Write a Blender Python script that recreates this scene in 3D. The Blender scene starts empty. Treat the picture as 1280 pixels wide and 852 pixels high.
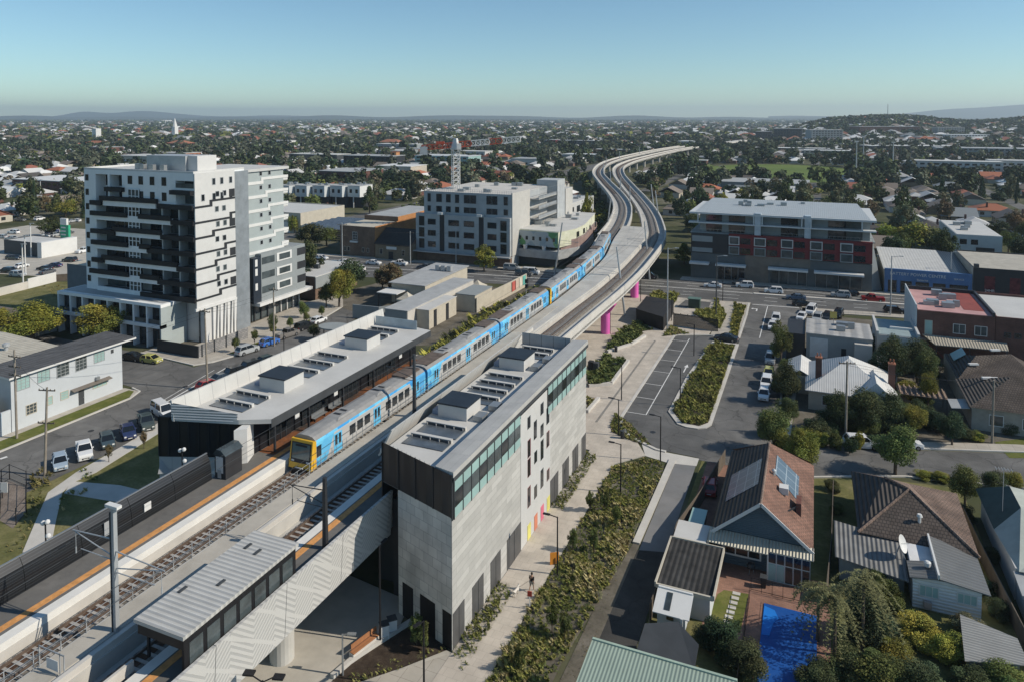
import bpy,math,random
import numpy as np
from mathutils import Vector,Matrix
RND=random.Random(11)
PI=math.pi
rad=math.radians
scene=bpy.context.scene
COL=scene.collection
FPX,HORIZ,PITCH,CAMH=900.0,146.0,rad(2.5),45.0
YAW=math.atan2(.389,.921)
PPY=HORIZ+FPX*math.tan(PITCH)
def G(px,py,z=0.0):
 """ground survey: where the sight line through a point of the 1280 px photograph meets height z"""
 a=(px-640.0)/FPX
 b=(PPY-py)/FPX
 dx,dy,dz=a,math.cos(PITCH)+b*math.sin(PITCH),b*math.cos(PITCH)-math.sin(PITCH)
 t=(z-CAMH)/dz
 x,y=dx*t,dy*t
 return(x*.921-y*.389,x*.389+y*.921)
def depth_of(x,y):
 return-x*.389+y*.921
def side_of(x,y):
 return x*.921+y*.389
def pix(x,y,z=0.0):
 X,Y,Zr=side_of(x,y),depth_of(x,y),z-CAMH
 v=Y*math.cos(PITCH)-Zr*math.sin(PITCH)
 u=Y*math.sin(PITCH)+Zr*math.cos(PITCH)
 return(640+FPX*X/v,PPY-FPX*u/v)
MATS={}
def _new(name):
 m=bpy.data.materials.new(name)
 m.use_nodes=True
 nt=m.node_tree
 b=nt.nodes['Principled BSDF']
 return m,nt,b
def mat(name,col,rough=.85,var=.18,scale=.6,metal=0.0,spec=.3,bump=0.0,detail=5,tint=None,coat=0.0):
 """plain surface with soft mottling"""
 if name in MATS:
  return MATS[name]
 m,nt,b=_new(name)
 n=nt.nodes
 l=nt.links
 tc=n.new('ShaderNodeTexCoord')
 no=n.new('ShaderNodeTexNoise')
 no.inputs['Scale'].default_value=scale
 no.inputs['Detail'].default_value=detail
 no.inputs['Roughness'].default_value=.62
 l.new(tc.outputs['Object'],no.inputs['Vector'])
 r=n.new('ShaderNodeValToRGB')
 lo=[max(0,c*(1-var))for c in col]
 hi=[min(1,c*(1+var))for c in(tint or col)]
 r.color_ramp.elements[0].position=.3
 r.color_ramp.elements[1].position=.7
 r.color_ramp.elements[0].color=(*lo,1)
 r.color_ramp.elements[1].color=(*hi,1)
 l.new(no.outputs['Fac'],r.inputs['Fac'])
 l.new(r.outputs['Color'],b.inputs['Base Color'])
 b.inputs['Roughness'].default_value=rough
 b.inputs['Metallic'].default_value=metal
 b.inputs['Specular IOR Level'].default_value=spec
 if coat:
  b.inputs['Coat Weight'].default_value=coat
 if bump:
  bp=n.new('ShaderNodeBump')
  bp.inputs['Strength'].default_value=bump
  bp.inputs['Distance'].default_value=.05
  no2=n.new('ShaderNodeTexNoise')
  no2.inputs['Scale'].default_value=scale*12
  l.new(tc.outputs['Object'],no2.inputs['Vector'])
  l.new(no2.outputs['Fac'],bp.inputs['Height'])
  l.new(bp.outputs['Normal'],b.inputs['Normal'])
 MATS[name]=m
 return m
def mat_ramp(name,stops,scale=.2,rough=.95,scale2=3.0,mix2=.35,col2=(.02,.02,.02)):
 """ground: several colours blended by noise, with finer specks"""
 m,nt,b=_new(name)
 n,l=nt.nodes,nt.links
 tc=n.new('ShaderNodeTexCoord')
 no=n.new('ShaderNodeTexNoise')
 no.inputs['Scale'].default_value=scale
 no.inputs['Detail'].default_value=8
 no.inputs['Roughness'].default_value=.65
 l.new(tc.outputs['Object'],no.inputs['Vector'])
 r=n.new('ShaderNodeValToRGB')
 e=r.color_ramp.elements
 while len(e)<len(stops):
  e.new(.5)
 for k,(p,c)in enumerate(stops):
  e[k].position=p
  e[k].color=(*c,1)
 l.new(no.outputs['Fac'],r.inputs['Fac'])
 no2=n.new('ShaderNodeTexNoise')
 no2.inputs['Scale'].default_value=scale2
 no2.inputs['Detail'].default_value=6
 l.new(tc.outputs['Object'],no2.inputs['Vector'])
 r2=n.new('ShaderNodeValToRGB')
 r2.color_ramp.elements[0].position=.45
 r2.color_ramp.elements[1].position=.7
 r2.color_ramp.elements[0].color=(0,0,0,1)
 r2.color_ramp.elements[1].color=(mix2,mix2,mix2,1)
 l.new(no2.outputs['Fac'],r2.inputs['Fac'])
 mx=n.new('ShaderNodeMix')
 mx.data_type='RGBA'
 l.new(r2.outputs['Color'],mx.inputs['Factor'])
 l.new(r.outputs['Color'],mx.inputs[6])
 mx.inputs[7].default_value=(*col2,1)
 l.new(mx.outputs[2],b.inputs['Base Color'])
 b.inputs['Roughness'].default_value=rough
 b.inputs['Specular IOR Level'].default_value=.15
 MATS[name]=m
 return m
def mat_asphalt(name,col,patch=.25,crack=.35):
 """worn bitumen: repairs and stains, fine aggregate, hairline cracks"""
 m,nt,b=_new(name)
 n,l=nt.nodes,nt.links
 tc=n.new('ShaderNodeTexCoord')
 def noise(s,d,lo,hi,a,c):
  q=n.new('ShaderNodeTexNoise')
  q.inputs['Scale'].default_value=s
  q.inputs['Detail'].default_value=d
  l.new(tc.outputs['Object'],q.inputs['Vector'])
  r=n.new('ShaderNodeMapRange')
  for k,v in zip(('From Min','From Max','To Min','To Max'),(lo,hi,a,c)):
   r.inputs[k].default_value=v
  l.new(q.outputs['Fac'],r.inputs['Value'])
  return q,r.outputs[0]
 q1,f1=noise(.09,5,.35,.65,1-patch,1+patch)
 q2,f2=noise(.55,8,.3,.7,1-patch*.7,1+patch*.7)
 q3,f3=noise(9,2,.3,.7,.86,1.14)
 def mul(a,c):
  q=n.new('ShaderNodeMath');q.operation='MULTIPLY'
  l.new(a,q.inputs[0]);l.new(c,q.inputs[1])
  return q.outputs[0]
 vo=n.new('ShaderNodeTexVoronoi')
 vo.feature='DISTANCE_TO_EDGE'
 vo.inputs['Scale'].default_value=.16
 wr=n.new('ShaderNodeVectorMath');wr.operation='MULTIPLY_ADD'
 wr.inputs[1].default_value=(2.5,2.5,0)
 l.new(q2.outputs['Color'],wr.inputs[0])
 l.new(tc.outputs['Object'],wr.inputs[2])
 l.new(wr.outputs[0],vo.inputs['Vector'])
 r=n.new('ShaderNodeMapRange')
 r.inputs['From Max'].default_value=.016
 r.inputs['To Min'].default_value=1-crack
 l.new(vo.outputs['Distance'],r.inputs['Value'])
 br=n.new('ShaderNodeTexBrick')
 br.inputs['Scale'].default_value=1
 br.inputs['Brick Width'].default_value=9
 br.inputs['Row Height'].default_value=3.4
 br.inputs['Mortar Size'].default_value=.012
 br.inputs['Color1'].default_value=(.84,.84,.85,1)
 br.inputs['Color2'].default_value=(1.1,1.1,1.09,1)
 br.inputs['Mortar'].default_value=(.7,.7,.7,1)
 br.inputs['Bias'].default_value=.45
 l.new(tc.outputs['Object'],br.inputs['Vector'])
 f=mul(mul(mul(f1,f2),f3),r.outputs[0])
 s=n.new('ShaderNodeVectorMath');s.operation='SCALE'
 l.new(br.outputs['Color'],s.inputs[0])
 l.new(f,s.inputs['Scale'])
 s2=n.new('ShaderNodeVectorMath');s2.operation='MULTIPLY'
 s2.inputs[1].default_value=col
 l.new(s.outputs[0],s2.inputs[0])
 l.new(s2.outputs[0],b.inputs['Base Color'])
 b.inputs['Roughness'].default_value=.9
 b.inputs['Specular IOR Level'].default_value=.2
 MATS[name]=m
 return m
def mat_brick(name,c1,c2,mortar,w,h,axes,rough=.8,msize=.02,noise=.25,offset=.5,bump=.0,spec=.3):
 """blocks, tiles, panels or paving: axes picks the two object coordinates the courses run in, e.g. 'xz'; 's' = x+y"""
 if name in MATS:
  return MATS[name]
 m,nt,b=_new(name)
 n,l=nt.nodes,nt.links
 tc=n.new('ShaderNodeTexCoord')
 sp=n.new('ShaderNodeSeparateXYZ')
 l.new(tc.outputs['Object'],sp.inputs[0])
 cb=n.new('ShaderNodeCombineXYZ')
 for k,a in enumerate(axes):
  if a=='s':
   ad=n.new('ShaderNodeMath')
   l.new(sp.outputs[0],ad.inputs[0])
   l.new(sp.outputs[1],ad.inputs[1])
   l.new(ad.outputs[0],cb.inputs[k])
  else:
   l.new(sp.outputs['xyz'.index(a)],cb.inputs[k])
 br=n.new('ShaderNodeTexBrick')
 br.offset=offset
 br.inputs['Scale'].default_value=1
 br.inputs['Brick Width'].default_value=w
 br.inputs['Row Height'].default_value=h
 br.inputs['Mortar Size'].default_value=msize
 br.inputs['Color1'].default_value=(*c1,1)
 br.inputs['Color2'].default_value=(*c2,1)
 br.inputs['Mortar'].default_value=(*mortar,1)
 l.new(cb.outputs[0],br.inputs['Vector'])
 no=n.new('ShaderNodeTexNoise')
 no.inputs['Scale'].default_value=.5
 no.inputs['Detail'].default_value=7
 l.new(tc.outputs['Object'],no.inputs['Vector'])
 mr=n.new('ShaderNodeMapRange')
 mr.inputs['From Min'].default_value=.3
 mr.inputs['From Max'].default_value=.7
 mr.inputs['To Min'].default_value=1-noise
 mr.inputs['To Max'].default_value=1+noise
 l.new(no.outputs['Fac'],mr.inputs['Value'])
 mx=n.new('ShaderNodeVectorMath')
 mx.operation='SCALE'
 l.new(br.outputs['Color'],mx.inputs[0])
 l.new(mr.outputs[0],mx.inputs['Scale'])
 l.new(mx.outputs[0],b.inputs['Base Color'])
 b.inputs['Roughness'].default_value=rough
 b.inputs['Specular IOR Level'].default_value=spec
 if bump:
  bp=n.new('ShaderNodeBump')
  bp.inputs['Strength'].default_value=bump
  bp.inputs['Distance'].default_value=.06
  bp.invert=True
  l.new(br.outputs['Fac'],bp.inputs['Height'])
  l.new(bp.outputs['Normal'],b.inputs['Normal'])
 MATS[name]=m
 return m
def mat_ribs(name,col,axis,pitch,depth=.35,rough=.5,metal=0.0,var=.12,dark=.7,spec=.4):
 """ribbed sheet: ribs repeat along an object axis"""
 if name in MATS:
  return MATS[name]
 m,nt,b=_new(name)
 n,l=nt.nodes,nt.links
 tc=n.new('ShaderNodeTexCoord')
 sp=n.new('ShaderNodeSeparateXYZ')
 l.new(tc.outputs['Object'],sp.inputs[0])
 mu=n.new('ShaderNodeMath')
 mu.operation='MULTIPLY'
 mu.inputs[1].default_value=2*PI/pitch
 l.new(sp.outputs['xyz'.index(axis)],mu.inputs[0])
 si=n.new('ShaderNodeMath')
 si.operation='SINE'
 l.new(mu.outputs[0],si.inputs[0])
 bp=n.new('ShaderNodeBump')
 bp.inputs['Strength'].default_value=depth
 bp.inputs['Distance'].default_value=pitch*.3
 l.new(si.outputs[0],bp.inputs['Height'])
 l.new(bp.outputs['Normal'],b.inputs['Normal'])
 no=n.new('ShaderNodeTexNoise')
 no.inputs['Scale'].default_value=.7
 no.inputs['Detail'].default_value=7
 l.new(tc.outputs['Object'],no.inputs['Vector'])
 mr=n.new('ShaderNodeMapRange')
 mr.inputs['From Min'].default_value=.3
 mr.inputs['From Max'].default_value=.7
 mr.inputs['To Min'].default_value=1-var
 mr.inputs['To Max'].default_value=1+var
 l.new(no.outputs['Fac'],mr.inputs['Value'])
 mr2=n.new('ShaderNodeMapRange')
 mr2.inputs['From Min'].default_value=-1
 mr2.inputs['From Max'].default_value=-.6
 mr2.inputs['To Min'].default_value=dark
 mr2.inputs['To Max'].default_value=1
 l.new(si.outputs[0],mr2.inputs['Value'])
 m3=n.new('ShaderNodeMath')
 m3.operation='MULTIPLY'
 l.new(mr.outputs[0],m3.inputs[0])
 l.new(mr2.outputs[0],m3.inputs[1])
 mx=n.new('ShaderNodeVectorMath')
 mx.operation='SCALE'
 mx.inputs[0].default_value=col
 l.new(m3.outputs[0],mx.inputs['Scale'])
 l.new(mx.outputs[0],b.inputs['Base Color'])
 b.inputs['Roughness'].default_value=rough
 b.inputs['Metallic'].default_value=metal
 b.inputs['Specular IOR Level'].default_value=spec
 MATS[name]=m
 return m
def mat_objcol(name,rough=.35,attr=None,spec=.5,metal=0,coat=0.0,trans=0.0):
 """colour comes from the object's own colour (and a per-leaf attribute)"""
 m,nt,b=_new(name)
 n,l=nt.nodes,nt.links
 oi=n.new('ShaderNodeObjectInfo')
 if attr:
  at=n.new('ShaderNodeAttribute')
  at.attribute_name=attr
  mx=n.new('ShaderNodeMix')
  mx.data_type='RGBA'
  mx.blend_type='MULTIPLY'
  mx.inputs['Factor'].default_value=1
  l.new(oi.outputs['Color'],mx.inputs[6])
  l.new(at.outputs['Color'],mx.inputs[7])
  src=mx.outputs[2]
 else:
  src=oi.outputs['Color']
 l.new(src,b.inputs['Base Color'])
 b.inputs['Roughness'].default_value=rough
 b.inputs['Specular IOR Level'].default_value=spec
 b.inputs['Metallic'].default_value=metal
 b.inputs['Coat Weight'].default_value=coat
 if trans:
  tr=n.new('ShaderNodeBsdfTranslucent')
  l.new(src,tr.inputs['Color'])
  ms=n.new('ShaderNodeMixShader')
  ms.inputs['Fac'].default_value=trans
  l.new(b.outputs[0],ms.inputs[1])
  l.new(tr.outputs[0],ms.inputs[2])
  l.new(ms.outputs[0],n['Material Output'].inputs['Surface'])
 MATS[name]=m
 return m
def mat_attr(name,attr='Col',rough=.85):
 m,nt,b=_new(name)
 at=nt.nodes.new('ShaderNodeAttribute')
 at.attribute_name=attr
 nt.links.new(at.outputs['Color'],b.inputs['Base Color'])
 b.inputs['Roughness'].default_value=rough
 b.inputs['Specular IOR Level'].default_value=.2
 MATS[name]=m
 return m
class MB:
 def __init__(s):
  s.v,s.f,s.m=[],[],[]
 def add(s,vs,fs,m=0):
  o=len(s.v)
  s.v+=[tuple(p)for p in vs]
  for f in fs:
   s.f.append(tuple(o+i for i in f))
   s.m.append(m)
  return s
 def box(s,x0,x1,y0,y1,z0,z1,m=0):
  return s.add([(x0,y0,z0),(x1,y0,z0),(x1,y1,z0),(x0,y1,z0),(x0,y0,z1),(x1,y0,z1),(x1,y1,z1),(x0,y1,z1)],[(0,3,2,1),(4,5,6,7),(0,1,5,4),(1,2,6,5),(2,3,7,6),(3,0,4,7)],m)
 def cbox(s,c,sz,rot=0.0,m=0,tilt=None):
  """box centred on c, turned by rot about z (tilt: extra matrix)"""
  M=Matrix.Rotation(rot,3,'Z')
  if tilt is not None:
   M=M@tilt
  vs=[]
  for dz in(-1,1):
   for dx,dy in((-1,-1),(1,-1),(1,1),(-1,1)):
    p=M@Vector((dx*sz[0]/2,dy*sz[1]/2,dz*sz[2]/2))
    vs.append((c[0]+p.x,c[1]+p.y,c[2]+p.z))
  return s.add(vs,[(0,3,2,1),(4,5,6,7),(0,1,5,4),(1,2,6,5),(2,3,7,6),(3,0,4,7)],m)
 def hexa(s,b,t,m=0):
  """bottom quad, top quad"""
  return s.add(list(b)+list(t),[(0,3,2,1),(4,5,6,7),(0,1,5,4),(1,2,6,5),(2,3,7,6),(3,0,4,7)],m)
 def prism(s,poly,z0,z1,m=0,mt=None):
  a=sum(poly[i][0]*poly[(i+1)%len(poly)][1]-poly[(i+1)%len(poly)][0]*poly[i][1]for i in range(len(poly)))
  if a<0:
   poly=poly[::-1]
  n=len(poly)
  s.add([(p[0],p[1],z0)for p in poly]+[(p[0],p[1],z1)for p in poly],[(i,(i+1)%n,n+(i+1)%n,n+i)for i in range(n)],m)
  s.add([(p[0],p[1],z1)for p in poly],[tuple(range(n))],m if mt is None else mt)
  s.add([(p[0],p[1],z0)for p in poly],[tuple(range(n-1,-1,-1))],m)
  return s
 def sheet(s,poly,z,m=0):
  a=sum(poly[i][0]*poly[(i+1)%len(poly)][1]-poly[(i+1)%len(poly)][0]*poly[i][1]for i in range(len(poly)))
  if a<0:
   poly=poly[::-1]
  return s.add([(p[0],p[1],z)for p in poly],[tuple(range(len(poly)))],m)
 def quad(s,a,b,c,d,m=0):
  return s.add([a,b,c,d],[(0,1,2,3)],m)
 def slab(s,pts,th,m=0,ms=None):
  """a roof plane: polygon pts (3-D, counter-clockwise seen from above) with thickness th downwards"""
  n=len(pts)
  lo=[(p[0],p[1],p[2]-th)for p in pts]
  s.add(list(pts),[tuple(range(n))],m)
  s.add(lo,[tuple(range(n-1,-1,-1))],m if ms is None else ms)
  s.add(lo+list(pts),[(i,(i+1)%n,n+(i+1)%n,n+i)for i in range(n)],m if ms is None else ms)
  return s
 def cyl(s,p0,p1,r0,r1=None,n=8,m=0,caps=True):
  r1=r0 if r1 is None else r1
  p0,p1=Vector(p0),Vector(p1)
  d=(p1-p0)
  if d.length<1e-6:
   return s
  d.normalize()
  a=d.orthogonal().normalized()
  b=d.cross(a)
  vs=[]
  for p,r in((p0,r0),(p1,r1)):
   for k in range(n):
    t=2*PI*k/n
    vs.append(p+a*(r*math.cos(t))+b*(r*math.sin(t)))
  fs=[(k,(k+1)%n,n+(k+1)%n,n+k)for k in range(n)]
  if caps:
   fs+=[tuple(range(n-1,-1,-1)),tuple(range(n,2*n))]
  return s.add(vs,fs,m)
 def tube(s,pts,r,n=6,m=0):
  for a,b in zip(pts[:-1],pts[1:]):
   s.cyl(a,b,r,r,n,m)
  return s
 def lathe(s,c,prof,n=12,m=0):
  """profile of (radius, z) about the vertical through c"""
  vs=[]
  for r,z in prof:
   for k in range(n):
    t=2*PI*k/n
    vs.append((c[0]+r*math.cos(t),c[1]+r*math.sin(t),c[2]+z))
  fs=[]
  for j in range(len(prof)-1):
   for k in range(n):
    fs.append((j*n+k,j*n+(k+1)%n,(j+1)*n+(k+1)%n,(j+1)*n+k))
  fs.append(tuple(range(n-1,-1,-1)))
  fs.append(tuple((len(prof)-1)*n+k for k in range(n)))
  return s.add(vs,fs,m)
 def beam(s,a,b,w,h,m=0):
  """rectangular bar from a to b"""
  a,b=Vector(a),Vector(b)
  d=(b-a).normalized()
  up=Vector((0,0,1))if abs(d.z)<.95 else Vector((0,1,0))
  x=d.cross(up).normalized()*(w/2)
  y=x.cross(d).normalized()*(h/2)
  return s.hexa([a-x-y,a+x-y,a+x+y,a-x+y],[b-x-y,b+x-y,b+x+y,b-x+y],m)
 def sweep(s,path,prof,m=0,closed=True,caps=True):
  """sweep a cross-section of (across, up) along a path of (x, y, z)"""
  n=len(prof)
  vs=[]
  for i,p in enumerate(path):
   q0=Vector(path[max(0,i-1)])
   q1=Vector(path[min(len(path)-1,i+1)])
   d=(q1-q0)
   d.z=0
   d.normalize()
   r=Vector((d.y,-d.x,0))
   for a,u in prof:
    vs.append((p[0]+r.x*a,p[1]+r.y*a,p[2]+u))
  fs=[]
  for i in range(len(path)-1):
   for k in range(n if closed else n-1):
    k2=(k+1)%n
    fs.append((i*n+k,(i+1)*n+k,(i+1)*n+k2,i*n+k2))
  if caps and closed:
   fs.append(tuple(range(n-1,-1,-1)))
   fs.append(tuple((len(path)-1)*n+k for k in range(n)))
  return s.add(vs,fs,m)
 def build(s,name,mats,parent=None,local=False,smooth=False):
  me=bpy.data.meshes.new(name)
  vs=s.v
  if parent is not None and not local:
   L=parent_loc(parent)
   vs=[(p[0]-L[0],p[1]-L[1],p[2]-L[2])for p in vs]
  me.from_pydata(vs,[],s.f)
  if not isinstance(mats,(list,tuple)):
   mats=[mats]
  for m in mats:
   me.materials.append(m)
  if len(mats)>1:
   me.polygons.foreach_set('material_index',s.m)
  if smooth:
   me.polygons.foreach_set('use_smooth',[True]*len(s.f))
  me.update()
  o=bpy.data.objects.new(name,me)
  COL.objects.link(o)
  if parent is not None:
   o.parent=parent
  return o
def parent_loc(p):
 x,y,z=0,0,0
 while p is not None:
  x,y,z=x+p.location.x,y+p.location.y,z+p.location.z
  p=p.parent
 return(x,y,z)
def thing(name,label,cat,loc=(0,0,0),rotz=0.0,group=None):
 o=bpy.data.objects.new(name,None)
 o.empty_display_size=.3
 COL.objects.link(o)
 o.location=(loc[0],loc[1],loc[2]if len(loc)>2 else 0)
 o.rotation_euler=(0,0,rotz)
 tag(o,label,cat,group)
 return o
def tag(o,label,cat,group=None):
 o['label']=label
 o['category']=cat
 if group:
  o['group']=group
 return o
def structure(name,mb,m):
 o=mb.build(name,m)
 o['kind']='structure'
 return o
def stuff(o):
 o['kind']='stuff'
 return o
def dup(root,loc,rotz=0.0,label=None,group=None,color=None,scale=None):
 """copy a thing with its parts and sub-parts, sharing their meshes"""
 def cp(o,parent):
  c=o.copy()
  COL.objects.link(c)
  if parent is not None:
   c.parent=parent
  if color is not None and c.type=='MESH':
   c.color=(*color,1)
  for ch in o.children:
   cp(ch,c)
  return c
 r=cp(root,None)
 r.location=(loc[0],loc[1],loc[2]if len(loc)>2 else 0)
 r.rotation_euler=(0,0,rotz)
 if scale:
  r.scale=scale
 if label:
  r['label']=label
 if group:
  r['group']=group
 return r
def lerp(a,b,t):
 return a+(b-a)*t
M={}
def pal():
 M['white_wall']=mat('white_wall',(.50,.50,.485),var=.06)
 M['white_paint']=mat('white_paint',(.64,.64,.62),var=.05,rough=.6)
 M['cool_white']=mat('cool_white',(.50,.53,.54),var=.06)
 M['cream']=mat('cream',(.47,.435,.36),var=.1)
 M['concrete']=mat('concrete',(.42,.395,.345),var=.16,scale=.35,bump=.1)
 M['pale_concrete']=mat('pale_concrete',(.52,.50,.46),var=.12,scale=.3)
 M['bridge_concrete']=mat('bridge_concrete',(.44,.43,.40),var=.16,scale=.25)
 M['dark_grey']=mat('dark_grey',(.055,.06,.065),var=.15,rough=.6)
 M['black_clad']=mat_ribs('black_clad',(.012,.013,.016),'x',1.9,.15,.45,0,.2)
 M['black']=mat('black',(.012,.012,.014),var=.2,rough=.6)
 M['charcoal']=mat('charcoal',(.03,.032,.036),var=.15,rough=.55)
 M['steel']=mat('steel',(.34,.36,.37),var=.12,rough=.42,metal=.6)
 M['galv']=mat('galv',(.42,.44,.45),var=.12,rough=.5,metal=.35)
 M['grey_roof']=mat('grey_roof',(.36,.37,.37),var=.14,scale=.4,rough=.7)
 M['pale_roof']=mat('pale_roof',(.52,.515,.49),var=.08,scale=.3,rough=.65)
 M['skylight']=mat('skylight',(.09,.105,.12),var=.3,scale=.8,rough=.18,spec=.6)
 M['glass']=mat('glass',(.018,.022,.026),var=.4,scale=.4,rough=.08,spec=.7)
 M['glass_mid']=mat('glass_mid',(.06,.075,.08),var=.5,scale=.5,rough=.12,spec=.6)
 M['frost']=mat('frost',(.30,.45,.43),var=.12,scale=.3,rough=.35,spec=.5)
 M['blue_clad']=mat_ribs('blue_clad',(.03,.04,.055),'x',.5,.3,.4,.2,.1)
 M['asphalt']=mat_asphalt('asphalt',(.108,.108,.107),.16,.3)
 M['lane_dark']=mat_asphalt('lane_dark',(.05,.049,.047),.3,.2)
 M['asphalt_old']=mat_asphalt('asphalt_old',(.125,.123,.119),.22,.4)
 M['lane_conc']=mat_ramp('lane_conc',[(.3,(.17,.175,.18)),(.55,(.21,.21,.21)),(.75,(.26,.255,.25))],.2,.9,.8,.3,(.09,.09,.09))
 M['foot']=mat_brick('foot',(.43,.395,.34),(.39,.36,.31),(.24,.22,.19),1.5,1.5,'xy',.9,.02,.12,0)
 M['plaza']=mat_brick('plaza',(.49,.44,.375),(.45,.405,.345),(.33,.295,.25),.9,.9,'xy',.9,.012,.14,.5)
 M['kerb']=mat('kerb',(.42,.41,.38),var=.12,scale=.8)
 M['paint']=mat('paint',(.68,.68,.66),var=.2,scale=1.4,rough=.7)
 M['lawn']=mat_ramp('lawn',[(.3,(.075,.095,.022)),(.5,(.12,.135,.033)),(.7,(.19,.18,.062))],.5,.95,4,.5,(.045,.055,.015))
 M['dry_lawn']=mat_ramp('dry_lawn',[(.3,(.09,.10,.035)),(.5,(.155,.15,.058)),(.7,(.25,.22,.11))],.35,.95,3,.4,(.06,.06,.03))
 M['oval']=mat_ramp('oval',[(.3,(.095,.14,.03)),(.55,(.125,.17,.04)),(.75,(.17,.20,.06))],.03,.95,.3,.3,(.09,.12,.03))
 M['mulch']=mat_ramp('mulch',[(.3,(.035,.026,.020)),(.55,(.06,.045,.034)),(.75,(.10,.08,.06))],1.5,.95,9,.5,(.02,.016,.012))
 M['dirt']=mat_ramp('dirt',[(.3,(.09,.08,.065)),(.5,(.14,.125,.10)),(.7,(.21,.19,.16))],.3,.95,3,.4,(.06,.06,.04))
 M['suburb']=mat_ramp('suburb',[(.25,(.035,.043,.020)),(.45,(.07,.078,.036)),(.56,(.12,.115,.07)),(.68,(.19,.18,.14)),(.8,(.12,.115,.10))],.05,.95,.4,.45,(.03,.035,.02))
 M['ballast']=mat_ramp('ballast',[(.3,(.13,.12,.105)),(.5,(.19,.175,.155)),(.7,(.27,.25,.225))],2.0,.95,14,.6,(.05,.045,.04))
 M['rust_ballast']=mat_ramp('rust_ballast',[(.3,(.055,.030,.020)),(.5,(.095,.055,.036)),(.7,(.15,.095,.065))],2.0,.95,14,.5,(.03,.018,.012))
 M['sleeper']=mat('sleeper',(.36,.34,.31),var=.2,scale=2)
 M['rail']=mat('rail',(.20,.15,.12),var=.25,scale=2,rough=.45,metal=.6)
 M['platform']=mat_ramp('platform',[(.3,(.13,.126,.12)),(.5,(.15,.146,.138)),(.7,(.18,.173,.162))],.3,.92,2,.25,(.07,.07,.07))
 M['orange']=mat('orange_tactile',(.60,.29,.10),var=.22,scale=2.5)
 M['coping']=mat('coping',(.70,.69,.65),var=.08,scale=.6)
 M['pink']=mat('pink',(.80,.16,.50),var=.05,rough=.5)
 M['terracotta']=mat('terracotta',(.33,.14,.085),var=.3,scale=.8)
 M['pen_brick']=mat_brick('pen_brick',(.24,.195,.16),(.19,.155,.13),(.12,.11,.1),.4,.2,'xy',.9,.02,.25)
 M['red_brick']=mat_brick('red_brick',(.16,.065,.048),(.12,.05,.04),(.11,.09,.08),.46,.17,'sz',.9,.02,.25)
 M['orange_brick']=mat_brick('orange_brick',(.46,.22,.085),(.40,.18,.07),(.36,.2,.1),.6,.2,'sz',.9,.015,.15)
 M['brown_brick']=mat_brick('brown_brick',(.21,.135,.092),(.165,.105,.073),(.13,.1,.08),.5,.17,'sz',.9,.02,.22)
 M['timber']=mat_ribs('timber',(.14,.115,.09),'y',.16,.4,.9,0,.25,.5)
 M['timber_x']=mat_ribs('timber_x',(.14,.115,.09),'x',.16,.4,.9,0,.25,.5)
 M['pole_wood']=mat('pole_wood',(.27,.24,.20),var=.25,scale=1.5)
 M['red_pave']=mat_brick('red_pave',(.30,.165,.12),(.24,.13,.095),(.20,.13,.1),.4,.2,'xy',.9,.02,.25)
 M['pool']=mat('pool',(.012,.080,.31),var=.08,scale=.35,rough=.5,spec=.3)
pal()
def strip(name,poly,z,m):
 return structure(name,MB().sheet(poly,z),m)
def raised(name,poly,m,h=.13,kerb=True,side='kerb'):
 return structure(name,MB().prism(poly,-.02,h,1,0),[m,M[side]])
def rot_xy(p,a):
 return(p[0]*math.cos(a)-p[1]*math.sin(a),p[0]*math.sin(a)+p[1]*math.cos(a))
g=MB()
R0=14000
ring=[(R0*math.cos(2*PI*k/48),R0*math.sin(2*PI*k/48))for k in range(48)if math.sin(2*PI*k/48)>-.17]
g.sheet(ring,-.03)
structure('ground',g,M['suburb'])
strip('main_road',[(-700,98),(-122,167.5),(-74,176.3),(-30,179.8),(-3,181.4),(28,185.4),(420,232),(420,256),(17,202),(-34,199.4),(-70,194.6),(-129,190.5),(-700,121)],.004,M['asphalt'])
strip('station_street',[(-100.3,10),(-86.6,10),(-86.6,76),(-90.6,82),(-91.3,117),(-93.5,131),(-95,136),(-102,139),(-100.5,130),(-98.6,118),(-100,103),(-102.4,96),(-103,84),(-101,80),(-100.3,66)],.004,M['asphalt_old'])
strip('side_street',[(-102.2,84.2),(-102.2,95.4),(-118,97.2),(-210,99),(-210,88),(-122,85.6)],.008,M['asphalt_old'])
strip('parkside_street',[(-13.6,95),(-4.6,95),(-4.6,130),(-2.5,182.4),(-13.8,181.4)],.008,M['asphalt_old'])
strip('car_park',[(-26.2,147.6),(-26.2,105.2),(-25.6,101.6),(-23.6,98.6),(-19,95.9),(-13.6,95.6),(-13.6,150.6),(-19.7,150.4)],.008,M['asphalt'])
strip('villa_street',[(-5,93.4),(4,97.6),(11,100.6),(24,103),(70,113),(260,160),(260,172),(68,124.5),(26,113.5),(7,107.2),(-5,106.2)],.012,M['asphalt_old'])
strip('back_lane',[(-16.4,20),(-13.3,20),(-13.6,95.4),(-16.2,93.6)],.006,M['lane_conc'])
strip('back_lane',[(-16.8,20),(-13.3,20),(-13.35,73.2),(-16.4,72.4)],.012,M['lane_dark'])
strip('far_street',[(-190,150),(-178,151),(-172,900),(-184,900)],.008,M['asphalt_old'])
p=MB()
def line(a,b,w,z=.013):
 d=Vector((b[0]-a[0],b[1]-a[1]))
 d.normalize()
 nx,ny=-d.y*w/2,d.x*w/2
 p.quad((a[0]+nx,a[1]+ny,z),(a[0]-nx,a[1]-ny,z),(b[0]-nx,b[1]-ny,z),(b[0]+nx,b[1]+ny,z))
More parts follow.
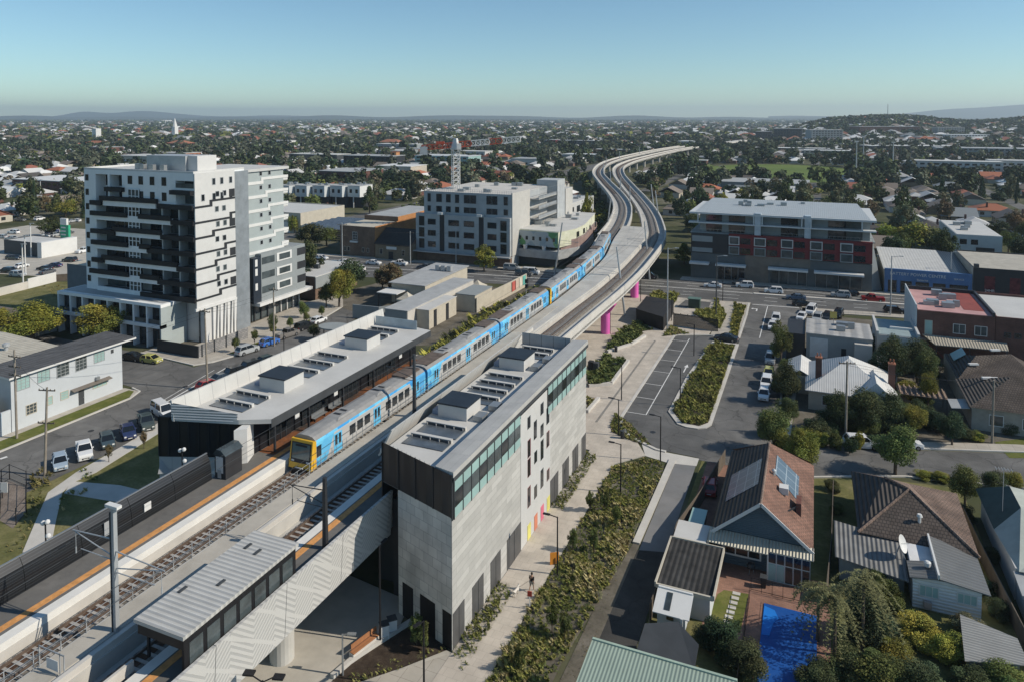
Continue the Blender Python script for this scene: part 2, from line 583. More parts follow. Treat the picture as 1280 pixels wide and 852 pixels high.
def dashes(a,b,w,on,off,z=.013):
 L=math.dist(a,b)
 t=0
 while t<L:
  q=min(L,t+on)
  line((lerp(a[0],b[0],t/L),lerp(a[1],b[1],t/L)),(lerp(a[0],b[0],q/L),lerp(a[1],b[1],q/L)),w,z)
  t+=on+off
def along(x,f):
 near=np.interp(x,[-700,-122,-74,-30,-3,28,420],[98,167.5,176.3,179.8,181.4,185.4,232])
 far=np.interp(x,[-700,-129,-70,-34,17,420],[121,190.5,194.6,199.4,202,256])
 return(x,float(near+(far-near)*f))
for f,dash in((.18,1),(.36,1),(.52,0),(.545,0),(.70,1),(.85,0)):
 for xa in range(-200,200,20):
  if dash:
   dashes(along(xa,f),along(xa+20,f),.18,3,6)
  else:
   line(along(xa,f),along(xa+20,f),.2)
line((-13.4,180.0),(-3.0,180.9),.35)
line((-9.9,153),(-9.9,179.5),.16,.014)
line((-23.0,147),(-23.0,106.6),.14,.013)
for k in range(7):
 line((-26.1,106.6+6.4*k),(-23.0,106.6+6.4*k),.12,.013)
q=[(-20.95,127.2),(-20.75,127.2),(-20.75,130),(-20.45,130),(-20.85,131.6),(-21.25,130),(-20.95,130)]
p.sheet(q,.013)
q=[(-12.2,174),(-11.9,174),(-11.9,176.2),(-12.9,176.2),(-12.9,176.6),(-13.4,176.0),(-12.9,175.4),(-12.9,175.8),(-12.2,175.8)]
p.sheet(q,.014)
line(G(208,502),G(285,458),.25,.014)
line(G(190,508),G(268,462),.12,.014)
line(G(0,573),G(9,570),.5,.014)
structure('road_marking',p,M['paint'])
raised('station_footpath',[(-27.45,40),(-23.5,40),(-23.4,89.5),(-20.2,93.4),(-22.5,97.6),(-26.5,101.5),(-26.0,104.6),(-26.0,147.8),(-19.8,150.6),(-19.4,157),(-19.5,180.2),(-45.6,178),(-45.4,92),(-27.45,92)],M['plaza'],.12)
raised('footpath_verge',[(-13.75,150.8),(-13.9,181.2),(-19.5,180.2),(-19.4,151.4)],M['foot'],.12)
strip('concrete_apron',[(-20.2,93.4),(-17.0,92.6),(-13.5,93.2),(-13.5,95.4),(-18.5,95.5),(-21.5,96.9)],.02,M['pale_concrete'])
raised('lane_kerb',[(-17.15,73.4),(-16.4,73.4),(-16.2,93.6),(-17.05,93.6)],M['pale_concrete'],.18)
strip('gravel_track',[(-18.6,20),(-16.4,20),(-16.4,73.4),(-17.1,73.4),(-18.0,62)],.004,M['dirt'])
raised('station_forecourt',[(-60,20),(-27.5,20),(-23.5,40),(-27.45,52.0),(-33.2,53.0),(-34,56.2),(-62,60)],M['concrete'],.06)
raised('street_footpath',[(-105.2,58),(-100.5,58),(-100.5,80.5),(-101.5,83.4),(-105.2,83.4)],M['foot'],.1)
strip('street_verge',[(-103.6,30),(-100.75,30),(-100.75,80.8),(-102.4,83.0),(-103.6,83.0)],.106,M['lawn'])
raised('tower_footpath',[(-118,97.4),(-103,96.2),(-100.3,103),(-99,118),(-100.8,130),(-102.6,140),(-110,150),(-113,140),(-112,104),(-118,101)],M['foot'],.1)
strip('tower_verge',[(-102.2,103.4),(-100.55,103.6),(-99.3,118),(-101,129),(-103,129.5),(-101.8,118)],.106,M['lawn'])
raised('kerb_island',[(-86.4,77),(-82.5,77),(-83,84),(-88.3,90.5),(-90.3,89),(-90.2,83)],M['lawn'],.13)
strip('station_gardens',[(-86.6,10),(-54,10),(-54,100),(-86.6,100)],.0,M['dry_lawn'])
raised('curved_path',[G(28,690),G(45,650),G(60,615),G(95,590),G(160,553),G(210,520),G(216,530),G(160,565),G(120,590),G(90,603),G(78,615),G(70,650),G(62,690)],M['pale_concrete'],.05)
raised('branch_path',[G(90,601),G(150,606),G(200,618),G(200,632),G(140,626),G(80,616)],M['pale_concrete'],.045)
raised('east_footpath',[(-4.4,107.4),(-2.6,107.4),(-1.2,182.2),(-2.4,182)],M['foot'],.12)
raised('villa_footpath',[(7.6,107.9),(26,114.2),(68,125.2),(260,173),(260,175),(68,127.4),(26,116.4),(7.6,110)],M['foot'],.1)
raised('shop_footpath',[(-34,199.6),(17,202.2),(120,215.6),(120,219),(17,205.6),(-34,203.6)],M['foot'],.12)
raised('west_shop_footpath',[(-150,188),(-129,190.7),(-70,194.8),(-62,196),(-62,200),(-129,193.4),(-150,191.4)],M['foot'],.12)
raised('near_shop_footpath',[(-2.2,177.6),(28,182),(100,191),(100,194),(28,185.2),(-2.4,181.2)],M['foot'],.12)
strip('yard_lawn',[G(905,737),G(936,742),G(925,790),G(884,785),G(888,765),G(897,742)],.03,M['lawn'])
strip('pool_paving',[(-8.6,62),(1.9,62),(1.9,74.2),(-8.6,74.2)],.02,M['red_pave'])
strip('backyard',[(-13.1,40),(17,40),(17,100),(-13.1,96)],-.005,M['dry_lawn'])
strip('brick_driveway',[(-12.4,79),(-9.6,79),(-9.6,95),(-12.4,95)],.01,M['red_pave'])
strip('east_yards',[(-4.2,108),(60,124),(60,178),(-2,176)],-.004,M['dirt'])
strip('west_yards',[(-140,100),(-112,100),(-112,150),(-108,167),(-60,174),(-60,130),(-88,110),(-91,134),(-112,141),(-140,141)],-.008,M['dirt'])
strip('sports_oval',[(-26+68*math.cos(2*PI*k/40),622+98*math.sin(2*PI*k/40))for k in range(40)],.05,M['oval'])
strip('car_yard',[(-290,118),(-176,138),(-172,205),(-300,195)],.02,M['concrete'])
def kerb_line(name,pts,w=.42,h=.16,m='pale_concrete'):
 mb=MB()
 mb.sweep([(q[0],q[1],0)for q in pts],[(-w/2,-.02),(-w/2,h),(w/2,h),(w/2,-.02)])
 return structure(name,mb,M[m])
kerb_line('car_park_kerb',[(-17.9,95.55),(-19.2,95.7),(-22.2,97.4),(-23.8,98.7),(-25.6,101.4),(-26.2,104.6),(-26.15,147.7),(-24.5,149.2),(-19.8,150.7),(-13.9,150.9)])
kerb_line('verge_kerb',[(-13.75,150.9),(-13.85,170),(-14.2,180.2)])
kerb_line('street_kerb',[(-100.4,30),(-100.4,80.6),(-101.6,83.4),(-104,84.0)],.3)
kerb_line('tower_kerb',[(-118,97.3),(-103.2,96.1),(-101.4,98.6),(-100.2,103),(-98.9,118),(-100.7,130),(-102.5,139)],.35)
kerb_line('median_kerb',[along(-14,.53),along(20,.53),along(60,.53)],1.1,.14)
kerb_line('villa_kerb',[(-4.5,129),(-4.4,109.5),(-2.5,107.3),(7.6,107.8),(26,114),(68,125)],.3)
kerb_line('villa_kerb',[(-5,93.3),(4,97.5),(11,100.5),(24,102.9),(70,112.9)],.3)
mh=MB()
for(x,y)in((-95.2,70),(-96.5,88),(-20.8,101),(-9.4,140),(-8.8,116),(12,104),(-40,188),(2,190),(-110,178)):
 mh.sheet([(x+.42*math.cos(2*PI*k/12),y+.42*math.sin(2*PI*k/12))for k in range(12)],.02)
structure('road_drain',mh,M['charcoal'])
def smooth_path(pts,step=4.0):
 """Catmull-Rom through survey points"""
 out=[]
 P_=[pts[0]]+list(pts)+[pts[-1]]
 for i in range(1,len(P_)-2):
  p0,p1,p2,p3=P_[i-1],P_[i],P_[i+1],P_[i+2]
  n=max(2,int(math.dist(p1,p2)/step))
  for k in range(n):
   t=k/n
   out.append(tuple(.5*((2*b)+(-a+c)*t+(2*a-5*b+4*c-d)*t*t+(-a+3*b-3*c+d)*t**3)for a,b,c,d in zip(p0,p1,p2,p3)))
 out.append(tuple(pts[-1]))
 return out
ZR=8.4
LP=smooth_path([(-48.7,14),(-48.7,55),(-48.5,82),(-48.4,105),(-48.6,131),(-49.6,155),(-51.8,180),(-56.4,205),(-61.8,240),(-68.6,272.5),(-77,303),(-90.1,341),(-108.7,391),(-132,458),(-149,530),(-157.5,597),(-161,683),(-160,800),(-153,905)])
RP=smooth_path([(-41.3,14),(-41.3,82),(-41.2,105),(-41.0,131),(-40.8,150),(-41.6,176),(-44.8,215),(-51.4,246),(-60.1,278),(-73.1,319),(-91.2,373),(-114.2,444),(-131,510),(-139.4,580),(-141.5,650),(-141,760),(-134,890)])
def z3(path,z):
 return[(p[0],p[1],z)for p in path]
def part_of(path,a,b):
 return[p for p in path if a<=p[1]<=b]
def viaduct(name,label,path,lw,rw,lh,rh,soffit=6.3):
 root=thing(name,label,'viaduct',(path[0][0],path[0][1],0))
 w0,w1=-lw,rw
 for pth,wa,wb,rr,ha,hb in(([q for q in path if q[1]<=216],w0,w1,1.9,lh,rh),([q for q in path if q[1]>=212],-3.75,3.75,2.6,8.95,8.95)):
  m=MB()
  m.sweep(z3(pth,0),[(wa,7.45),(wa+.25,6.9),(-rr,soffit),(rr,soffit),(wb-.25,6.9),(wb,7.45),(wb,7.85),(wa,7.85)],0)
  m.build('deck',M['bridge_concrete'],root)
  for s,h,e in((-1,ha,wa),(1,hb,wb)):
   m=MB()
   a,b=(e,e+.28)if s<0 else(e-.28,e)
   if pth[-1][1]>300:
    a,b=(e,e+.45)if s<0 else(e-.45,e)
   pp=[q for q in pth if q[1]>93.5]
   m.sweep(z3(pp,0),[(a,7.1),(b,7.1),(b,h),(a,h)],0)
   m.build('parapet',M['pale_concrete'],root)
 m=MB()
 m.sweep(z3(path,0),[(-1.45,7.86),(1.45,7.86),(1.2,8.18),(-1.2,8.18)],0)
 b=m.build('track_bed',M['ballast'],root)
 m=MB()
 m.sweep(z3(path,0),[(-.72,8.185),(-.05,8.185),(-.05,8.215),(-.72,8.215)],0)
 m.build('brake_dust',M['rust_ballast'],b)
 m=MB()
 acc=0
 for p0,p1 in zip(path[:-1],path[1:]):
  if p0[1]>330:
   break
  L=math.dist(p0,p1)
  d=math.atan2(p1[1]-p0[1],p1[0]-p0[0])
  t=-acc%.68
  while t<L:
   f=t/L
   m.cbox((lerp(p0[0],p1[0],f),lerp(p0[1],p1[1],f),8.19),(.24,2.3,.13),d)
   t+=.68
  acc=(acc+L)%.68
 m.build('sleeper',M['sleeper'],b)
 for s in(-.78,.78):
  m=MB()
  m.sweep(z3(path,0),[(s-.06,8.25),(s+.06,8.25),(s+.05,8.43),(s-.05,8.43)],0)
  m.build('rail',M['rail'],b)
 return root
VL=viaduct('rail_viaduct','pale concrete viaduct carrying the blue train past the station',LP,3.1,2.2,8.9,8.75)
VR=viaduct('rail_viaduct','pale concrete viaduct with empty track standing on pink columns',RP,2.0,3.9,8.75,9.15)
def pier(root,x,y,pink,wide=2.4,cross=None):
 m=MB()
 m.lathe((x,y,0),[(1.0,-.1),(1.0,5.2),(.98,5.25)],20)
 cx0,cx1=cross or(x-wide,x+.9)
 m.hexa([(x-1.0,y-.75,4.6),(x+1.0,y-.75,4.6),(x+1.0,y+.75,4.6),(x-1.0,y+.75,4.6)],[(cx0,y-.75,6.28),(cx1,y-.75,6.28),(cx1,y+.75,6.28),(cx0,y+.75,6.28)])
 m.build('pier',M['pink']if pink else M['bridge_concrete'],root)
for x,y in((-39.6,143.7),(-41.0,175.4)):
 pier(VR,x,y,True,cross=(x-3.0,x+2.2))
for k,y in enumerate((24,46,106)):
 pier(VR,-40.2,y,y>90)
for y in(24,46,72,108,142,174,208):
 q=min(LP,key=lambda p:abs(p[1]-y))
 pier(VL,q[0],q[1],False,cross=(q[0]-2,q[0]+2))
for path,root in((LP,VL),(RP,VR)):
 y=232
 while y<1000:
  q=min(path,key=lambda p:abs(p[1]-y))
  pier(root,q[0],q[1],False,cross=(q[0]-2,q[0]+2))
  y+=34
wp=[(lerp(a[0],b[0],0),a[1])for a,b in zip([p for p in LP if p[1]<=205],[p for p in LP if p[1]<=205])]
m=MB()
yy=list(np.linspace(14,232,60))
def xat(path,y):
 return float(np.interp(y,[p[1]for p in path],[p[0]for p in path]))
L_=[(xat(LP,y)+2.21,y)for y in yy]
Rr=[(max(xat(RP,y)-2.01,xat(LP,y)+2.5),y)for y in yy]
for(a,b),(c,d)in zip(zip(L_[:-1],L_[1:]),zip(Rr[:-1],Rr[1:])):
 for z0,z1 in((7.4,9.0),):
  m.hexa([(a[0],a[1],z0),(c[0],c[1],z0),(d[0],d[1],z0),(b[0],b[1],z0)],[(a[0],a[1],z1),(c[0],c[1],z1),(d[0],d[1],z1),(b[0],b[1],z1)])
root=thing('walkway','grey concrete walkway slab running between the two railway tracks','walkway',(-45,14,0))
m.build('slab',M['bridge_concrete'],root)
m=MB()
m.box(-46.3,-44.5,14,128,9.002,9.05)
m.build('grating',M['concrete'],root)
m=MB()
m.box(-43.75,-43.42,14,112,8.98,9.5)
m.build('kerb',M['pale_concrete'],root)
fr=thing('walkway_fence','thin galvanised wire fence between near track and walkway','fence',(-46.2,14,9))
m=MB()
for k in range(52):
 y=26+k*1.85
 m.box(-46.43,-46.38,y-.025,y+.025,8.9,10.25)
m.build('post',M['galv'],fr)
m=MB()
for z in(9.35,9.8,10.22):
 m.box(-46.42,-46.39,26,121,z,z+.035)
m.build('rail',M['galv'],fr)
gt=thing('walkway_gate','grey sheet gate in the walkway fence below the tall mast','gate',(-44.3,31,9))
m=MB()
for x in(-46.3,-44.3,-43.9):
 m.box(x-.03,x+.03,30.0,30.06,9.05,10.5)
m.box(-46.3,-43.9,30.0,30.05,10.42,10.5)
m.build('frame',M['galv'],gt)
m=MB().box(-45.6,-44.5,30.02,30.05,9.2,9.9)
m.build('panel',M['white_paint'],gt)
pl=thing('station_platform','asphalt platform with orange tactile strip behind black screen fence','platform',(-53,14,0))
MB().box(-54.6,-51.2,14,93,7.9,9.3).build('surface',M['platform'],pl)
MB().box(-51.2,-50.35,14,93,7.9,9.302).build('coping',M['coping'],pl)
MB().box(-52.15,-51.55,14,93,9.303,9.318).build('tactile_strip',M['orange'],pl)
MB().box(-50.35,-50.32,14,93,7.86,8.75).build('wall_face',M['pale_concrete'],pl)
m=MB()
m.box(-54.9,-54.62,14,93,6.2,9.28)
m.build('edge_beam',M['bridge_concrete'],pl)
MB().box(-54.3,-50.6,14,93,6.3,7.88).build('soffit',M['bridge_concrete'],pl)
pr=thing('station_platform','shaded asphalt platform with orange strip beside the patterned white parapet','platform',(-38,14,0))
MB().box(-38.9,-36.3,14,93,7.9,9.3).build('surface',M['platform'],pr)
MB().box(-39.75,-38.9,14,93,7.9,9.302).build('coping',M['coping'],pr)
MB().box(-38.75,-38.15,14,93,9.303,9.318).build('tactile_strip',M['orange'],pr)
MB().box(-39.4,-36.4,14,93,6.2,7.88).build('soffit',M['bridge_concrete'],pr)
def mat_chevron():
 m,nt,b=_new('chevron_panel')
 n,l=nt.nodes,nt.links
 tc=n.new('ShaderNodeTexCoord')
 sp=n.new('ShaderNodeSeparateXYZ')
 l.new(tc.outputs['Object'],sp.inputs[0])
 def mth(op,a,b_=None):
  q=n.new('ShaderNodeMath')
  q.operation=op
  if isinstance(a,(int,float)):
   q.inputs[0].default_value=a
  else:
   l.new(a,q.inputs[0])
  if b_ is not None:
   if isinstance(b_,(int,float)):
    q.inputs[1].default_value=b_
   else:
    l.new(b_,q.inputs[1])
  return q.outputs[0]
 y,z=sp.outputs[1],sp.outputs[2]
 tri=mth('PINGPONG',y,2.2)
 s=mth('ADD',mth('MULTIPLY',tri,.9),z)
 fr=mth('FRACT',mth('DIVIDE',s,.46))
 bar=mth('LESS_THAN',fr,.42)
 gate=mth('GREATER_THAN',mth('PINGPONG',mth('ADD',y,mth('MULTIPLY',z,1.3)),1.5),.22)
 f=mth('MULTIPLY',bar,gate)
 r=n.new('ShaderNodeMix')
 r.data_type='RGBA'
 l.new(f,r.inputs['Factor'])
 r.inputs[6].default_value=(.50,.495,.475,1)
 r.inputs[7].default_value=(.38,.38,.37,1)
 l.new(r.outputs[2],b.inputs['Base Color'])
 bp=n.new('ShaderNodeBump')
 bp.inputs['Strength'].default_value=.8
 bp.inputs['Distance'].default_value=.06
 bp.invert=True
 l.new(f,bp.inputs['Height'])
 l.new(bp.outputs['Normal'],b.inputs['Normal'])
 b.inputs['Roughness'].default_value=.7
 M['chevron']=m
mat_chevron()
pw=thing('platform_parapet','long white parapet pressed with chevrons along the outer platform','parapet',(-36,14,6))
y=14.0
while y<56:
 y2=min(y+6.9,56.2)
 m=MB()
 m.add([(-36.25,y,6.0),(-36.05,y,6.0),(-35.75,y,10.3),(-36.0,y,10.3),(-36.25,y2-.05,6.0),(-36.05,y2-.05,6.0),(-35.75,y2-.05,10.3),(-36.0,y2-.05,10.3)],[(0,1,2,3),(7,6,5,4),(1,5,6,2),(2,6,7,3),(3,7,4,0),(0,4,5,1)])
 m.build('panel',M['chevron'],pw)
 y=y2
def mat_screen():
 m,nt,b=_new('black_screen')
 n,l=nt.nodes,nt.links
 tc=n.new('ShaderNodeTexCoord')
 sp=n.new('ShaderNodeSeparateXYZ')
 l.new(tc.outputs['Object'],sp.inputs[0])
 q=n.new('ShaderNodeMath');q.operation='MULTIPLY';q.inputs[1].default_value=30
 l.new(sp.outputs[2],q.inputs[0])
 s=n.new('ShaderNodeMath');s.operation='SINE'
 l.new(q.outputs[0],s.inputs[0])
 r=n.new('ShaderNodeMapRange')
 r.inputs['From Min'].default_value=.55
 r.inputs['From Max'].default_value=1
 l.new(s.outputs[0],r.inputs['Value'])
 c=n.new('ShaderNodeMix');c.data_type='RGBA'
 l.new(r.outputs[0],c.inputs['Factor'])
 c.inputs[6].default_value=(.010,.011,.013,1)
 c.inputs[7].default_value=(.034,.038,.042,1)
 l.new(c.outputs[2],b.inputs['Base Color'])
 b.inputs['Roughness'].default_value=.32
 b.inputs['Specular IOR Level'].default_value=.5
 M['screen']=m
mat_screen()
sc=thing('screen_fence','long curved black slatted screen fence on the platform back edge','fence',(-54.7,14,9.3))
y=16.0
while y<52.4:
 y2=min(y+4.6,52.6)
 m=MB()
 prof=[(-54.35,9.3),(-54.42,10.4),(-54.6,11.2),(-54.95,11.8),(-55.05,11.8),(-54.72,11.15),(-54.52,10.4),(-54.45,9.3)]
 n_=len(prof)
 m.add([(x,y,z)for x,z in prof]+[(x,y2-.04,z)for x,z in prof],[(k,n_+k,n_+(k+1)%n_,(k+1)%n_)for k in range(n_)]+[tuple(range(n_)),tuple(range(2*n_-1,n_-1,-1))])
 m.build('panel',M['screen'],sc)
 y=y2
MB().box(-55.08,-54.93,16,52.6,11.8,11.87).build('top_rail',M['steel'],sc)
m=MB()
m.box(-54.36,-54.30,40.9,41.6,9.9,11.1)
m.build('notice_panel',M['galv'],sc)
MB().box(-54.38,-54.3,44.8,45.5,10.0,10.7).build('notice_panel',M['white_paint'],sc)
bx=thing('ticket_cabinet','dark glazed cabinet with pale posters at end of black screen','cabinet',(-54,53.5,9.3))
MB().box(-54.4,-53.0,53.0,55.2,9.3,11.7).build('body',M['charcoal'],bx)
m=MB()
m.hexa([(-54.5,52.9,11.7),(-52.9,52.9,11.7),(-52.9,55.3,11.7),(-54.5,55.3,11.7)],[(-54.1,52.9,12.2),(-53.5,52.9,12.2),(-53.5,55.3,12.2),(-54.1,55.3,12.2)])
m.build('roof',M['glass_mid'],bx)
MB().box(-54.2,-53.3,52.95,52.985,9.9,11.5).build('poster',M['white_paint'],bx)
MB().box(-53.96,-53.5,52.9,52.94,9.4,10.2).build('poster',M['galv'],bx)
sh=thing('platform_shelter','long black platform shelter with ribbed white roof','shelter',(-38.3,38,9.3))
MB().box(-40.5,-36.15,32.4,43.4,12.05,12.3).build('roof',mat_ribs('shelter_roof',(.52,.515,.49),'y',.42,.6,.55,0,.07,.72),sh)
MB().box(-36.5,-36.3,32.6,43.2,9.3,12.03).build('back_wall',M['black'],sh)
MB().box(-40.3,-36.32,32.55,32.75,11.3,12.03).build('end_fascia',M['black'],sh)
MB().box(-40.3,-36.32,43.0,43.2,11.3,12.03).build('end_fascia',M['black'],sh)
for k in range(7):
 y=33.0+1.45*k
 MB().box(-36.3,-36.27,y,y+1.1,9.7,11.5).build('glass_panel',M['glass_mid'],sh)
for y in(33.2,37.8,42.6):
 MB().box(-40.2,-40.05,y-.08,y+.08,9.3,12.04).build('post',M['black'],sh)
for x,y in((-39.9,35.8),(-38.0,37.4),(-39.4,41.5),(-38.2,41.2)):
 MB().box(x-.12,x+.12,y-.35,y+.35,12.3,12.37).build('roof_hatch',M['dark_grey'],sh)
MB().box(-40.5,-40.3,14,32.2,9.0,9.75).build('side_wall',M['pale_concrete'],thing('ramp_wall','low concrete wall in shade below the near end of shelter','wall',(-40.4,20,9)))
def arm_set(m,x,y,z,s,L):
 """one cantilever: tube out, brace, drop rod"""
 m.cyl((x,y,z+1.2),(x+s*L,y,z+.95),.05,.04,6)
 m.cyl((x,y,z),(x+s*L*.95,y,z+.9),.045,.035,6)
 m.cyl((x,y,z-.3),(x+s*L*.8,y,z-.25),.04,.03,6)
 m.cyl((x+s*L*.93,y,z+.95),(x+s*L*.93,y,z-.25),.02,.02,4)
 m.cyl((x+s*L*.93,y,z-.7),(x+s*L*.93,y,z-.25),.05,.05,6)
mt=thing('overhead_mast','tall pale steel overhead line mast with crossarms in the walkway','mast',(-44.6,34.3,9))
MB().box(-44.7,-44.44,34.15,34.45,9,17.9).build('column',M['galv'],mt)
MB().box(-44.8,-44.71,34.1,34.5,9,17.6).build('web',M['dark_grey'],mt)
m=MB()
arm_set(m,-44.8,34.3,14.4,-1,4.0)
m.build('arm',M['galv'],mt)
m=MB()
arm_set(m,-44.4,34.3,13.6,1,4.6)
m.build('arm',M['galv'],mt)
MB().box(-45.2,-44.0,34.1,34.5,17.9,18.1).build('cap',M['white_paint'],mt)
def mast(label,x,y,zb,h,mk='galv',arm=(-1,4.0),lean=0.0):
 r=thing('overhead_mast',label,'mast',(x,y,zb))
 m=MB()
 m.cyl((x,y,zb),(x+lean,y,zb+h),.26,.18,8)
 m.build('column',M[mk],r)
 m=MB()
 for s,L in arm if isinstance(arm,list)else[arm]:
  arm_set(m,x+lean*.7,y,zb+h*.62,s,L)
 m.build('arm',M[mk],r)
 return r
mast('dark steel mast rising from shaded platform beyond the ribbed shelter',-36.9,47.6,9.3,6.0,'charcoal',(-1,3.6))
mast('dark overhead mast standing on the walkway beside the third carriage',-43.9,73.8,9.0,7.6,'dark_grey',(-1,4.0))
mast('leaning steel mast with bent arm on plaza behind the second pink column',-39.2,158.5,0,15.5,'galv',(-1,6.5),-2.0)
mast('leaning steel mast beside mural building left of the train',-66,186,0,16,'galv',(1,5.5),2.4)
mast('slim steel mast with bent arm at main road edge east of viaduct',-41.8,197,0,16,'galv',(-1,5.5),-1.6)
for k,(px,py,zz,lab)in enumerate(((700,252,9,'leaning mast at outer bend of viaduct, lowest of the curve pair'),(756,290,0,'tall leaning mast in dark gap beside western viaduct'),(826,275,0,'tall leaning mast at the outer bend of the eastern viaduct'),(820,262,0,'leaning mast behind another at eastern viaduct bend'))):
 if k==0:
  continue
 x,y=G(px,py+20,0)
 mast(lab,x,y,0,17,'galv',(-1 if k>1 else 1,5.0),-2.2 if k>1 else 2.0)
gg='masts along the far bends of the viaduct'
for y in(300,345,395,450,520,600,690):
 q=min(LP,key=lambda p:abs(p[1]-y))
 o=mast('slim grey mast standing on the far curve of the viaduct',q[0]+3.6,q[1],7.8,7.5,'galv',[(-1,3.4),(1,3.4)])
 o['group']=gg
for path,lab in((LP,'thin contact wire strung above the train'),(RP,'thin contact wire strung above the empty track')):
 pp=[p for p in path if 14<p[1]<240][::3]
 m=MB()
 for z in(13.6,14.6):
  m.sweep([(p[0],p[1],z)for p in pp],[(-.012,-.012),(.012,-.012),(.012,.012),(-.012,.012)])
 o=m.build('contact_wire',M['dark_grey'])
 tag(o,lab,'wire')
sg=thing('rail_signal','black twin lamp railway signal beside the train','signal',(-52.2,131,8.6))
MB().cyl((-52.3,131,8),(-52.3,131,12.6),.07,.07,8).build('post',M['galv'],sg)
MB().lathe((-52.1,130.8,12.2),[(.35,0),(.36,.7),(.2,.75)],14).build('lamp',M['black'],sg)
MB().lathe((-52.1,130.8,11.2),[(.35,0),(.36,.7),(.2,.75)],14).build('lamp',M['black'],sg)
for k,(y,lb)in enumerate(((57.9,'round white signal lamp on black post against the black wall'),)):
 pass
for(x,y,lb)in((-55.2,49.8,'black post with white globe cameras by the black wall'),(-55.1,36.5,'black post with white globe cameras behind the tall mast')):
 r=thing('camera_post',lb,'camera',(x,y,9.3))
 MB().cyl((x,y,6.5),(x,y,13.4),.07,.06,8).build('post',M['black'],r)
 for dx,dz in((-.25,13.2),(.25,13.4),(.3,12.3)):
  MB().lathe((x+dx,y,dz),[(.05,-.2),(.17,-.1),(.2,0),(.17,.12),(.05,.2)],10).build('camera',M['white_paint'],r)
def mat_livery():
 """pale car side with blue ends: the blue fades in a slanted chevron, as painted on the cars"""
 m,nt,b=_new('train_livery')
 n,l=nt.nodes,nt.links
 tc=n.new('ShaderNodeTexCoord')
 sp=n.new('ShaderNodeSeparateXYZ')
 l.new(tc.outputs['Object'],sp.inputs[0])
 def mth(op,a,b_=None):
  q=n.new('ShaderNodeMath')
  q.operation=op
  for k,v in enumerate((a,b_)):
   if v is None:
    continue
   if isinstance(v,(int,float)):
    q.inputs[k].default_value=v
   else:
    l.new(v,q.inputs[k])
  return q.outputs[0]
 y,z=sp.outputs[1],sp.outputs[2]
 e=mth('SUBTRACT',11.6,mth('ABSOLUTE',y))
 ee=mth('ADD',e,mth('MULTIPLY',z,-.55))
 blue=mth('LESS_THAN',ee,2.4)
 top=mth('GREATER_THAN',z,2.75)
 f=mth('MAXIMUM',blue,top)
 lo=mth('LESS_THAN',z,.28)
 no=n.new('ShaderNodeTexVoronoi')
 no.inputs['Scale'].default_value=.9
 l.new(tc.outputs['Object'],no.inputs['Vector'])
 cr=n.new('ShaderNodeValToRGB')
 cr.color_ramp.elements[0].color=(.05,.30,.66,1)
 cr.color_ramp.elements[1].color=(.16,.55,.80,1)
 cr.color_ramp.elements[0].position=.2
 cr.color_ramp.elements[1].position=.75
 l.new(no.outputs['Color'],cr.inputs['Fac'])
 mx=n.new('ShaderNodeMix');mx.data_type='RGBA'
 l.new(f,mx.inputs['Factor'])
 mx.inputs[6].default_value=(.46,.465,.46,1)
 l.new(cr.outputs['Color'],mx.inputs[7])
 m2=n.new('ShaderNodeMix');m2.data_type='RGBA'
 l.new(lo,m2.inputs['Factor'])
 l.new(mx.outputs[2],m2.inputs[6])
 m2.inputs[7].default_value=(.05,.05,.055,1)
 l.new(m2.outputs[2],b.inputs['Base Color'])
 b.inputs['Roughness'].default_value=.32
 b.inputs['Specular IOR Level'].default_value=.5
 M['livery']=m
mat_livery()
M['train_roof']=mat('train_roof',(.27,.27,.265),var=.14,scale=.9,rough=.6)
M['train_roof_dirty']=mat('train_roof_dirty',(.12,.095,.08),var=.35,scale=1.2,rough=.8)
M['yellow']=mat('yellow',(.72,.42,.035),var=.08,rough=.4,spec=.5)
M['door_blue']=mat('door_blue',(.13,.50,.80),var=.05,rough=.35,spec=.5)
M['windscreen']=mat('windscreen',(.10,.16,.16),var=.3,scale=.7,rough=.08,spec=.8)
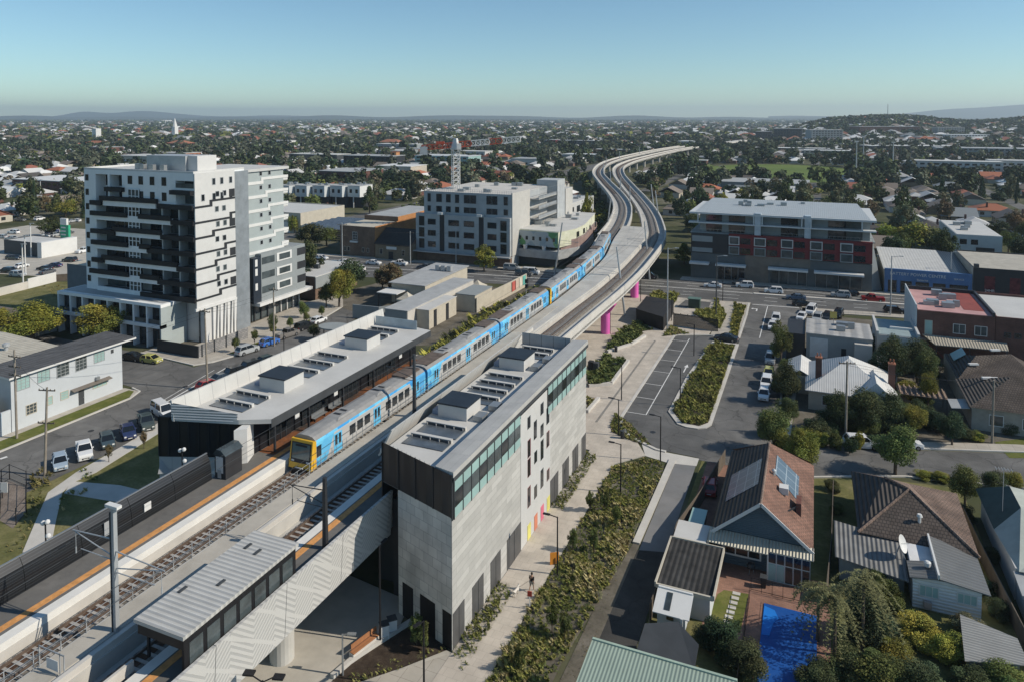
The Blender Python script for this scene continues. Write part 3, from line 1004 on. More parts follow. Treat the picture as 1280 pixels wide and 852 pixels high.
def carriage(name,label,path,y0,front=None,dirty=False):
 """23.2 m car; front: -1 cab at its near end"""
 yc=y0+11.7
 xc=xat(path,yc)
 a=math.atan2(xat(path,yc+9)-xat(path,yc-9),18.0)
 r=thing(name,label,'train carriage',(xc,yc,8.45),-a,'carriages of the blue train')
 L,W=11.6,1.5
 m=MB()
 prof=[(-W+.08,.25),(-W,.6),(-W,2.7),(-W+.12,3.0),(W-.12,3.0),(W,2.7),(W,.6),(W-.08,.25)]
 n_=len(prof)
 yb=-L+(.9 if front==-1 else 0)
 m.add([(x,yb,z)for x,z in prof]+[(x,L,z)for x,z in prof],[(k,n_+k,n_+(k+1)%n_,(k+1)%n_)for k in range(n_)][::1]+[tuple(range(n_)),tuple(range(2*n_-1,n_-1,-1))])
 body=m.build('body',M['livery'],r,True)
 m=MB()
 pr2=[(-W+.12,3.0),(-W+.5,3.3),(-.5,3.42),(.5,3.42),(W-.5,3.3),(W-.12,3.0)]
 n_=len(pr2)
 m.add([(x,yb,z)for x,z in pr2]+[(x,L,z)for x,z in pr2],[(k,n_+k,n_+(k+1)%n_,(k+1)%n_)for k in range(n_)]+[tuple(range(n_)),tuple(range(2*n_-1,n_-1,-1))])
 m.build('roof',M['train_roof'],r,True,)
 for(ya,yb2,w,h)in((-6.4,-3.0,.95,.18),(1.2,4.6,.95,.18)):
  m=MB()
  m.hexa([(-w,ya,3.36),(w,ya,3.36),(w,yb2,3.36),(-w,yb2,3.36)],[(-w+.2,ya+.5,3.36+h),(w-.2,ya+.5,3.36+h),(w-.2,yb2-.5,3.36+h),(-w+.2,yb2-.5,3.36+h)])
  u=m.build('cooling_unit',M['train_roof'],r,True)
  for t in(.3,.62):
   MB().box(-.45,.45,lerp(ya,yb2,t),lerp(ya,yb2,t)+.4,3.37+h,3.39+h).build('vent',M['charcoal'],u,True)
 m=MB().box(-1.0,1.0,L-4.2,L-.6,3.40,3.58)
 m.build('roof_box',M['train_roof_dirty'],r,True)
 if dirty:
  m=MB().box(-1.15,1.15,-L+.6,-L+6.5,3.42,3.47)
  m.build('roof_box',M['train_roof_dirty'],r,True)
 for s in(-1,1):
  for yd in(-L+(4.5 if front==-1 else 2.3),.35,L-2.3):
   m=MB()
   m.box(*(sorted((s*(W-.02),s*(W+.03)))),yd-.72,yd+.72,.45,2.5)
   d=m.build('door',M['door_blue'],r,True)
   m=MB()
   for q in(-.52,.12):
    m.box(*(sorted((s*(W+.03),s*(W+.05)))),yd+q,yd+q+.4,1.2,2.35)
   m.build('pane',M['glass'],d,True)
  for ws in((-L+(6.6 if front==-1 else 4.2),4),(2.2,4)):
   for k in range(ws[1]):
    y=ws[0]+k*1.42
    if front==-1 and ws[0]<-2 and y>-.9:
     continue
    if front!=-1 and ws[0]<-2 and y>-1.7:
     continue
    m=MB()
    m.box(*(sorted((s*(W-.02),s*(W+.025)))),y,y+1.08,1.25,2.35)
    m.build('window',M['glass'],r,True)
 m=MB()
 for yb3 in(-L+3.2,L-3.2):
  m.box(-1.2,1.2,yb3-1.6,yb3+1.6,-.05,.35)
 m.box(-1.1,1.1,-3.5,3.5,.0,.3)
 m.build('bogie',M['black'],r,True)
 if front==-1:
  m=MB()
  b0=[(-W,-L+.9,.2),(W,-L+.9,.2),(W,-L+.9,3.0),(-W,-L+.9,3.0)]
  b1=[(-W+.05,-L+.05,.15),(W-.05,-L+.05,.15),(W-.12,-L+.5,3.05),(-W+.12,-L+.5,3.05)]
  m.add(b0+b1,[(0,1,5,4),(1,2,6,5),(2,3,7,6),(3,0,4,7),(4,5,6,7)])
  nose=m.build('nose',M['yellow'],r,True)
  def fp(u,v,o=.03):
   t=(v-.15)/2.9
   return(u,-L+.05+.45*t-o,v)
  MB().quad(fp(-1.12,1.15),fp(1.12,1.15),fp(1.1,2.65),fp(-1.1,2.65)).build('windscreen',M['windscreen'],r,True)
  MB().quad(fp(-1.25,.75,.02),fp(1.25,.75,.02),fp(1.25,2.78,.02),fp(-1.25,2.78,.02)).build('mask',M['charcoal'],r,True)
  MB().quad(fp(-.75,2.38,.04),fp(.75,2.38,.04),fp(.75,2.6,.04),fp(-.75,2.6,.04)).build('destination_display',M['black'],r,True)
  for s in(-1,1):
   MB().quad(fp(s*.95-.18,.85,.045),fp(s*.95+.18,.85,.045),fp(s*.95+.18,1.02,.045),fp(s*.95-.18,1.02,.045)).build('headlight',M['white_paint'],r,True)
  MB().box(-.7,.7,-L-.35,-L+.3,-.1,.28).build('coupler',M['black'],r,True)
  MB().box(-.5,.5,-L-.12,-L+.02,.2,.36).build('number_plate',M['white_paint'],r,True)
  for s in(-1,1):
   MB().box(*sorted((s*(W-.3),s*(W+.012))),-L+.92,-L+1.7,1.2,2.4).build('cab_window',M['glass'],r,True)
 return r
labs=['blue and white lead carriage with yellow cab front, nearest of train','blue ended carriage coupled directly behind the lead carriage','blue ended third carriage of the train, just before yellow inner cab','carriage with yellow cab end facing the third carriage','fifth carriage of the blue train on the bend of viaduct','last carriage of the blue train where viaduct starts curving']
y0=58.6
for k in range(6):
 carriage('train_carriage',labs[k],LP,y0 if k<3 else y0+.3,-1 if k in(0,3)else None,k in(1,2,4))
 y0+=23.75
M['lid_navy']=mat('lid_navy',(.022,.030,.042),rough=.55,var=.2)
M['mid_dark']=mat('mid_dark',(.075,.08,.085))
M['st_panel_r']=mat_brick('station_panel_side',(.49,.482,.455),(.38,.374,.352),(.29,.287,.272),2.4,.62,'yz',.75,.02,.07)
M['st_panel_f']=mat_brick('station_panel_front',(.57,.55,.50),(.46,.445,.41),(.33,.32,.30),1.1,.9,'xz',.8,.025,.2)
SX0,SX1,SY0,SY1=-36.6,-27.5,52.2,90.3
st=thing('station_building','pale panelled station building with black corner and skylit flat roof','station',(-32,71,0))
FL=(-36.6,55.4)
m=MB()
m.prism([(-27.5,52.2),(-27.5,90.3),(-34.2,90.3),(-34.2,54.55)],0,11.5,0)
m.build('wall',[M['st_panel_r']],st)
m=MB()
m.quad((-34.2,54.52,3.2),(-27.5,52.17,3.2),(-27.5,52.17,11.7),(-34.2,54.52,11.7))
for a,b in((0,.08),(.29,.42),(.70,.83),(.99,1.0)):
 xa,xb=lerp(-34.2,-27.5,a),lerp(-34.2,-27.5,b)
 ya,yb=lerp(54.52,52.17,a),lerp(54.52,52.17,b)
 m.quad((xa,ya,.05),(xb,yb,.05),(xb,yb,3.2),(xa,ya,3.2))
m.build('front_wall',M['st_panel_f'],st)
for a,b in((.08,.29),(.42,.70),(.83,.99)):
 xa,xb=lerp(-34.2,-27.5,a),lerp(-34.2,-27.5,b)
 ya,yb=lerp(54.52,52.17,a),lerp(54.52,52.17,b)
 MB().quad((xa,ya-.01,.05),(xb,yb-.01,.05),(xb,yb-.01,3.2),(xa,ya-.01,3.2)).build('dark_opening',M['black'],st)
m=MB()
m.prism([(-27.48,52.15),(-27.48,90.32),(-36.2,90.32),(-36.2,55.2)],11.5,14.0,0)
m.build('upper_wall',M['white_wall'],st)
m=MB()
m.quad((-36.25,55.17,11.55),(-27.46,52.1,11.55),(-27.46,52.1,15.2),(-36.25,55.17,15.2))
m.build('black_cladding',M['black_clad'],st)
m=MB()
for t in(.0,.25,.5,.75,1.0):
 x,y=lerp(-36.25,-27.46,t),lerp(55.17,52.1,t)
 m.cbox((x,y-.03,13.4),(.09,.07,3.7),0)
m.build('cladding_joint',M['charcoal'],st)
MB().prism([(-36.25,55.17),(-36.25,90.3),(-36.4,90.3),(-36.4,55.25)],9.35,12.6).build('track_side_wall',M['black_clad'],st)
m=MB()
m.hexa([(-29.6,53.0,14.0),(-27.35,52.2,14.9),(-27.35,90.6,14.9),(-29.6,90.6,14.0)],[(-29.5,52.95,15.25),(-27.35,52.2,15.45),(-27.35,90.6,15.45),(-29.5,90.6,15.25)])
m.build('parapet',mat_brick('parapet_sheet',(.44,.435,.41),(.40,.395,.38),(.32,.32,.31),.9,3.1,'xy',.6,.02,.1),st)
MB().box(-27.36,-27.3,52.2,90.6,14.62,14.98).build('fascia',M['dark_grey'],st)
MB().prism([(-29.6,53.0),(-29.6,90.3),(-36.6,90.3),(-36.6,55.6)],13.6,14.02).build('roof',M['pale_roof'],st)
MB().box(-38.1,-36.55,57.6,90.3,12.7,13.2).build('canopy',M['pale_roof'],st)
m=MB()
m.hexa([(-38.2,57.4,12.6),(-38.0,57.4,12.6),(-38.0,90.4,12.6),(-38.2,90.4,12.6)],[(-36.75,57.4,15.3),(-36.6,57.4,15.3),(-36.6,90.4,15.3),(-36.75,90.4,15.3)])
m.build('track_side_screen',mat_brick('screen_sheet',(.54,.535,.51),(.51,.505,.48),(.30,.30,.30),1.85,9,'yz',.6,.03,.06,0),st)
m=MB()
m.box(-36.5,-29.6,90.0,90.06,14.0,15.6)
m.build('end_screen',mat_brick('end_screen_sheet',(.33,.34,.345),(.31,.32,.325),(.16,.17,.17),1.7,9,'xz',.5,.05,.1,0),st)
def skylight(root,x0,x1,y,d=1.05,z=14.03,down=.0):
 """glazed strip ahead of a raised white beam with a dark slot under it"""
 MB().box(x0,x1,y-.1,y+d,z,z+.08).build('skylight',M['skylight'],root)
 MB().box(x0+.1,x1-.05,y+d+.02,y+d+.1,z,z+.3).build('slot',M['mid_dark'],root)
 m=MB()
 m.box(x0,x1,y+d+.05,y+d+.45,z+.3,z+.38)
 m.box(x0,x1,y+d+.12,y+d+.45,z,z+.29)
 for k in range(5):
  x=lerp(x0+.2,x1-.2,k/4)
  m.box(x-.04,x+.04,y+d-.08,y+d-.02,z+.09,z+.3)
 m.build('upstand',M['pale_roof'],root)
for y,d in((57.9,1.5),(60.5,1.9),(69.2,1.3),(71.4,1.3),(73.6,1.3),(75.8,1.6),(85.0,1.2),(87.0,1.2)):
 skylight(st,-35.8,-31.4,y,d)
def plant_box(root,x0,x1,y0,y1,z0,z1,wall='white_wall'):
 b=MB().box(x0,x1,y0,y1,z0,z1).build('plant_room',M[wall],root)
 MB().box(x0-.12,x1+.12,y0-.12,y1+.12,z1,z1+.16).build('roof',M['lid_navy'],b)
plant_box(st,-35.6,-32.3,64.6,67.9,14.0,15.4)
plant_box(st,-35.6,-32.3,80.2,83.8,14.0,15.4)
MB().box(-27.5,-27.44,52.12,52.45,11.3,14.7).build('corner_trim',M['charcoal'],st)
for y in(65.0,80.6):
 MB().box(-36.5,-35.75,y,y+2.6,14.03,14.5).build('blue_tray',mat('blue_tray',(.20,.27,.38),rough=.5),st)
for x,y in((-31.2,65.6),(-30.9,68.6),(-31.2,81.5),(-30.8,84.6)):
 MB().box(x-.5,x+.5,y-.7,y+.7,14.03,14.6).build('condenser',M['steel'],st)
m=MB()
for k in range(40):
 y=54.2+k*.92
 m.cyl((-29.75,y,14),(-29.75,y,14.75),.025,.025,5)
m.tube([(-29.75,54.2,14.75),(-29.75,90,14.75)],.03,5)
m.build('safety_rail',M['steel'],st)
m=MB()
for t in np.linspace(0,1,12):
 x,y=lerp(-36.1,-29.7,t),lerp(55.4,53.1,t)
 m.cyl((x,y,14),(x,y,15.15),.03,.03,5)
m.build('balustrade_post',M['galv'],st)
m=MB()
m.quad((-36.1,55.36,14.05),(-29.7,53.06,14.05),(-29.7,53.06,15.05),(-36.1,55.36,15.05))
gl=mat('clear_panel',(.40,.46,.46),rough=.15,spec=.6)
m.build('balustrade',gl,st)
def teal_band(y0,y1,n):
 for k in range(n):
  a,b=lerp(y0,y1,k/n),lerp(y0,y1,(k+1)/n)
  w=MB()
  w.box(-27.5,-27.42,a+.05,b-.05,11.35,14.6,0)
  o=w.build('window',M['frost'],st)
  MB().box(-27.42,-27.39,a+.1,b-.1,12.25+.0,13.6).build('pane',M['glass_mid']if k%3 else M['glass'],o)
  MB().box(-27.44,-27.36,a-.04,a+.04,11.3,14.62).build('mullion',M['dark_grey'],o)
teal_band(52.45,67.2,9)
teal_band(75.3,90.1,9)
wins=[(69.25,70.15,9.0,10.9,1),(69.25,70.15,6.9,9.1-.25,1),(69.25,70.15,3.6,5.8,1),(71.2,72.1,7.5,8.8,0),(71.2,72.1,3.6,5.0,0),(73.15,74.1,7.0,9.2,0),(73.15,74.1,3.8,5.9,0),(75.15,76.05,3.7,5.0,1),(69.2,70.1,12.1,13.4,0),(71.05,72.0,10.2,12.2,0),(73.1,74.1,12.1,13.4,0),(75.0,76.0,10.3,12.2,0),(73.1,74.1,9.6,11.0,0),(75.05,76.0,7.6,9.4,1)]
M['reveal_red']=mat('reveal_red',(.16,.035,.035),rough=.5)
for ya,yb,za,zb,red in wins:
 o=MB().box(-27.5,-27.46,ya,yb,za,zb).build('window',M['glass_mid']if not red else M['reveal_red'],st)
 MB().box(-27.46,-27.44,ya+.08,yb-.2,za+.08,zb-.08).build('pane',M['glass'],o)
MB().box(-27.49,-27.47,67.4,76.3,0.05,14.3).build('smooth_panel',M['white_wall'],st)
for ya,c,nm in((69.2,(.62,.58,.17),'yellow'),(71.2,(.55,.20,.12),'orange'),(73.2,(.66,.17,.24),'pink'),(75.2,(.62,.58,.17),'yellow')):
 o=MB().box(-27.47,-27.43,ya,ya+.95,.14,1.75).build('panel',mat('panel_'+nm,c,rough=.6),st)
 o['label']=nm+' painted panel low on the wall'
for ya,yb in((52.3,54.4),(56.0,58.3),(59.9,62.2),(63.8,67.4),(76.4,79.1),(80.7,83.1),(84.6,86.9),(88.4,90.2)):
 o=MB().box(-27.5,-27.45,ya,yb,.13,3.2).build('louvre_door',mat_ribs('louvre_grey',(.115,.115,.115),'y',.22,.5,.6,.2,.15,.6),st)
 MB().box(-27.45,-27.43,(ya+yb)/2-.03,(ya+yb)/2+.03,.13,3.2).build('seam',M['charcoal'],o)
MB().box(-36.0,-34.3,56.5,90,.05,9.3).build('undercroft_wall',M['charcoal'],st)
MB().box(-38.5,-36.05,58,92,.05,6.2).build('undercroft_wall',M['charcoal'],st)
M['pattern_panel']=mat_brick('pattern_panel',(.52,.52,.51),(.50,.50,.49),(.38,.38,.38),1.55,1.45,'xz',.7,.03,.06,0)
ws=thing('station_building','black walled station wing with long white canopy roof left of train','station',(-60,75,0))
A,B_=(-64.4,55.1),(-56.2,58.3)
m=MB()
m.prism([A,B_,(-54.3,58.6),(-54.3,92),(-62.5,92)],0,8.6)
m.build('base',M['pattern_panel'],ws)
m=MB()
sh_=MB()
for k in range(5):
 for j in range(2):
  t0=(k+.1)/5
  t1=(k+.75)/5
  xa,ya=lerp(A[0],B_[0],t0),lerp(A[1],B_[1],t0)-.02
  xb,yb=lerp(A[0],B_[0],t1),lerp(A[1],B_[1],t1)-.02
  z=5.2+1.65*j
  if(k+j)%2:
   m.add([(xa,ya,z),(xb,yb,z),(xa,ya,z+1.5),(lerp(xa,xb,.1),ya-.5,z+.1)],[(0,1,3),(0,3,2),(1,2,3)])
  else:
   m.add([(xa,ya,z),(xb,yb,z),(xb,yb,z+1.2),(lerp(xa,xb,.9),yb-.5,z+.1)],[(0,1,3),(1,2,3),(0,3,2)])
m.build('relief',M['galv'],ws)
m=MB()
m.prism([A,B_,(-54.4,58.5),(-54.4,92),(-62.4,92)],8.62,12.95)
m.build('black_wall',M['black_clad'],ws)
m=MB()
for k in range(9):
 t=k/8
 m.cbox((lerp(A[0],B_[0],t),lerp(A[1],B_[1],t)-.05,10.8),(.06,.06,4.2),.37)
m.build('cladding_joint',M['charcoal'],ws)
RF=[(-62.0,54.9),(-55.0,56.9),(-52.0,58.4),(-52.0,92.2),(-61.3,94.0)]
m=MB()
m.prism(RF,12.98,13.45)
m.build('canopy',M['pale_roof'],ws)
m=MB()
m.prism([(-52.0,58.4),(-51.97,58.4),(-51.97,92.2),(-52.0,92.2)],12.55,13.44)
m.build('fascia',M['dark_grey'],ws)
PW=[(-62.2,54.8),(-61.5,94.1)]
m=MB()
m.hexa([(-62.1,54.8,13.0),(-61.8,54.8,13.0),(-61.1,94.1,13.0),(-61.4,94.1,13.0)],[(-62.3,54.8,15.2),(-62.1,54.8,15.2),(-61.5,94.1,15.2),(-61.7,94.1,15.2)])
m.build('parapet_screen',MATS['screen_sheet'],ws)
m=MB()
m.quad((-62.1,54.75,13.2),(-55.2,56.85,13.2),(-55.2,56.85,14.0),(-62.1,54.75,14.9))
m.quad((-62.0,54.8,13.46),(-55.2,56.9,13.46),(-55.2,57.0,14.0),(-62.1,54.9,14.9))
m.build('front_upstand',mat_ribs('upstand_ribs',(.52,.53,.53),'z',.28,.5,.5,0,.06,.8),ws)
m=MB()
m.box(-61.2,-54.0,91.6,91.66,13.4,14.8)
m.build('end_screen',mat('end_glass',(.42,.48,.50),rough=.3),ws)
plant_box(ws,-59.1,-55.5,64.5,67.9,13.45,14.95)
plant_box(ws,-59.0,-55.4,80.8,84.0,13.45,14.95)
for y,d in((58.6,1.2),(60.9,1.5),(69.6,1.5),(72.4,1.6),(75.4,1.6),(85.4,1.4),(88.0,1.4)):
 skylight(ws,-60.7,-56.0,y,d,13.46)
for y in(65.2,81.6):
 MB().box(-60.5,-59.3,y,y+2.4,13.46,13.8).build('blue_tray',MATS['blue_tray'],ws)
MB().prism([(-54.5,55.7),(-53.6,56.6),(-54.4,58.4),(-54.9,58.2)],9.3,12.9).build('pylon',M['white_paint'],ws)
MB().box(-54.15,-54.1,56.2,57.2,9.8,11.4).build('grille',M['dark_grey'],ws)
for(ya,yb)in((60.5,64),(66,70.5),(73,77),(79.5,86)):
 o=MB().box(-54.38,-54.2,ya,yb,9.32,12.4).build('glazed_bay',M['glass'],ws)
 m=MB()
 for y in np.arange(ya,yb,.9):
  m.box(-54.2,-54.14,y-.03,y+.03,9.32,12.4)
 m.build('mullion',M['dark_grey'],o)
MB().box(-54.3,-52.3,59.0,91,9.302,9.31).build('wet_floor',mat_ramp('platform_red',[(.4,(.06,.05,.045)),(.55,(.20,.08,.035)),(.7,(.26,.10,.04))],.35),ws)
for y in(59.6,65.2,71.6,78.2,87.5):
 MB().box(-52.75,-52.55,y-.1,y+.1,9.3,12.98).build('column',M['charcoal'],ws)
for y in(63.2,70.2,84.8):
 MB().box(-52.7,-52.6,y-.35,y+.35,11.6,12.3).build('hanging_sign',M['white_paint'],ws)
def platform_seat(y,lab):
 r=thing('platform_bench',lab,'bench',(-53.6,y,9.3))
 MB().box(-53.9,-53.4,y-1.2,y+1.2,9.72,9.78).build('seat',M['steel'],r)
 MB().box(-53.95,-53.88,y-1.2,y+1.2,9.8,10.25).build('backrest',M['steel'],r)
 for d in(-.9,.9):
  MB().box(-53.75,-53.55,y+d-.04,y+d+.04,9.3,9.72).build('leg',M['charcoal'],r)
platform_seat(68.4,'steel bench under the canopy beside the second carriage of train')
platform_seat(71.6,'steel bench under the canopy further along from another bench')
strip('embankment_planting',[(-64,96),(-55.5,96),(-55.2,132),(-58,170),(-66,178),(-72,160),(-70,130)],.02,M['dirt'])
def window_x(root,x,y0,y1,z0,z1,s=1,frame='white_paint',glass='glass',name='window',fw=.09,cols=1,rows=1,proud=.06):
 """window in a wall of constant x, facing s"""
 m=MB()
 X=sorted((x,x+s*proud))
 m.box(*X,y0,y1,z0,z0+fw,0);m.box(*X,y0,y1,z1-fw,z1,0)
 m.box(*X,y0,y0+fw,z0+fw,z1-fw,0);m.box(*X,y1-fw,y1,z0+fw,z1-fw,0)
 for k in range(1,cols):
  c=lerp(y0,y1,k/cols);m.box(*X,c-fw/3,c+fw/3,z0+fw,z1-fw,0)
 for k in range(1,rows):
  c=lerp(z0,z1,k/rows);m.box(*sorted((x,x+s*(proud-.01))),y0+fw,y1-fw,c-fw/3,c+fw/3,0)
 o=m.build(name,M[frame],root)
 MB().box(*sorted((x,x+s*proud*.4)),y0+fw,y1-fw,z0+fw,z1-fw).build('pane',M[glass],o)
 return o
def window_y(root,y,x0,x1,z0,z1,s=-1,frame='white_paint',glass='glass',name='window',fw=.09,cols=1,rows=1,proud=.06):
 m=MB()
 Y=sorted((y,y+s*proud))
 m.box(x0,x1,*Y,z0,z0+fw);m.box(x0,x1,*Y,z1-fw,z1)
 m.box(x0,x0+fw,*Y,z0+fw,z1-fw);m.box(x1-fw,x1,*Y,z0+fw,z1-fw)
 for k in range(1,cols):
  c=lerp(x0,x1,k/cols);m.box(c-fw/3,c+fw/3,*Y,z0+fw,z1-fw)
 for k in range(1,rows):
  c=lerp(z0,z1,k/rows);m.box(x0+fw,x1-fw,*sorted((y,y+s*(proud-.01))),c-fw/3,c+fw/3)
 o=m.build(name,M[frame],root)
 MB().box(x0+fw,x1-fw,*sorted((y,y+s*proud*.4)),z0+fw,z1-fw).build('pane',M[glass],o)
 return o
TX0,TX1,TY=-142.2,-111.4,104.5
def fx(X):
 return TX0+(X-205)/810.0*(TX1-TX0)
M['tower_white']=mat('tower_white',(.57,.57,.555),var=.05)
M['tower_front']=mat('tower_front',(.74,.76,.76),var=.05)  # lighter copy of the tower white, fill light put into the shaded front
tw=thing('apartment_tower','white apartment tower with black stepped balcony bands','apartment block',(-127,112,0))
FZ=[9.0+3.05*k for k in range(9)]
ROOF=33.9
MB().box(TX0,TX1,TY+2.2,118,0,27.2).build('core_wall',M['tower_white'],tw)
m=MB()
m.box(TX0,fx(295),TY,TY+2.25,0,ROOF)
m.build('corner_pier',M['tower_front'],tw)
m=MB()
za=FZ[6]+.9
m.box(fx(500),fx(890),TY,TY+2.25,27.2,ROOF)
m.box(fx(295),fx(500),TY,TY+2.25,33.0,ROOF)
m.box(fx(390),fx(405),TY,TY+2.25,27.2,33.0)
m.box(fx(890),TX1,TY,TY+2.25,32.9,ROOF)
m.box(fx(890),fx(1015),TY,TY+2.25,27.2,27.5);m.box(fx(890),fx(1015),TY,TY+2.25,29.6,31.0);m.box(fx(890),TX1,TY,TY+2.25,32.4,32.9)
m.box(TX0,TX1,TY+2.25,118,27.2,ROOF)
m.build('top_wall',M['tower_front'],tw)
MB().box(TX0+.3,TX1-.3,TY+.3,117.7,ROOF,ROOF+.05).build('roof',M['pale_roof'],tw)
m=MB()
m.box(TX0,TX1,TY,TY+.3,ROOF,ROOF+.4);m.box(TX0,TX0+.3,TY+.3,118,ROOF,ROOF+.4);m.box(TX1-.3,TX1,TY+.3,118,ROOF,ROOF+.4)
m.build('roof_parapet',M['tower_white'],tw)
MB().box(-128,-117.2,108,114,ROOF+.05,37.0).build('plant_room',M['galv'],tw)
MB().box(-117.15,-114.6,108.6,113.6,ROOF+.05,37.05).build('lift_overrun',M['tower_white'],tw)
for x,y in((-127.4,106.6),(-125,106.8),(-121.8,106.7),(-131,108.5)):
 MB().box(x-.6,x+.6,y-.4,y+.4,ROOF+.05,ROOF+1.3).build('condenser',M['steel'],tw)
for xa,xb in((300,390),(405,495)):
 for k in(0,1):
  window_y(tw,TY+2.2,fx(xa)+.1,fx(xb)-.1,27.5+3.0*k,29.9+3.0*k,-1,'charcoal','glass',cols=3)
for xa in(545,625,708,793):
 for k in(0,1):
  window_y(tw,TY,fx(xa),fx(xa)+1.25,27.9+3.05*k+.3,29.6+3.05*k+.3,-1,'dark_grey','glass')
window_y(tw,TY+2.2,fx(895),fx(1010),27.6,29.8,-1,'charcoal','glass_mid',cols=3)
window_y(tw,TY+2.2,fx(895),fx(1010),30.7,32.8,-1,'charcoal','glass',cols=3)
MB().box(fx(870),fx(1015),TY-.9,TY+.1,29.7,30.55).build('balcony',M['black'],tw)
MB().box(fx(895),fx(1015),TY-.05,TY+.05,31.0,31.9).build('balcony',M['glass_mid'],tw)
MB().box(fx(390),fx(520),TY-.9,TY+.1,29.6,30.5).build('balcony',M['black'],tw)
for k in range(8):
 window_y(tw,TY,fx(215),fx(240),FZ[k]+1.2 if k<8 else 31,FZ[k]+2.5,-1,'dark_grey','glass')
seg={6:((360,755),[(268,355,-.5),(345,775,.55),(775,1022,-.35)]),5:((275,865),[(268,548,.35),(635,870,.35),(870,1026,-.35)]),4:((455,795),[(268,455,-.35),(440,800,.4),(795,1026,-.4)]),3:((275,690),[(270,550,.35),(638,720,.35),(695,1028,-.3)]),2:((367,905),[(272,365,-.3),(350,910,.4),(905,1028,-.35)]),1:((275,768),[(252,552,.35),(640,780,.35),(768,1030,-.3)]),0:((300,700),[(640,1030,-.2)]),}
for k in range(0,7):
 z=FZ[k]
 MB().box(fx(290),fx(1012),TY+.1,TY+2.25,z-.15,z+.12).build('floor_slab',M['dark_grey'],tw)
 (wa,wb),blacks=seg[k]
 MB().box(fx(wa),fx(wb),TY-.35,TY+.1,z-.75,z+.5).build('spandrel',M['tower_front'],tw)
 for a,b,dz in blacks:
  MB().box(fx(a),fx(b),TY-.75,TY-.36,z+dz-.2,z+dz+.75).build('balustrade',M['black'],tw)
 if k<6:
  for a,b in((300,440),(445,548),(640,775),(785,900),(905,1005)):
   window_y(tw,TY+2.2,fx(a),fx(b),z+.2,z+2.75,-1,'charcoal','glass' if(a+k)%3 else 'glass_mid',cols=3)
  for a in(780,900):
   MB().box(fx(a),fx(a)+.35,TY+.2,TY+2.2,z+.12,z+2.9).build('fin',M['galv'],tw)
for k in range(0,7):
 z=FZ[k]
 m=MB()
 m.box(fx(552),fx(632),TY-.2,TY+.3,z+.2,z+2.9)
 o=m.build('stair_window',M['glass']if k%2 else M['glass_mid'],tw)
 m=MB()
 for q in(552,578,606,632):
  m.box(fx(q)-.07,fx(q)+.07,TY-.3,TY-.2,z+.1,z+2.9)
 for q in(.1,1.5,2.85):
  m.box(fx(552),fx(632),TY-.29,TY-.21,z+q,z+q+.12)
 m.build('grid',M['tower_front'],o)
m=MB()
m.box(TX1,TX1+.25,TY+.05,115.0,7.4,ROOF)
m.build('side_wall',M['tower_white'],tw)
steps=[(0,.55,1),(1,.5,1),(2,.45,1),(3,.7,1),(4,.4,1),(5,.85,-1),(6,.35,1)]
for k,t,d in steps:
 z=FZ[k]+.1
 ym=lerp(TY,115,t)
 m=MB()
 m.box(TX1+.25,TX1+.33,TY,ym,z-.35,z+.05)
 m.box(TX1+.25,TX1+.331,ym,ym+.7,z-.35,z+1.0)
 m.box(TX1+.25,TX1+.33,ym+.7,115,z+.6,z+1.0)
 m.build('black_band',M['charcoal'],tw)
 for t2 in(.5,.68):
  yy=lerp(TY,115,t2-(.02 if k%2 else 0))
  window_x(tw,TX1+.25,yy,yy+1.0,z+1.45,z+2.6,1,'galv','glass_mid' if k%3 else 'glass')
 if k%2==0:
  MB().box(TX1+.25,TX1+.32,113.4,114.9,z+1.1,z+2.7).build('opening',M['charcoal'],tw)
for t2 in(.15,.42,.62,.85):
 for z in(28.2,31.2):
  if t2>.2 or z<30:
   yy=lerp(TY,115,t2)
   window_x(tw,TX1+.25,yy,yy+.9,z+.1,z+1.5,1,'galv','glass')
m=MB()
m.box(TX1+.25,TX1+.6,TY-.5,114.8,6.9,7.4)
m.build('awning',M['white_paint'],tw)
MB().box(TX1-1.4,TX1-1.2,TY+2,115,.1,6.9).build('ground_glazing',M['glass'],tw)
m=MB()
for k in range(7):
 y=108.5+k*.95
 m.hexa([(TX1+.1,y,.1),(TX1+.4,y,.1),(TX1+.4,y+.35,.1),(TX1+.1,y+.35,.1)],[(TX1+.1,y+(.4 if k%2 else 0),6.9),(TX1+.4,y+(.4 if k%2 else 0),6.9),(TX1+.4,y+.75,6.9),(TX1+.1,y+.75,6.9)])
m.build('raking_column',M['white_paint'],tw)
MB().box(TX1-.2,TX1+.15,115.1,119.0,0,ROOF-.3).build('grey_shaft',mat('shaft_grey',(.22,.245,.265),rough=.4,spec=.5),tw)
rb=thing('apartment_block','grey green apartment block with white stepped bands behind tower','apartment block',(-118,126,0))
GX=-112.6
M['grey_green']=mat('grey_green',(.34,.385,.385),var=.05)
M['mid_grey']=mat('mid_grey',(.255,.28,.285),var=.06)
MB().box(-130,GX,119,131.5,7,33.0).build('wall',M['grey_green'],rb)
MB().box(-130.2,GX+.4,118.9,133.0,33.0,33.6).build('roof',M['white_wall'],rb)
gz=[15.2+3.05*k for k in range(6)]
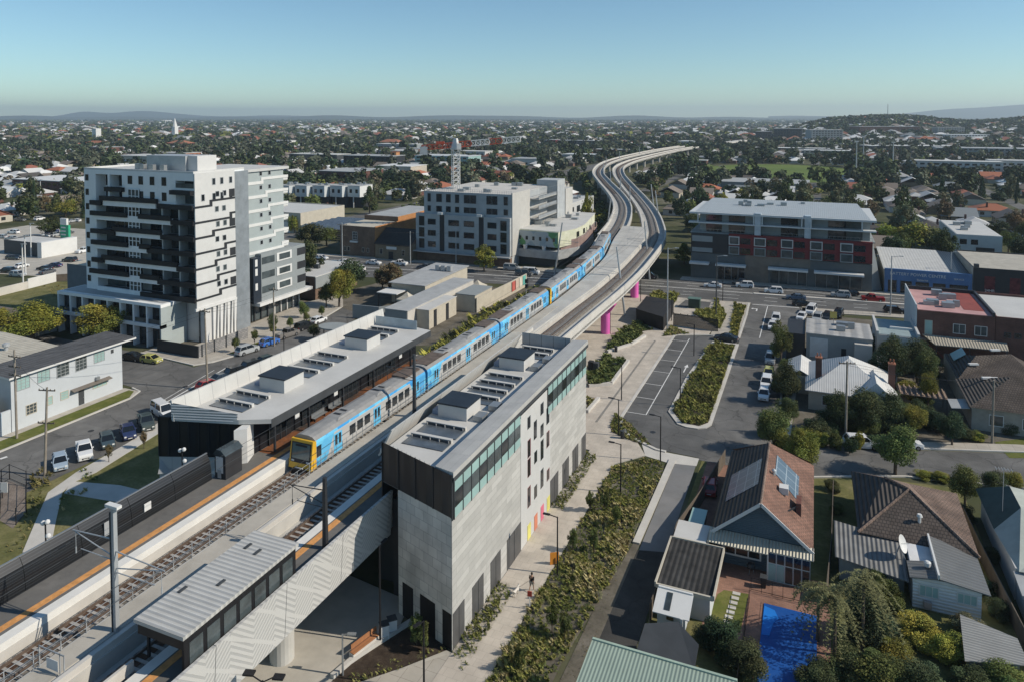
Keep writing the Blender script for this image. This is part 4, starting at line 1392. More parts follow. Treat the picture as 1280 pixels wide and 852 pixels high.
for k,z in enumerate(gz):
 ym=119+12.5*(.62-.06*(k%5))
 ym=119+12.5*[.93,.72,.64,.58,.52,.42][k]
 m=MB()
 m.box(GX,GX+.12,119,ym,z-.3,z+.35)
 m.box(GX,GX+.121,ym,ym+.7,z-.3,z+1.15)
 m.box(GX,GX+.12,ym+.7,133.0,z+.55,z+1.15)
 m.box(GX-3,GX-.01,131.5,133.0,z+.1,z+1.1)
 m.build('white_band',M['white_paint'],rb)
 MB().box(GX-3,GX-.1,131.52,133,z-.1,z+.1).build('balcony_floor',M['white_wall'],rb)
 for t in(.38,.6):
  y=119+12.5*t
  window_x(rb,GX,y,y+.9,z+1.5,z+2.5,1,'galv','glass')
MB().box(-130,GX+1.6,122.2,136.8,4.6,15.0).build('lower_wall',M['mid_grey'],rb)
for k in range(3):
 z=5.2+3.2*k
 MB().box(GX+1.6,GX+1.66,122.4,126.4,z+1.1,z+2.6).build('window',M['glass_mid'],rb)
 MB().box(GX+1.6,GX+1.75,127.0,132.0,z+.9,z+2.8).build('white_frame',M['white_paint'],rb)
 o=MB().box(GX+1.75,GX+1.79,127.8,131.4,z+1.2,z+2.5).build('window',M['glass_mid'],rb)
 MB().box(GX-2.8,GX+1.62,134.0,137.0,z+1.0,z+2.7).build('balcony_recess',M['charcoal'],rb)
MB().box(GX+.1,GX+1.62,119.8,122.15,4.6,14.5).build('dark_glazing',M['blue_clad'],rb)
for z in(7.4,10.6,12.6):
 MB().box(GX+1.6,GX+1.7,120.3,121.0,z,z+1.5).build('white_fin',M['white_paint'],rb)
MB().box(-130,GX+2.6,120.6,138.2,3.9,4.6).build('awning',M['white_paint'],rb)
MB().box(-129,GX-.6,121.5,137,.1,3.9).build('shopfront',M['glass_mid'],rb)
for k in range(8):
 y=122+k*2.1
 MB().box(GX-.55,GX-.25,y,y+.3,.1,3.9).build('column',M['white_wall']if k>2 else M['dark_grey'],rb)
po=thing('terrace_podium','two storey white podium with deep framed balconies below tower','apartment block',(-130,102,0))
MB().box(-145.5,-116.2,101.6,106.4,0,8.4).build('wall',M['charcoal'],po)
MB().box(-145.6,-116.0,100.3,106.5,8.0,8.6).build('roof_frame',M['tower_front'],po)
MB().box(-145.2,-116.6,101.4,106.3,8.6,8.63).build('roof',M['grey_roof'],po)
MB().box(-145.6,-116.0,100.3,101.6,3.9,4.6).build('mid_band',M['tower_front'],po)
for k in range(9):
 x=-145.6+k*3.65
 MB().box(x,x+.35,100.35,101.9,0,8.0).build('fin',M['tower_front'],po)
 if k<8:
  for z in(.4,4.7):
   window_y(po,101.6,x+.9,x+3.0,z,z+2.6,-1,'charcoal','glass',cols=2)
  MB().box(x+.35,x+3.65,100.6,100.66,4.6,5.5).build('balustrade',M['glass_mid'],po)
MB().box(-116.35,-116.0,100.3,106.5,0,8.0).build('end_wall',M['grey_green'],po)
tf=thing('terrace_fence','dark slatted fence with hedge around the tower corner terrace','fence',(-108,100,0))
MB().box(-115.9,-105.4,99.2,99.4,.1,2.3).build('panel',M['charcoal'],tf)
MB().box(-105.6,-105.4,99.4,112,.1,2.3).build('panel',mat_brick('stone_fence',(.30,.29,.28),(.2,.2,.2),(.12,.12,.12),.7,.35,'sz',.8,.03,.2),tf)
for y in(100,103,106,109):
 MB().box(-105.35,-105.2,y,y+.15,.1,2.45).build('post',M['dark_grey'],tf)
gb=thing('grey_shed','plain grey concrete box building behind the tower','building',(-150,120,0))
MB().box(-166,-146,117,124,0,9.5).build('wall',mat('grey_box',(.17,.18,.19),var=.1),gb)
MB().box(-166,-146,117,124,9.5,9.62).build('roof',M['cream'],gb)
wf=thing('white_factory','two storey pale blue white factory with flat dark roof by street','factory',(-110,74,0))
M['factory_wall']=mat('factory_wall',(.50,.535,.56),var=.06,scale=.25)
MB().box(-111,-105,65.2,83.0,0,7.9).build('wall',M['factory_wall'],wf)
m=MB()
m.slab([(-104.3,64.6,8.15),(-104.3,85.2,8.15),(-111.4,85.2,8.35),(-111.4,64.6,8.35)],.28,0,1)
m.build('roof',[mat_ribs('factory_roof',(.095,.095,.098),'y',.5,.4,.8,0,.2),M['white_paint']],wf)
for ya,yb,za,zb,c in((66.0,67.9,5.7,7.6,0),(69.0,70.9,5.8,7.7,0),(71.9,73.9,5.6,7.6,1),(74.9,76.8,5.6,7.7,1),(78.0,79.9,5.9,7.6,0)):
 window_x(wf,-105,ya,yb,za,zb,1,'galv','glass_mid' if c else 'frost',cols=3,rows=4)
window_x(wf,-105,67.2,68.8,1.7,3.2,1,'cream','glass_mid',cols=3,rows=3)
for ya,yb in((70.4,71.2),(72.4,73.7)):
 window_x(wf,-105,ya,yb,2.0,3.3,1,'cream','frost',cols=1,rows=3)
window_x(wf,-105,77.7,80.2,1.9,2.7,1,'cream','frost',cols=3)
d=MB().box(-105,-104.94,75.3,76.2,.2,2.6).build('door',M['dark_grey'],wf)
MB().box(-104.94,-104.9,76.0,76.08,1.2,1.3).build('handle',M['steel'],d)
m=MB()
m.hexa([(-105,74.0,2.95),(-104.2,74.0,2.8),(-104.2,80.6,2.8),(-105,80.6,2.95)],[(-105,74.0,3.1),(-104.2,74.0,2.9),(-104.2,80.6,2.9),(-105,80.6,3.1)])
m.build('awning',mat('awning_brown',(.16,.14,.12)),wf)
MB().box(-105,-104.6,78.1,78.7,3.2,3.7).build('air_conditioner',M['steel'],wf)
MB().box(-105,-104.97,81.0,81.5,6.6,7.2).build('vent',M['dark_grey'],wf)
fw=thing('boundary_wall','pale blue painted wall continuing from factory along the footpath','wall',(-105,60,0))
MB().box(-105.3,-105,30,65.1,0,3.4).build('wall',M['factory_wall'],fw)
ff=thing('paling_fence','greenish paling fence on top of the pale blue wall','fence',(-107,62,0))
MB().box(-107.4,-105.6,63.6,63.7,0,5.0).build('panel',mat_ribs('paling',(.28,.27,.12),'x',.25,.4,.9,0,.2,.5),ff)
wh=thing('warehouse','low warehouse with broad cream metal roof behind white factory','warehouse',(-122,72,0))
MB().box(-150,-111.6,52,79.5,0,6.4).build('wall',M['cream'],wh)
MB().slab([(-111.2,50,6.6),(-111.2,80.0,6.6),(-130,80.0,7.4),(-130,50,7.4)],.2).build('roof',mat_ribs('cream_roof',(.46,.43,.36),'y',.7,.3,.7,0,.12,.85),wh)
MB().slab([(-130,50,7.4),(-130,80,7.4),(-152,80,6.6),(-152,50,6.6)],.2).build('roof',MATS['cream_roof'],wh)
for x,y in((-121,74.6),(-118,60)):
 r_=MB().lathe((x,y,7.0),[(.3,-.2),(.3,.6),(.55,.7),(.55,1.1),(.1,1.3)],12).build('roof_vent',M['galv'],wh)
def gable_roof(m,x0,x1,y0,y1,ze,zr,axis='y',ov=.4,th=.15,mi=0,ms=None):
 """two roof planes; axis is the ridge's direction"""
 if axis=='y':
  xm=(x0+x1)/2
  m.slab([(x1+ov,y0-ov,ze-ov*(zr-ze)/(x1-xm)),(x1+ov,y1+ov,ze-ov*(zr-ze)/(x1-xm)),(xm,y1+ov,zr),(xm,y0-ov,zr)],th,mi,ms)
  m.slab([(x0-ov,y1+ov,ze-ov*(zr-ze)/(x1-xm)),(x0-ov,y0-ov,ze-ov*(zr-ze)/(x1-xm)),(xm,y0-ov,zr),(xm,y1+ov,zr)],th,mi,ms)
 else:
  ym=(y0+y1)/2
  d=ov*(zr-ze)/(y1-ym)
  m.slab([(x0-ov,y0-ov,ze-d),(x1+ov,y0-ov,ze-d),(x1+ov,ym,zr),(x0-ov,ym,zr)],th,mi,ms)
  m.slab([(x1+ov,y1+ov,ze-d),(x0-ov,y1+ov,ze-d),(x0-ov,ym,zr),(x1+ov,ym,zr)],th,mi,ms)
def hip_roof(m,x0,x1,y0,y1,ze,zr,ov=.45,mi=0,th=.12):
 x0-=ov;x1+=ov;y0-=ov;y1+=ov
 w,d=x1-x0,y1-y0
 if d>=w:
  a,b=((x0+x1)/2,y0+w/2),((x0+x1)/2,y1-w/2)
 else:
  a,b=(x0+d/2,(y0+y1)/2),(x1-d/2,(y0+y1)/2)
 A,B_=(a[0],a[1],zr),(b[0],b[1],zr)
 c=[(x0,y0,ze),(x1,y0,ze),(x1,y1,ze),(x0,y1,ze)]
 if d>=w:
  m.add(c+[A,B_],[(0,1,4),(1,2,5,4),(2,3,5),(3,0,4,5)],mi)
 else:
  m.add(c+[A,B_],[(0,1,5,4),(1,2,5),(2,3,4,5),(3,0,4)],mi)
 m.add(c+[(p[0],p[1],p[2]-th)for p in c],[(0,4,5,1),(1,5,6,2),(2,6,7,3),(3,7,4,0),(4,7,6,5)],mi)
def gable_wall(m,axis,c,a0,a1,ze,zr,t=.15,mi=0):
 """triangle of wall at coordinate c"""
 am=(a0+a1)/2
 if axis=='x':
  P_=[(c,a0,ze),(c,a1,ze),(c,am,zr)]
  Q=[(c+t,a0,ze),(c+t,a1,ze),(c+t,am,zr)]
 else:
  P_=[(a0,c,ze),(a1,c,ze),(am,c,zr)]
  Q=[(a0,c+t,ze),(a1,c+t,ze),(am,c+t,zr)]
 m.add(P_+Q,[(0,1,2),(5,4,3),(0,3,4,1),(1,4,5,2),(2,5,3,0)],mi)
def box_building(name,label,cat,x0,x1,y0,y1,h,wall,roof,par=.4,group=None):
 r=thing(name,label,cat,((x0+x1)/2,(y0+y1)/2,0),0,group)
 MB().box(x0,x1,y0,y1,0,h).build('wall',M[wall]if isinstance(wall,str)else wall,r)
 MB().box(x0+.25,x1-.25,y0+.25,y1-.25,h,h+.06).build('roof',M[roof]if isinstance(roof,str)else roof,r)
 if par:
  m=MB()
  m.box(x0,x1,y0,y0+.25,h,h+par);m.box(x0,x1,y1-.25,y1,h,h+par)
  m.box(x0,x0+.25,y0+.25,y1-.25,h,h+par);m.box(x1-.25,x1,y0+.25,y1-.25,h,h+par)
  m.build('parapet',M[wall]if isinstance(wall,str)else wall,r)
 return r
def clutter(root,x0,x1,y0,y1,z,n,seed=1):
 R=random.Random(seed)
 for k in range(n):
  x,y=R.uniform(x0,x1),R.uniform(y0,y1)
  s=R.uniform(.5,1.1)
  MB().box(x-s,x+s,y-s*.7,y+s*.7,z,z+R.uniform(.5,1.2)).build('condenser',M['steel'],root)
cb=thing('concrete_building','grey concrete building under construction with empty window openings','building',(-98,210,0))
CX0,CX1,CY=-113.0,-83.2,196.6
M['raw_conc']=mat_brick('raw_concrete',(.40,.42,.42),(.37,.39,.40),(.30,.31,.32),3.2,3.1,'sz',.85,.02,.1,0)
M['raw_sunny']=mat('raw_sunny',(.46,.45,.42),var=.08)  # raw concrete lightened and warmed, sunlight put into the colour
MB().box(CX0,CX1,CY+.4,232,0,21.5).build('wall',M['raw_conc'],cb)
MB().box(CX0,CX1,CY,CY+.45,14.8,21.7).build('upper_front',M['raw_conc'],cb)
MB().box(CX0-2.3,CX1,CY-1.2,CY+.4,3.3,14.8).build('lower_front',M['raw_conc'],cb)
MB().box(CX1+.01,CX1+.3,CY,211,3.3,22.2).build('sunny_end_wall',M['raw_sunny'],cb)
MB().box(CX0-2,CX1,CY-1.1,CY+.3,0,3.25).build('ground_wall',M['brown_brick'],cb)
MB().box(CX0-3,CX1+.5,CY-3.0,CY-1.15,3.0,3.3).build('hoarding_deck',M['galv'],cb)
MB().box(CX0+.3,CX1-.3,CY+.5,231.5,21.5,21.6).build('roof',M['pale_concrete'],cb)
def cx(X):
 return lerp(CX0,CX1,(X-200)/540.0)
for a,b in((222,245),(278,316),(340,372),(397,425),(452,530),(590,658),(693,720)):
 for z in(18.4,15.4):
  window_y(cb,CY,cx(a),cx(b),z,z+(2.7 if z>18 else 1.9),-1,'mid_grey','glass',cols=2 if b-a>50 else 1,name='window_opening')
for a,b,tall in((178,215,1),(235,288,0),(366,435,0),(462,528,0),(606,662,0),(683,722,1)):
 for k in range(3):
  z=4.4+3.5*k
  window_y(cb,CY-1.2,cx(a),cx(b),z-(.5 if tall else 0),z+(2.6 if tall else 1.9),-1,'mid_grey','glass',name='window_opening')
for a in(312,555):
 MB().box(cx(a),cx(a)+1.6,CY-1.25,CY-1.2,3.4,14.6).build('dark_recess',M['charcoal'],cb)
 MB().box(cx(a)-.3,cx(a)+1.3,CY-2.2,CY-.5,14.8,15.5).build('roof_box',M['white_paint'],cb)
for k in range(6):
 z=3.3+3.1*k
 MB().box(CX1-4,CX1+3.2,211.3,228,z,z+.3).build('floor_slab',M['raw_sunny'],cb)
 MB().box(CX1+3.0,CX1+3.2,211.3,228,z+.3,z+1.2).build('edge_guard',M['galv'],cb)
MB().box(CX1-4,CX1+3.4,228.2,236,0,23.6).build('stair_core',M['raw_conc'],cb)
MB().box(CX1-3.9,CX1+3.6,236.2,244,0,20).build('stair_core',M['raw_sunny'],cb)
m=MB()
for k in range(16):
 m.box(CX1+3.4,CX1+3.46,211.5+k*1.1,211.56+k*1.1,0,23.4)
for z in range(0,24,2):
 m.box(CX1+3.4,CX1+3.46,211.5,228,z,z+.06)
m.build('scaffold',M['steel'],cb)
clutter(cb,CX0+4,CX1-2,CY+3,228,21.6,9,3)
m=MB()
for k in range(40):
 x=lerp(CX0+.2,CX1-.2,k/39)
 m.box(x-.03,x+.03,CY+.3,CY+.36,21.7,22.7)
for z in(22.2,22.7):
 m.box(CX0,CX1,CY+.3,CY+.35,z,z+.04)
m.build('guard_rail',M['galv'],cb)
cr=thing('tower_crane','white lattice tower crane with red and white jib','crane',(-106.5,208,0))
def lattice(m,a,b,w,n,t=.09):
 """square lattice beam"""
 a,b=Vector(a),Vector(b)
 d=(b-a).normalized()
 u=d.orthogonal().normalized()
 if abs(d.z)<.5:
  u=Vector((0,0,1))
 v=d.cross(u).normalized()
 cs=[(u*sx+v*sy)*(w/2)for sx,sy in((-1,-1),(1,-1),(1,1),(-1,1))]
 for c in cs:
  m.beam(a+c,b+c,t*1.5,t*1.5)
 for k in range(n):
  p,q=a.lerp(b,k/n),a.lerp(b,(k+1)/n)
  for j in range(4):
   c,e=cs[j],cs[(j+1)%4]
   m.beam(p+c,q+e,t,t)
   m.beam(q+c,q+e,t,t)
cxx,cyy=-107.2,207.0
m=MB()
lattice(m,(cxx,cyy,20),(cxx,cyy,34.4),2.1,10,.13)
m.build('mast',M['white_paint'],cr)
m=MB()
m.box(cxx-1.3,cxx+1.3,cyy-1.3,cyy+1.3,34.4,35.2)
m.hexa([(cxx-1.1,cyy-1.1,35.2),(cxx+1.1,cyy-1.1,35.2),(cxx+1.1,cyy+1.1,35.2),(cxx-1.1,cyy+1.1,35.2)],[(cxx-.5,cyy-.5,38),(cxx+.5,cyy-.5,38),(cxx+.5,cyy+.5,38),(cxx-.5,cyy+.5,38)])
m.build('slewing_head',M['white_paint'],cr)
M['crane_red']=mat('crane_red',(.42,.085,.05),rough=.5)
jd=Vector((.93,.36,.09)).normalized()
P0=Vector((cxx,cyy,35.9))
prev=1.0
for k,(L,c)in enumerate(((4,'crane_red'),(6,'white_paint'),(4,'crane_red'),(6,'white_paint'))):
 m=MB()
 lattice(m,P0+jd*prev,P0+jd*(prev+L),1.7,max(2,int(L/1.4)),.17)
 m.build('jib',M[c],cr)
 prev+=L
m=MB()
lattice(m,P0-jd*1.0,P0-jd*11,1.5,6,.17)
m.build('counter_jib',M['crane_red'],cr)
m=MB()
m.cbox(P0-jd*10.4+Vector((0,0,-1)),(2.4,2.0,2.6),.45)
m.build('counterweight',M['galv'],cr)
MB().cbox(P0+jd*-5+Vector((0,0,1.0)),(2.6,1.2,1.0),.4).build('winch_house',M['crane_red'],cr)
MB().cbox((cxx+1.8,cyy-1.2,35.4),(1.4,1.3,1.9),.45).build('cab',M['white_paint'],cr)
mb_=thing('mural_building','low building with green diamond mural on its curved upper wall','building',(-76,206,0))
def mat_mural():
 m,nt,b=_new('mural_paint')
 n,l=nt.nodes,nt.links
 tc=n.new('ShaderNodeTexCoord')
 mp=n.new('ShaderNodeMapping')
 mp.inputs['Scale'].default_value=(.32,.32,.32)
 l.new(tc.outputs['Object'],mp.inputs['Vector'])
 vo=n.new('ShaderNodeTexVoronoi')
 vo.distance='MANHATTAN'
 vo.inputs['Scale'].default_value=1
 l.new(mp.outputs[0],vo.inputs['Vector'])
 r=n.new('ShaderNodeValToRGB')
 r.color_ramp.interpolation='CONSTANT'
 cols=[(.12,.30,.12),(.30,.38,.42),(.25,.42,.20),(.42,.46,.46),(.09,.26,.22),(.36,.40,.16)]
 e=r.color_ramp.elements
 while len(e)<len(cols):
  e.new(.5)
 for k,c in enumerate(cols):
  e[k].position=k/len(cols)
  e[k].color=(*c,1)
 l.new(vo.outputs['Color'],r.inputs['Fac'])
 l.new(r.outputs['Color'],b.inputs['Base Color'])
 b.inputs['Roughness'].default_value=.7
 M['mural']=m
mat_mural()
mpoly=[(-84.5,202.3),(-70.0,201.0),(-67.5,210),(-67.6,219),(-72,246),(-84.5,246)]
m=MB()
m.prism([(-84.2,202.8),(-71.0,201.8),(-69.2,210),(-69.3,219),(-73,245),(-84.2,245)],0,4.9)
m.build('ground_wall',M['dark_grey'],mb_)
m=MB().prism([(-84.9,201.2),(-69.6,200.0),(-66.6,209),(-66.6,219.5),(-71,247),(-84.9,247)],2.6,5.0)
m.build('balcony_band',mat('band_grey',(.34,.355,.36)),mb_)
m=MB()
m.quad((-84.5,202.2,6.0),(-70.0,200.9,6.0),(-70.0,200.9,10.4),(-84.5,202.2,10.4))
m.build('mural',M['mural'],mb_)
m=MB().prism(mpoly,6.0,10.6)
m.build('upper_wall',mat('lime_wall',(.56,.58,.40),var=.1,tint=(.62,.62,.5)),mb_)
MB().prism([(q[0]*.998,q[1]+.4)for q in mpoly],10.6,10.75).build('roof',M['pale_roof'],mb_)
m=MB().prism([(-70.0,203.5),(-66.9,210.5),(-67.0,219),(-71.2,246),(-72,246),(-69,219),(-69,210.5),(-71,203.5)],5.0,7.6)
m.build('brick_band',mat_brick('mauve_brick',(.32,.22,.19),(.27,.19,.17),(.25,.2,.2),.5,.2,'sz',.9,.02,.2),mb_)
for k in range(6):
 x=-83.0+k*2.25
 y=lerp(202.2,200.9,(x+84.5)/14.5)
 MB().box(x,x+.75,y-.08,y-.01,7.7,8.8).build('window',M['glass'],mb_)
for k in range(4):
 y=211+7*k
 MB().box(-67.3-.12*k,-67.0-.3*k,y,y+1.2,8,9.6).build('window',M['glass'],mb_)
for y in(203,206.5):
 pass
for x in(-80.5,-74.5):
 MB().lathe((x,201.0,5.0),[(.5,0),(.7,1.2),(.72,1.3)],10).build('planter',M['white_paint'],mb_)
clutter(mb_,-83,-73,206,240,10.75,10,5)
bt=box_building('flat_building','pale flat roofed apartment block behind the mural building','apartment block',-97,-83,249,282,12.5,'white_wall','pale_roof')
clutter(bt,-95,-85,252,280,12.6,8,6)
for k in range(4):
 for j in range(3):
  window_x(bt,-83,252+7.5*k,256+7.5*k,1.2+3.8*j,3.6+3.8*j,1,'charcoal','glass')
bt2=box_building('flat_building','bluish flat roofed block beside the viaduct bend','apartment block',-118,-104,290,318,11,'cool_white','grey_roof')
clutter(bt2,-116,-106,292,316,11.1,6,8)
oh=thing('brick_hall','tall brick hall, dark front and orange sunlit side wall','hall',(-136,210,0))
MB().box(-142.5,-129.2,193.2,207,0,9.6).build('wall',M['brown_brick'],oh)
MB().box(-129.19,-129.1,193.3,236,0,9.9).build('side_wall',M['orange_brick'],oh)  # brighter brick copy, sunlight put into its orange; front walls stay brown
MB().box(-142.3,-129.3,193.4,206.8,9.6,9.7).build('roof',M['cream'],oh)
MB().box(-142.5,-129.2,207.1,236,0,11.2).build('rear_wall',M['brown_brick'],oh)
MB().box(-142,-129.6,207.6,235.6,11.2,11.3).build('roof',M['grey_roof'],oh)
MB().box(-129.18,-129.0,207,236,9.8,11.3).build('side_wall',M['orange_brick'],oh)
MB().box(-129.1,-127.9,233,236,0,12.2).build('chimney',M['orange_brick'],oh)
window_y(oh,193.2,-137.6,-135.8,5.2,7.8,-1,'white_paint','glass',cols=3,rows=3)
MB().box(-138.3,-135.5,192.6,193.2,4.4,4.9).build('awning',M['white_paint'],oh)
for x in(-141,-139.6,-134,-132.2):
 window_y(oh,193.2,x,x+.9,1.4,2.9,-1,'cream','glass')
ph=thing('pitched_hall','tan brick hall with dark pitched roof beside construction site','hall',(-121,200,0))
MB().box(-128.2,-115.5,192.0,206,0,5.0).build('wall',mat_brick('tan_brick',(.26,.20,.13),(.21,.16,.105),(.18,.15,.11),.5,.17,'sz',.9,.02,.2),ph)
m=MB()
gable_roof(m,-128.2,-115.5,192.0,206,5.0,9.0,'x',.3)
m.build('roof',mat('roof_black',(.035,.033,.032),var=.25,scale=1),ph)
m=MB()
gable_wall(m,'x',-128.2,192,206,5.0,8.8);gable_wall(m,'x',-115.65,192,206,5.0,8.8)
m.build('gable',M['brown_brick'],ph)
for x in(-126.5,-118.4):
 window_y(ph,192.0,x,x+1.1,1.6,3.4,-1,'cream','glass')
MB().box(-124,-120.3,191.9,191.98,3.3,4.2).build('sign_panel',M['white_paint'],ph)
MB().box(-123.2,-121.6,191.9,191.98,0,2.6).build('door',M['charcoal'],ph)
sp=thing('solar_canopy','long canopy of tilted solar panels over parked cars','canopy',(-160,230,0))
for k in range(6):
 MB().slab([(-176,214+4*k,4.2),(-148,214+4*k,4.2),(-148,217.4+4*k,4.9),(-176,217.4+4*k,4.9)],.1).build('panel',M['skylight'],sp)
for x in(-175,-162,-149):
 for k in range(3):
  MB().box(x-.15,x+.15,215+9*k,215.3+9*k,0,4.3).build('post',M['steel'],sp)
cs_=box_building('cream_shed','cream walled shed with flat roof behind the grey apartment block','shed',-215,-182,222,250,7.5,'cream','pale_roof')
MB().box(-190,-187,221.9,222,0,4).build('door',M['white_paint'],cs_)
for k in range(5):
 x=-246+8.3*k
 y=283+3*k
 t=thing('townhouse',['pale townhouse over dark ground floor, end house against tower','pale townhouse, second along the row from tower','pale townhouse at the middle of its row','pale townhouse next to the whiter end house of row','white end townhouse of the row, beside dark tree'][k],'townhouse',(x+4,y+5,0),0,'row of townhouses')
 MB().box(x,x+7.2,y,y+11,5.4,10.8).build('wall',M['cool_white']if k<4 else M['white_paint'],t)
 MB().box(x,x+8.3,y+1.5,y+11,0,5.4).build('ground_floor',M['charcoal'],t)
 MB().box(x-.1,x+7.3,y-.1,y+11.1,10.8,11.0).build('roof',M['grey_roof'],t)
 for q in(1.2,4.6):
  window_y(t,y,x+q,x+q+1.4,7.4,9.2,-1,'charcoal','glass')
 MB().box(x+3,x+3.4,y+.2,y+.6,0,5.4).build('column',M['white_paint'],t)
 clutter(t,x+1,x+6,y+3,y+9,11,3,20+k)
ls=thing('shop','cream walled shop with wide grey flat roof near main road','shop',(-90,158,0))
MB().box(-94.5,-85.2,148.5,171,0,4.8).build('wall',M['cream'],ls)
MB().slab([(-95,147.8,4.9),(-84.9,147.8,4.9),(-84.9,171.5,5.2),(-95,171.5,5.2)],.18).build('roof',M['grey_roof'],ls)
for y in(150.5,155,158,163):
 window_x(ls,-85.2,y,y+1.0,1.4,3.2,1,'charcoal','glass')
MB().box(-95.5,-90,143.5,148.3,3.2,3.4).build('verandah_roof',M['white_paint'],ls)
for x in(-95.2,-90.4):
 MB().box(x,x+.15,143.7,143.85,0,3.2).build('post',M['charcoal'],ls)
for k in range(3):
 MB().box(-90.5+1.7*k,-89.4+1.7*k,163,164.2,5.2,6.5).build('condenser',M['galv'],ls)
def umbrella(lab,x,y,h=4.4,r=2.6):
 t=thing('patio_umbrella',lab,'umbrella',(x,y,0))
 MB().cyl((x,y,0),(x,y,h),.06,.06,8).build('pole',M['steel'],t)
 m=MB()
 for k in range(4):
  a0,a1=PI/4+k*PI/2,PI/4+(k+1)*PI/2
  p0=(x+r*math.cos(a0),y+r*math.sin(a0),h-1.4)
  p1=(x+r*math.cos(a1),y+r*math.sin(a1),h-1.4)
  q0=(x+r*.45*math.cos(a0),y+r*.45*math.sin(a0),h-.75)
  q1=(x+r*.45*math.cos(a1),y+r*.45*math.sin(a1),h-.75)
  m.quad(p0,p1,q1,q0)
  m.add([q0,q1,(x,y,h+.1)],[(0,1,2)])
  m.quad((p0[0],p0[1],p0[2]-.3),(p1[0],p1[1],p1[2]-.3),p1,p0)
 m.build('canopy',M['cream'],t)
umbrella('cream square peaked umbrella in the courtyard beside grey wall',-86.6,142.6)
umbrella('cream peaked umbrella between cream walls closer to main road',-77.6,161.5,4.0)
umbrella('smaller cream peaked umbrella behind the cream boundary wall',-75.6,158.5,3.4,1.6)
def wallthing(lab,pts,h,m='cream',t=.25,z0=0,name='boundary_wall'):
 r=thing(name,lab,'wall',(pts[0][0],pts[0][1],0))
 for a,b in zip(pts[:-1],pts[1:]):
  L=math.dist(a,b)
  an=math.atan2(b[1]-a[1],b[0]-a[0])
  MB().cbox(((a[0]+b[0])/2,(a[1]+b[1])/2,z0+h/2),(L,t,h),an).build('panel',M[m]if isinstance(m,str)else m,r)
 return r
bl=thing('long_building','long low pale building along the rail embankment','building',(-78,140,0))
MB().box(-83.5,-78.0,128.6,160,0,4.3).build('wall',M['pale_concrete'],bl)
MB().box(-83.6,-77.9,128.4,160.1,4.3,4.5).build('roof',M['grey_roof'],bl)
MB().box(-83.45,-78.1,128.5,128.58,.2,4.2).build('front',M['blue_clad']if False else M['mid_grey'],bl)
MB().box(-77.9,-74.8,132,144.5,0,4.0).build('wall',M['cream'],bl)
MB().box(-78,-74.7,131.8,144.6,4.0,4.15).build('roof',M['pale_roof'],bl)
for y in(134,139.5):
 MB().box(-74.8,-74.7,y,y+1.2,0,3.6).build('recess',M['charcoal'],bl)
wallthing('cream wall with teal and red bill posters along the embankment',[(-71.2,147.5),(-70.4,163.5),(-70.2,176)],3.4,'cream')
for k,c in enumerate(((.5,.12,.10),(.55,.45,.38),(.6,.58,.5),(.12,.40,.36))):
 o=MB().box(-70.1,-70.02,166+2.4*k,168+2.4*k,.8,3.2).build('poster',mat('poster_%d'%k,c))
 tag(o,['red bill poster on the cream embankment wall','tan bill poster on the cream embankment wall','pale bill poster on the cream embankment wall','teal bill poster at the road end of cream wall'][k],'poster')
cbk=thing('cream_building','small cream building by the embankment wall and umbrella','building',(-74,152,0))
MB().box(-76.5,-71.6,147.6,157,0,3.8).build('wall',M['cream'],cbk)
MB().box(-76.6,-71.5,147.5,157.1,3.8,4.0).build('roof',M['mid_grey'],cbk)
wallthing('bluish grey wall with creepers beside the street end',[(-95.0,133.2),(-88.4,133.6),(-86.6,135.5),(-86.2,138)],3.0,'mid_grey')
so=thing('small_shop','dark shop with pale flat roof beside the grey apartment block','shop',(-118,150,0))
MB().box(-122.5,-112.6,142.5,160,0,5.6).build('wall',M['brown_brick'],so)
MB().box(-122.6,-112.4,142.3,160.2,5.6,5.8).build('roof',M['pale_roof'],so)
MB().box(-112.6,-112.3,142.3,160.2,2.8,5.6).build('side_cladding',M['mid_grey'],so)
MB().box(-119,-117.6,150,151,5.8,6.8).build('condenser',M['dark_grey'],so)
for k in range(4):
 window_y(so,142.5,-122+2.1*k,-120.6+2.1*k,2.6,4.2,-1,'dark_grey','glass')
ob=thing('bus_shelter','oval dark roofed bus shelter beside the street','shelter',(-88,117,0))
m=MB()
ov=[(-88.2+3.0*math.cos(2*PI*k/24)-1.1*math.sin(2*PI*k/24),117.4+2.2*math.sin(2*PI*k/24)+3.0*math.cos(2*PI*k/24)*.35)for k in range(24)]
m.prism(ov,3.0,3.22)
m.build('roof',M['mid_grey'],ob)
for x,y in((-90,116.4),(-86.6,118.4),(-88,119)):
 MB().cyl((x,y,0),(x,y,3.0),.1,.1,8).build('post',M['charcoal'],ob)
MB().box(-89.4,-86.6,118.6,118.8,0,2.4).build('back_wall',M['white_paint'],ob)
ra=thing('red_apartments','five storey apartments with dark red middle floors over grey shops','apartment block',(-9,215,0))
M['dark_red']=mat('dark_red',(.15,.018,.023),var=.12,rough=.55)
M['shop_grey']=mat('shop_grey',(.115,.125,.125),var=.1)
RX0,RX1,RY=-31.7,13.8,204.0
MB().box(RX0,RX1,RY+.6,230,0,12.8).build('core_wall',M['shop_grey'],ra)
MB().box(RX0,RX1,RY,RY+.7,4.9,7.1).build('shop_band',M['shop_grey'],ra)
for a,b,c in((RX0,-24.5,'shop_grey'),(-17.2,-11.2,'brown_brick'),(-1.6,.4,'shop_grey'),(11.6,RX1,'shop_grey'),(-11.2,-10.9,'shop_grey')):
 MB().box(a,b,RY-.02,RY+.7,0,5.0).build('shop_pier',M[c]if c!='brown_brick' else mat('taupe',(.19,.16,.13)),ra)
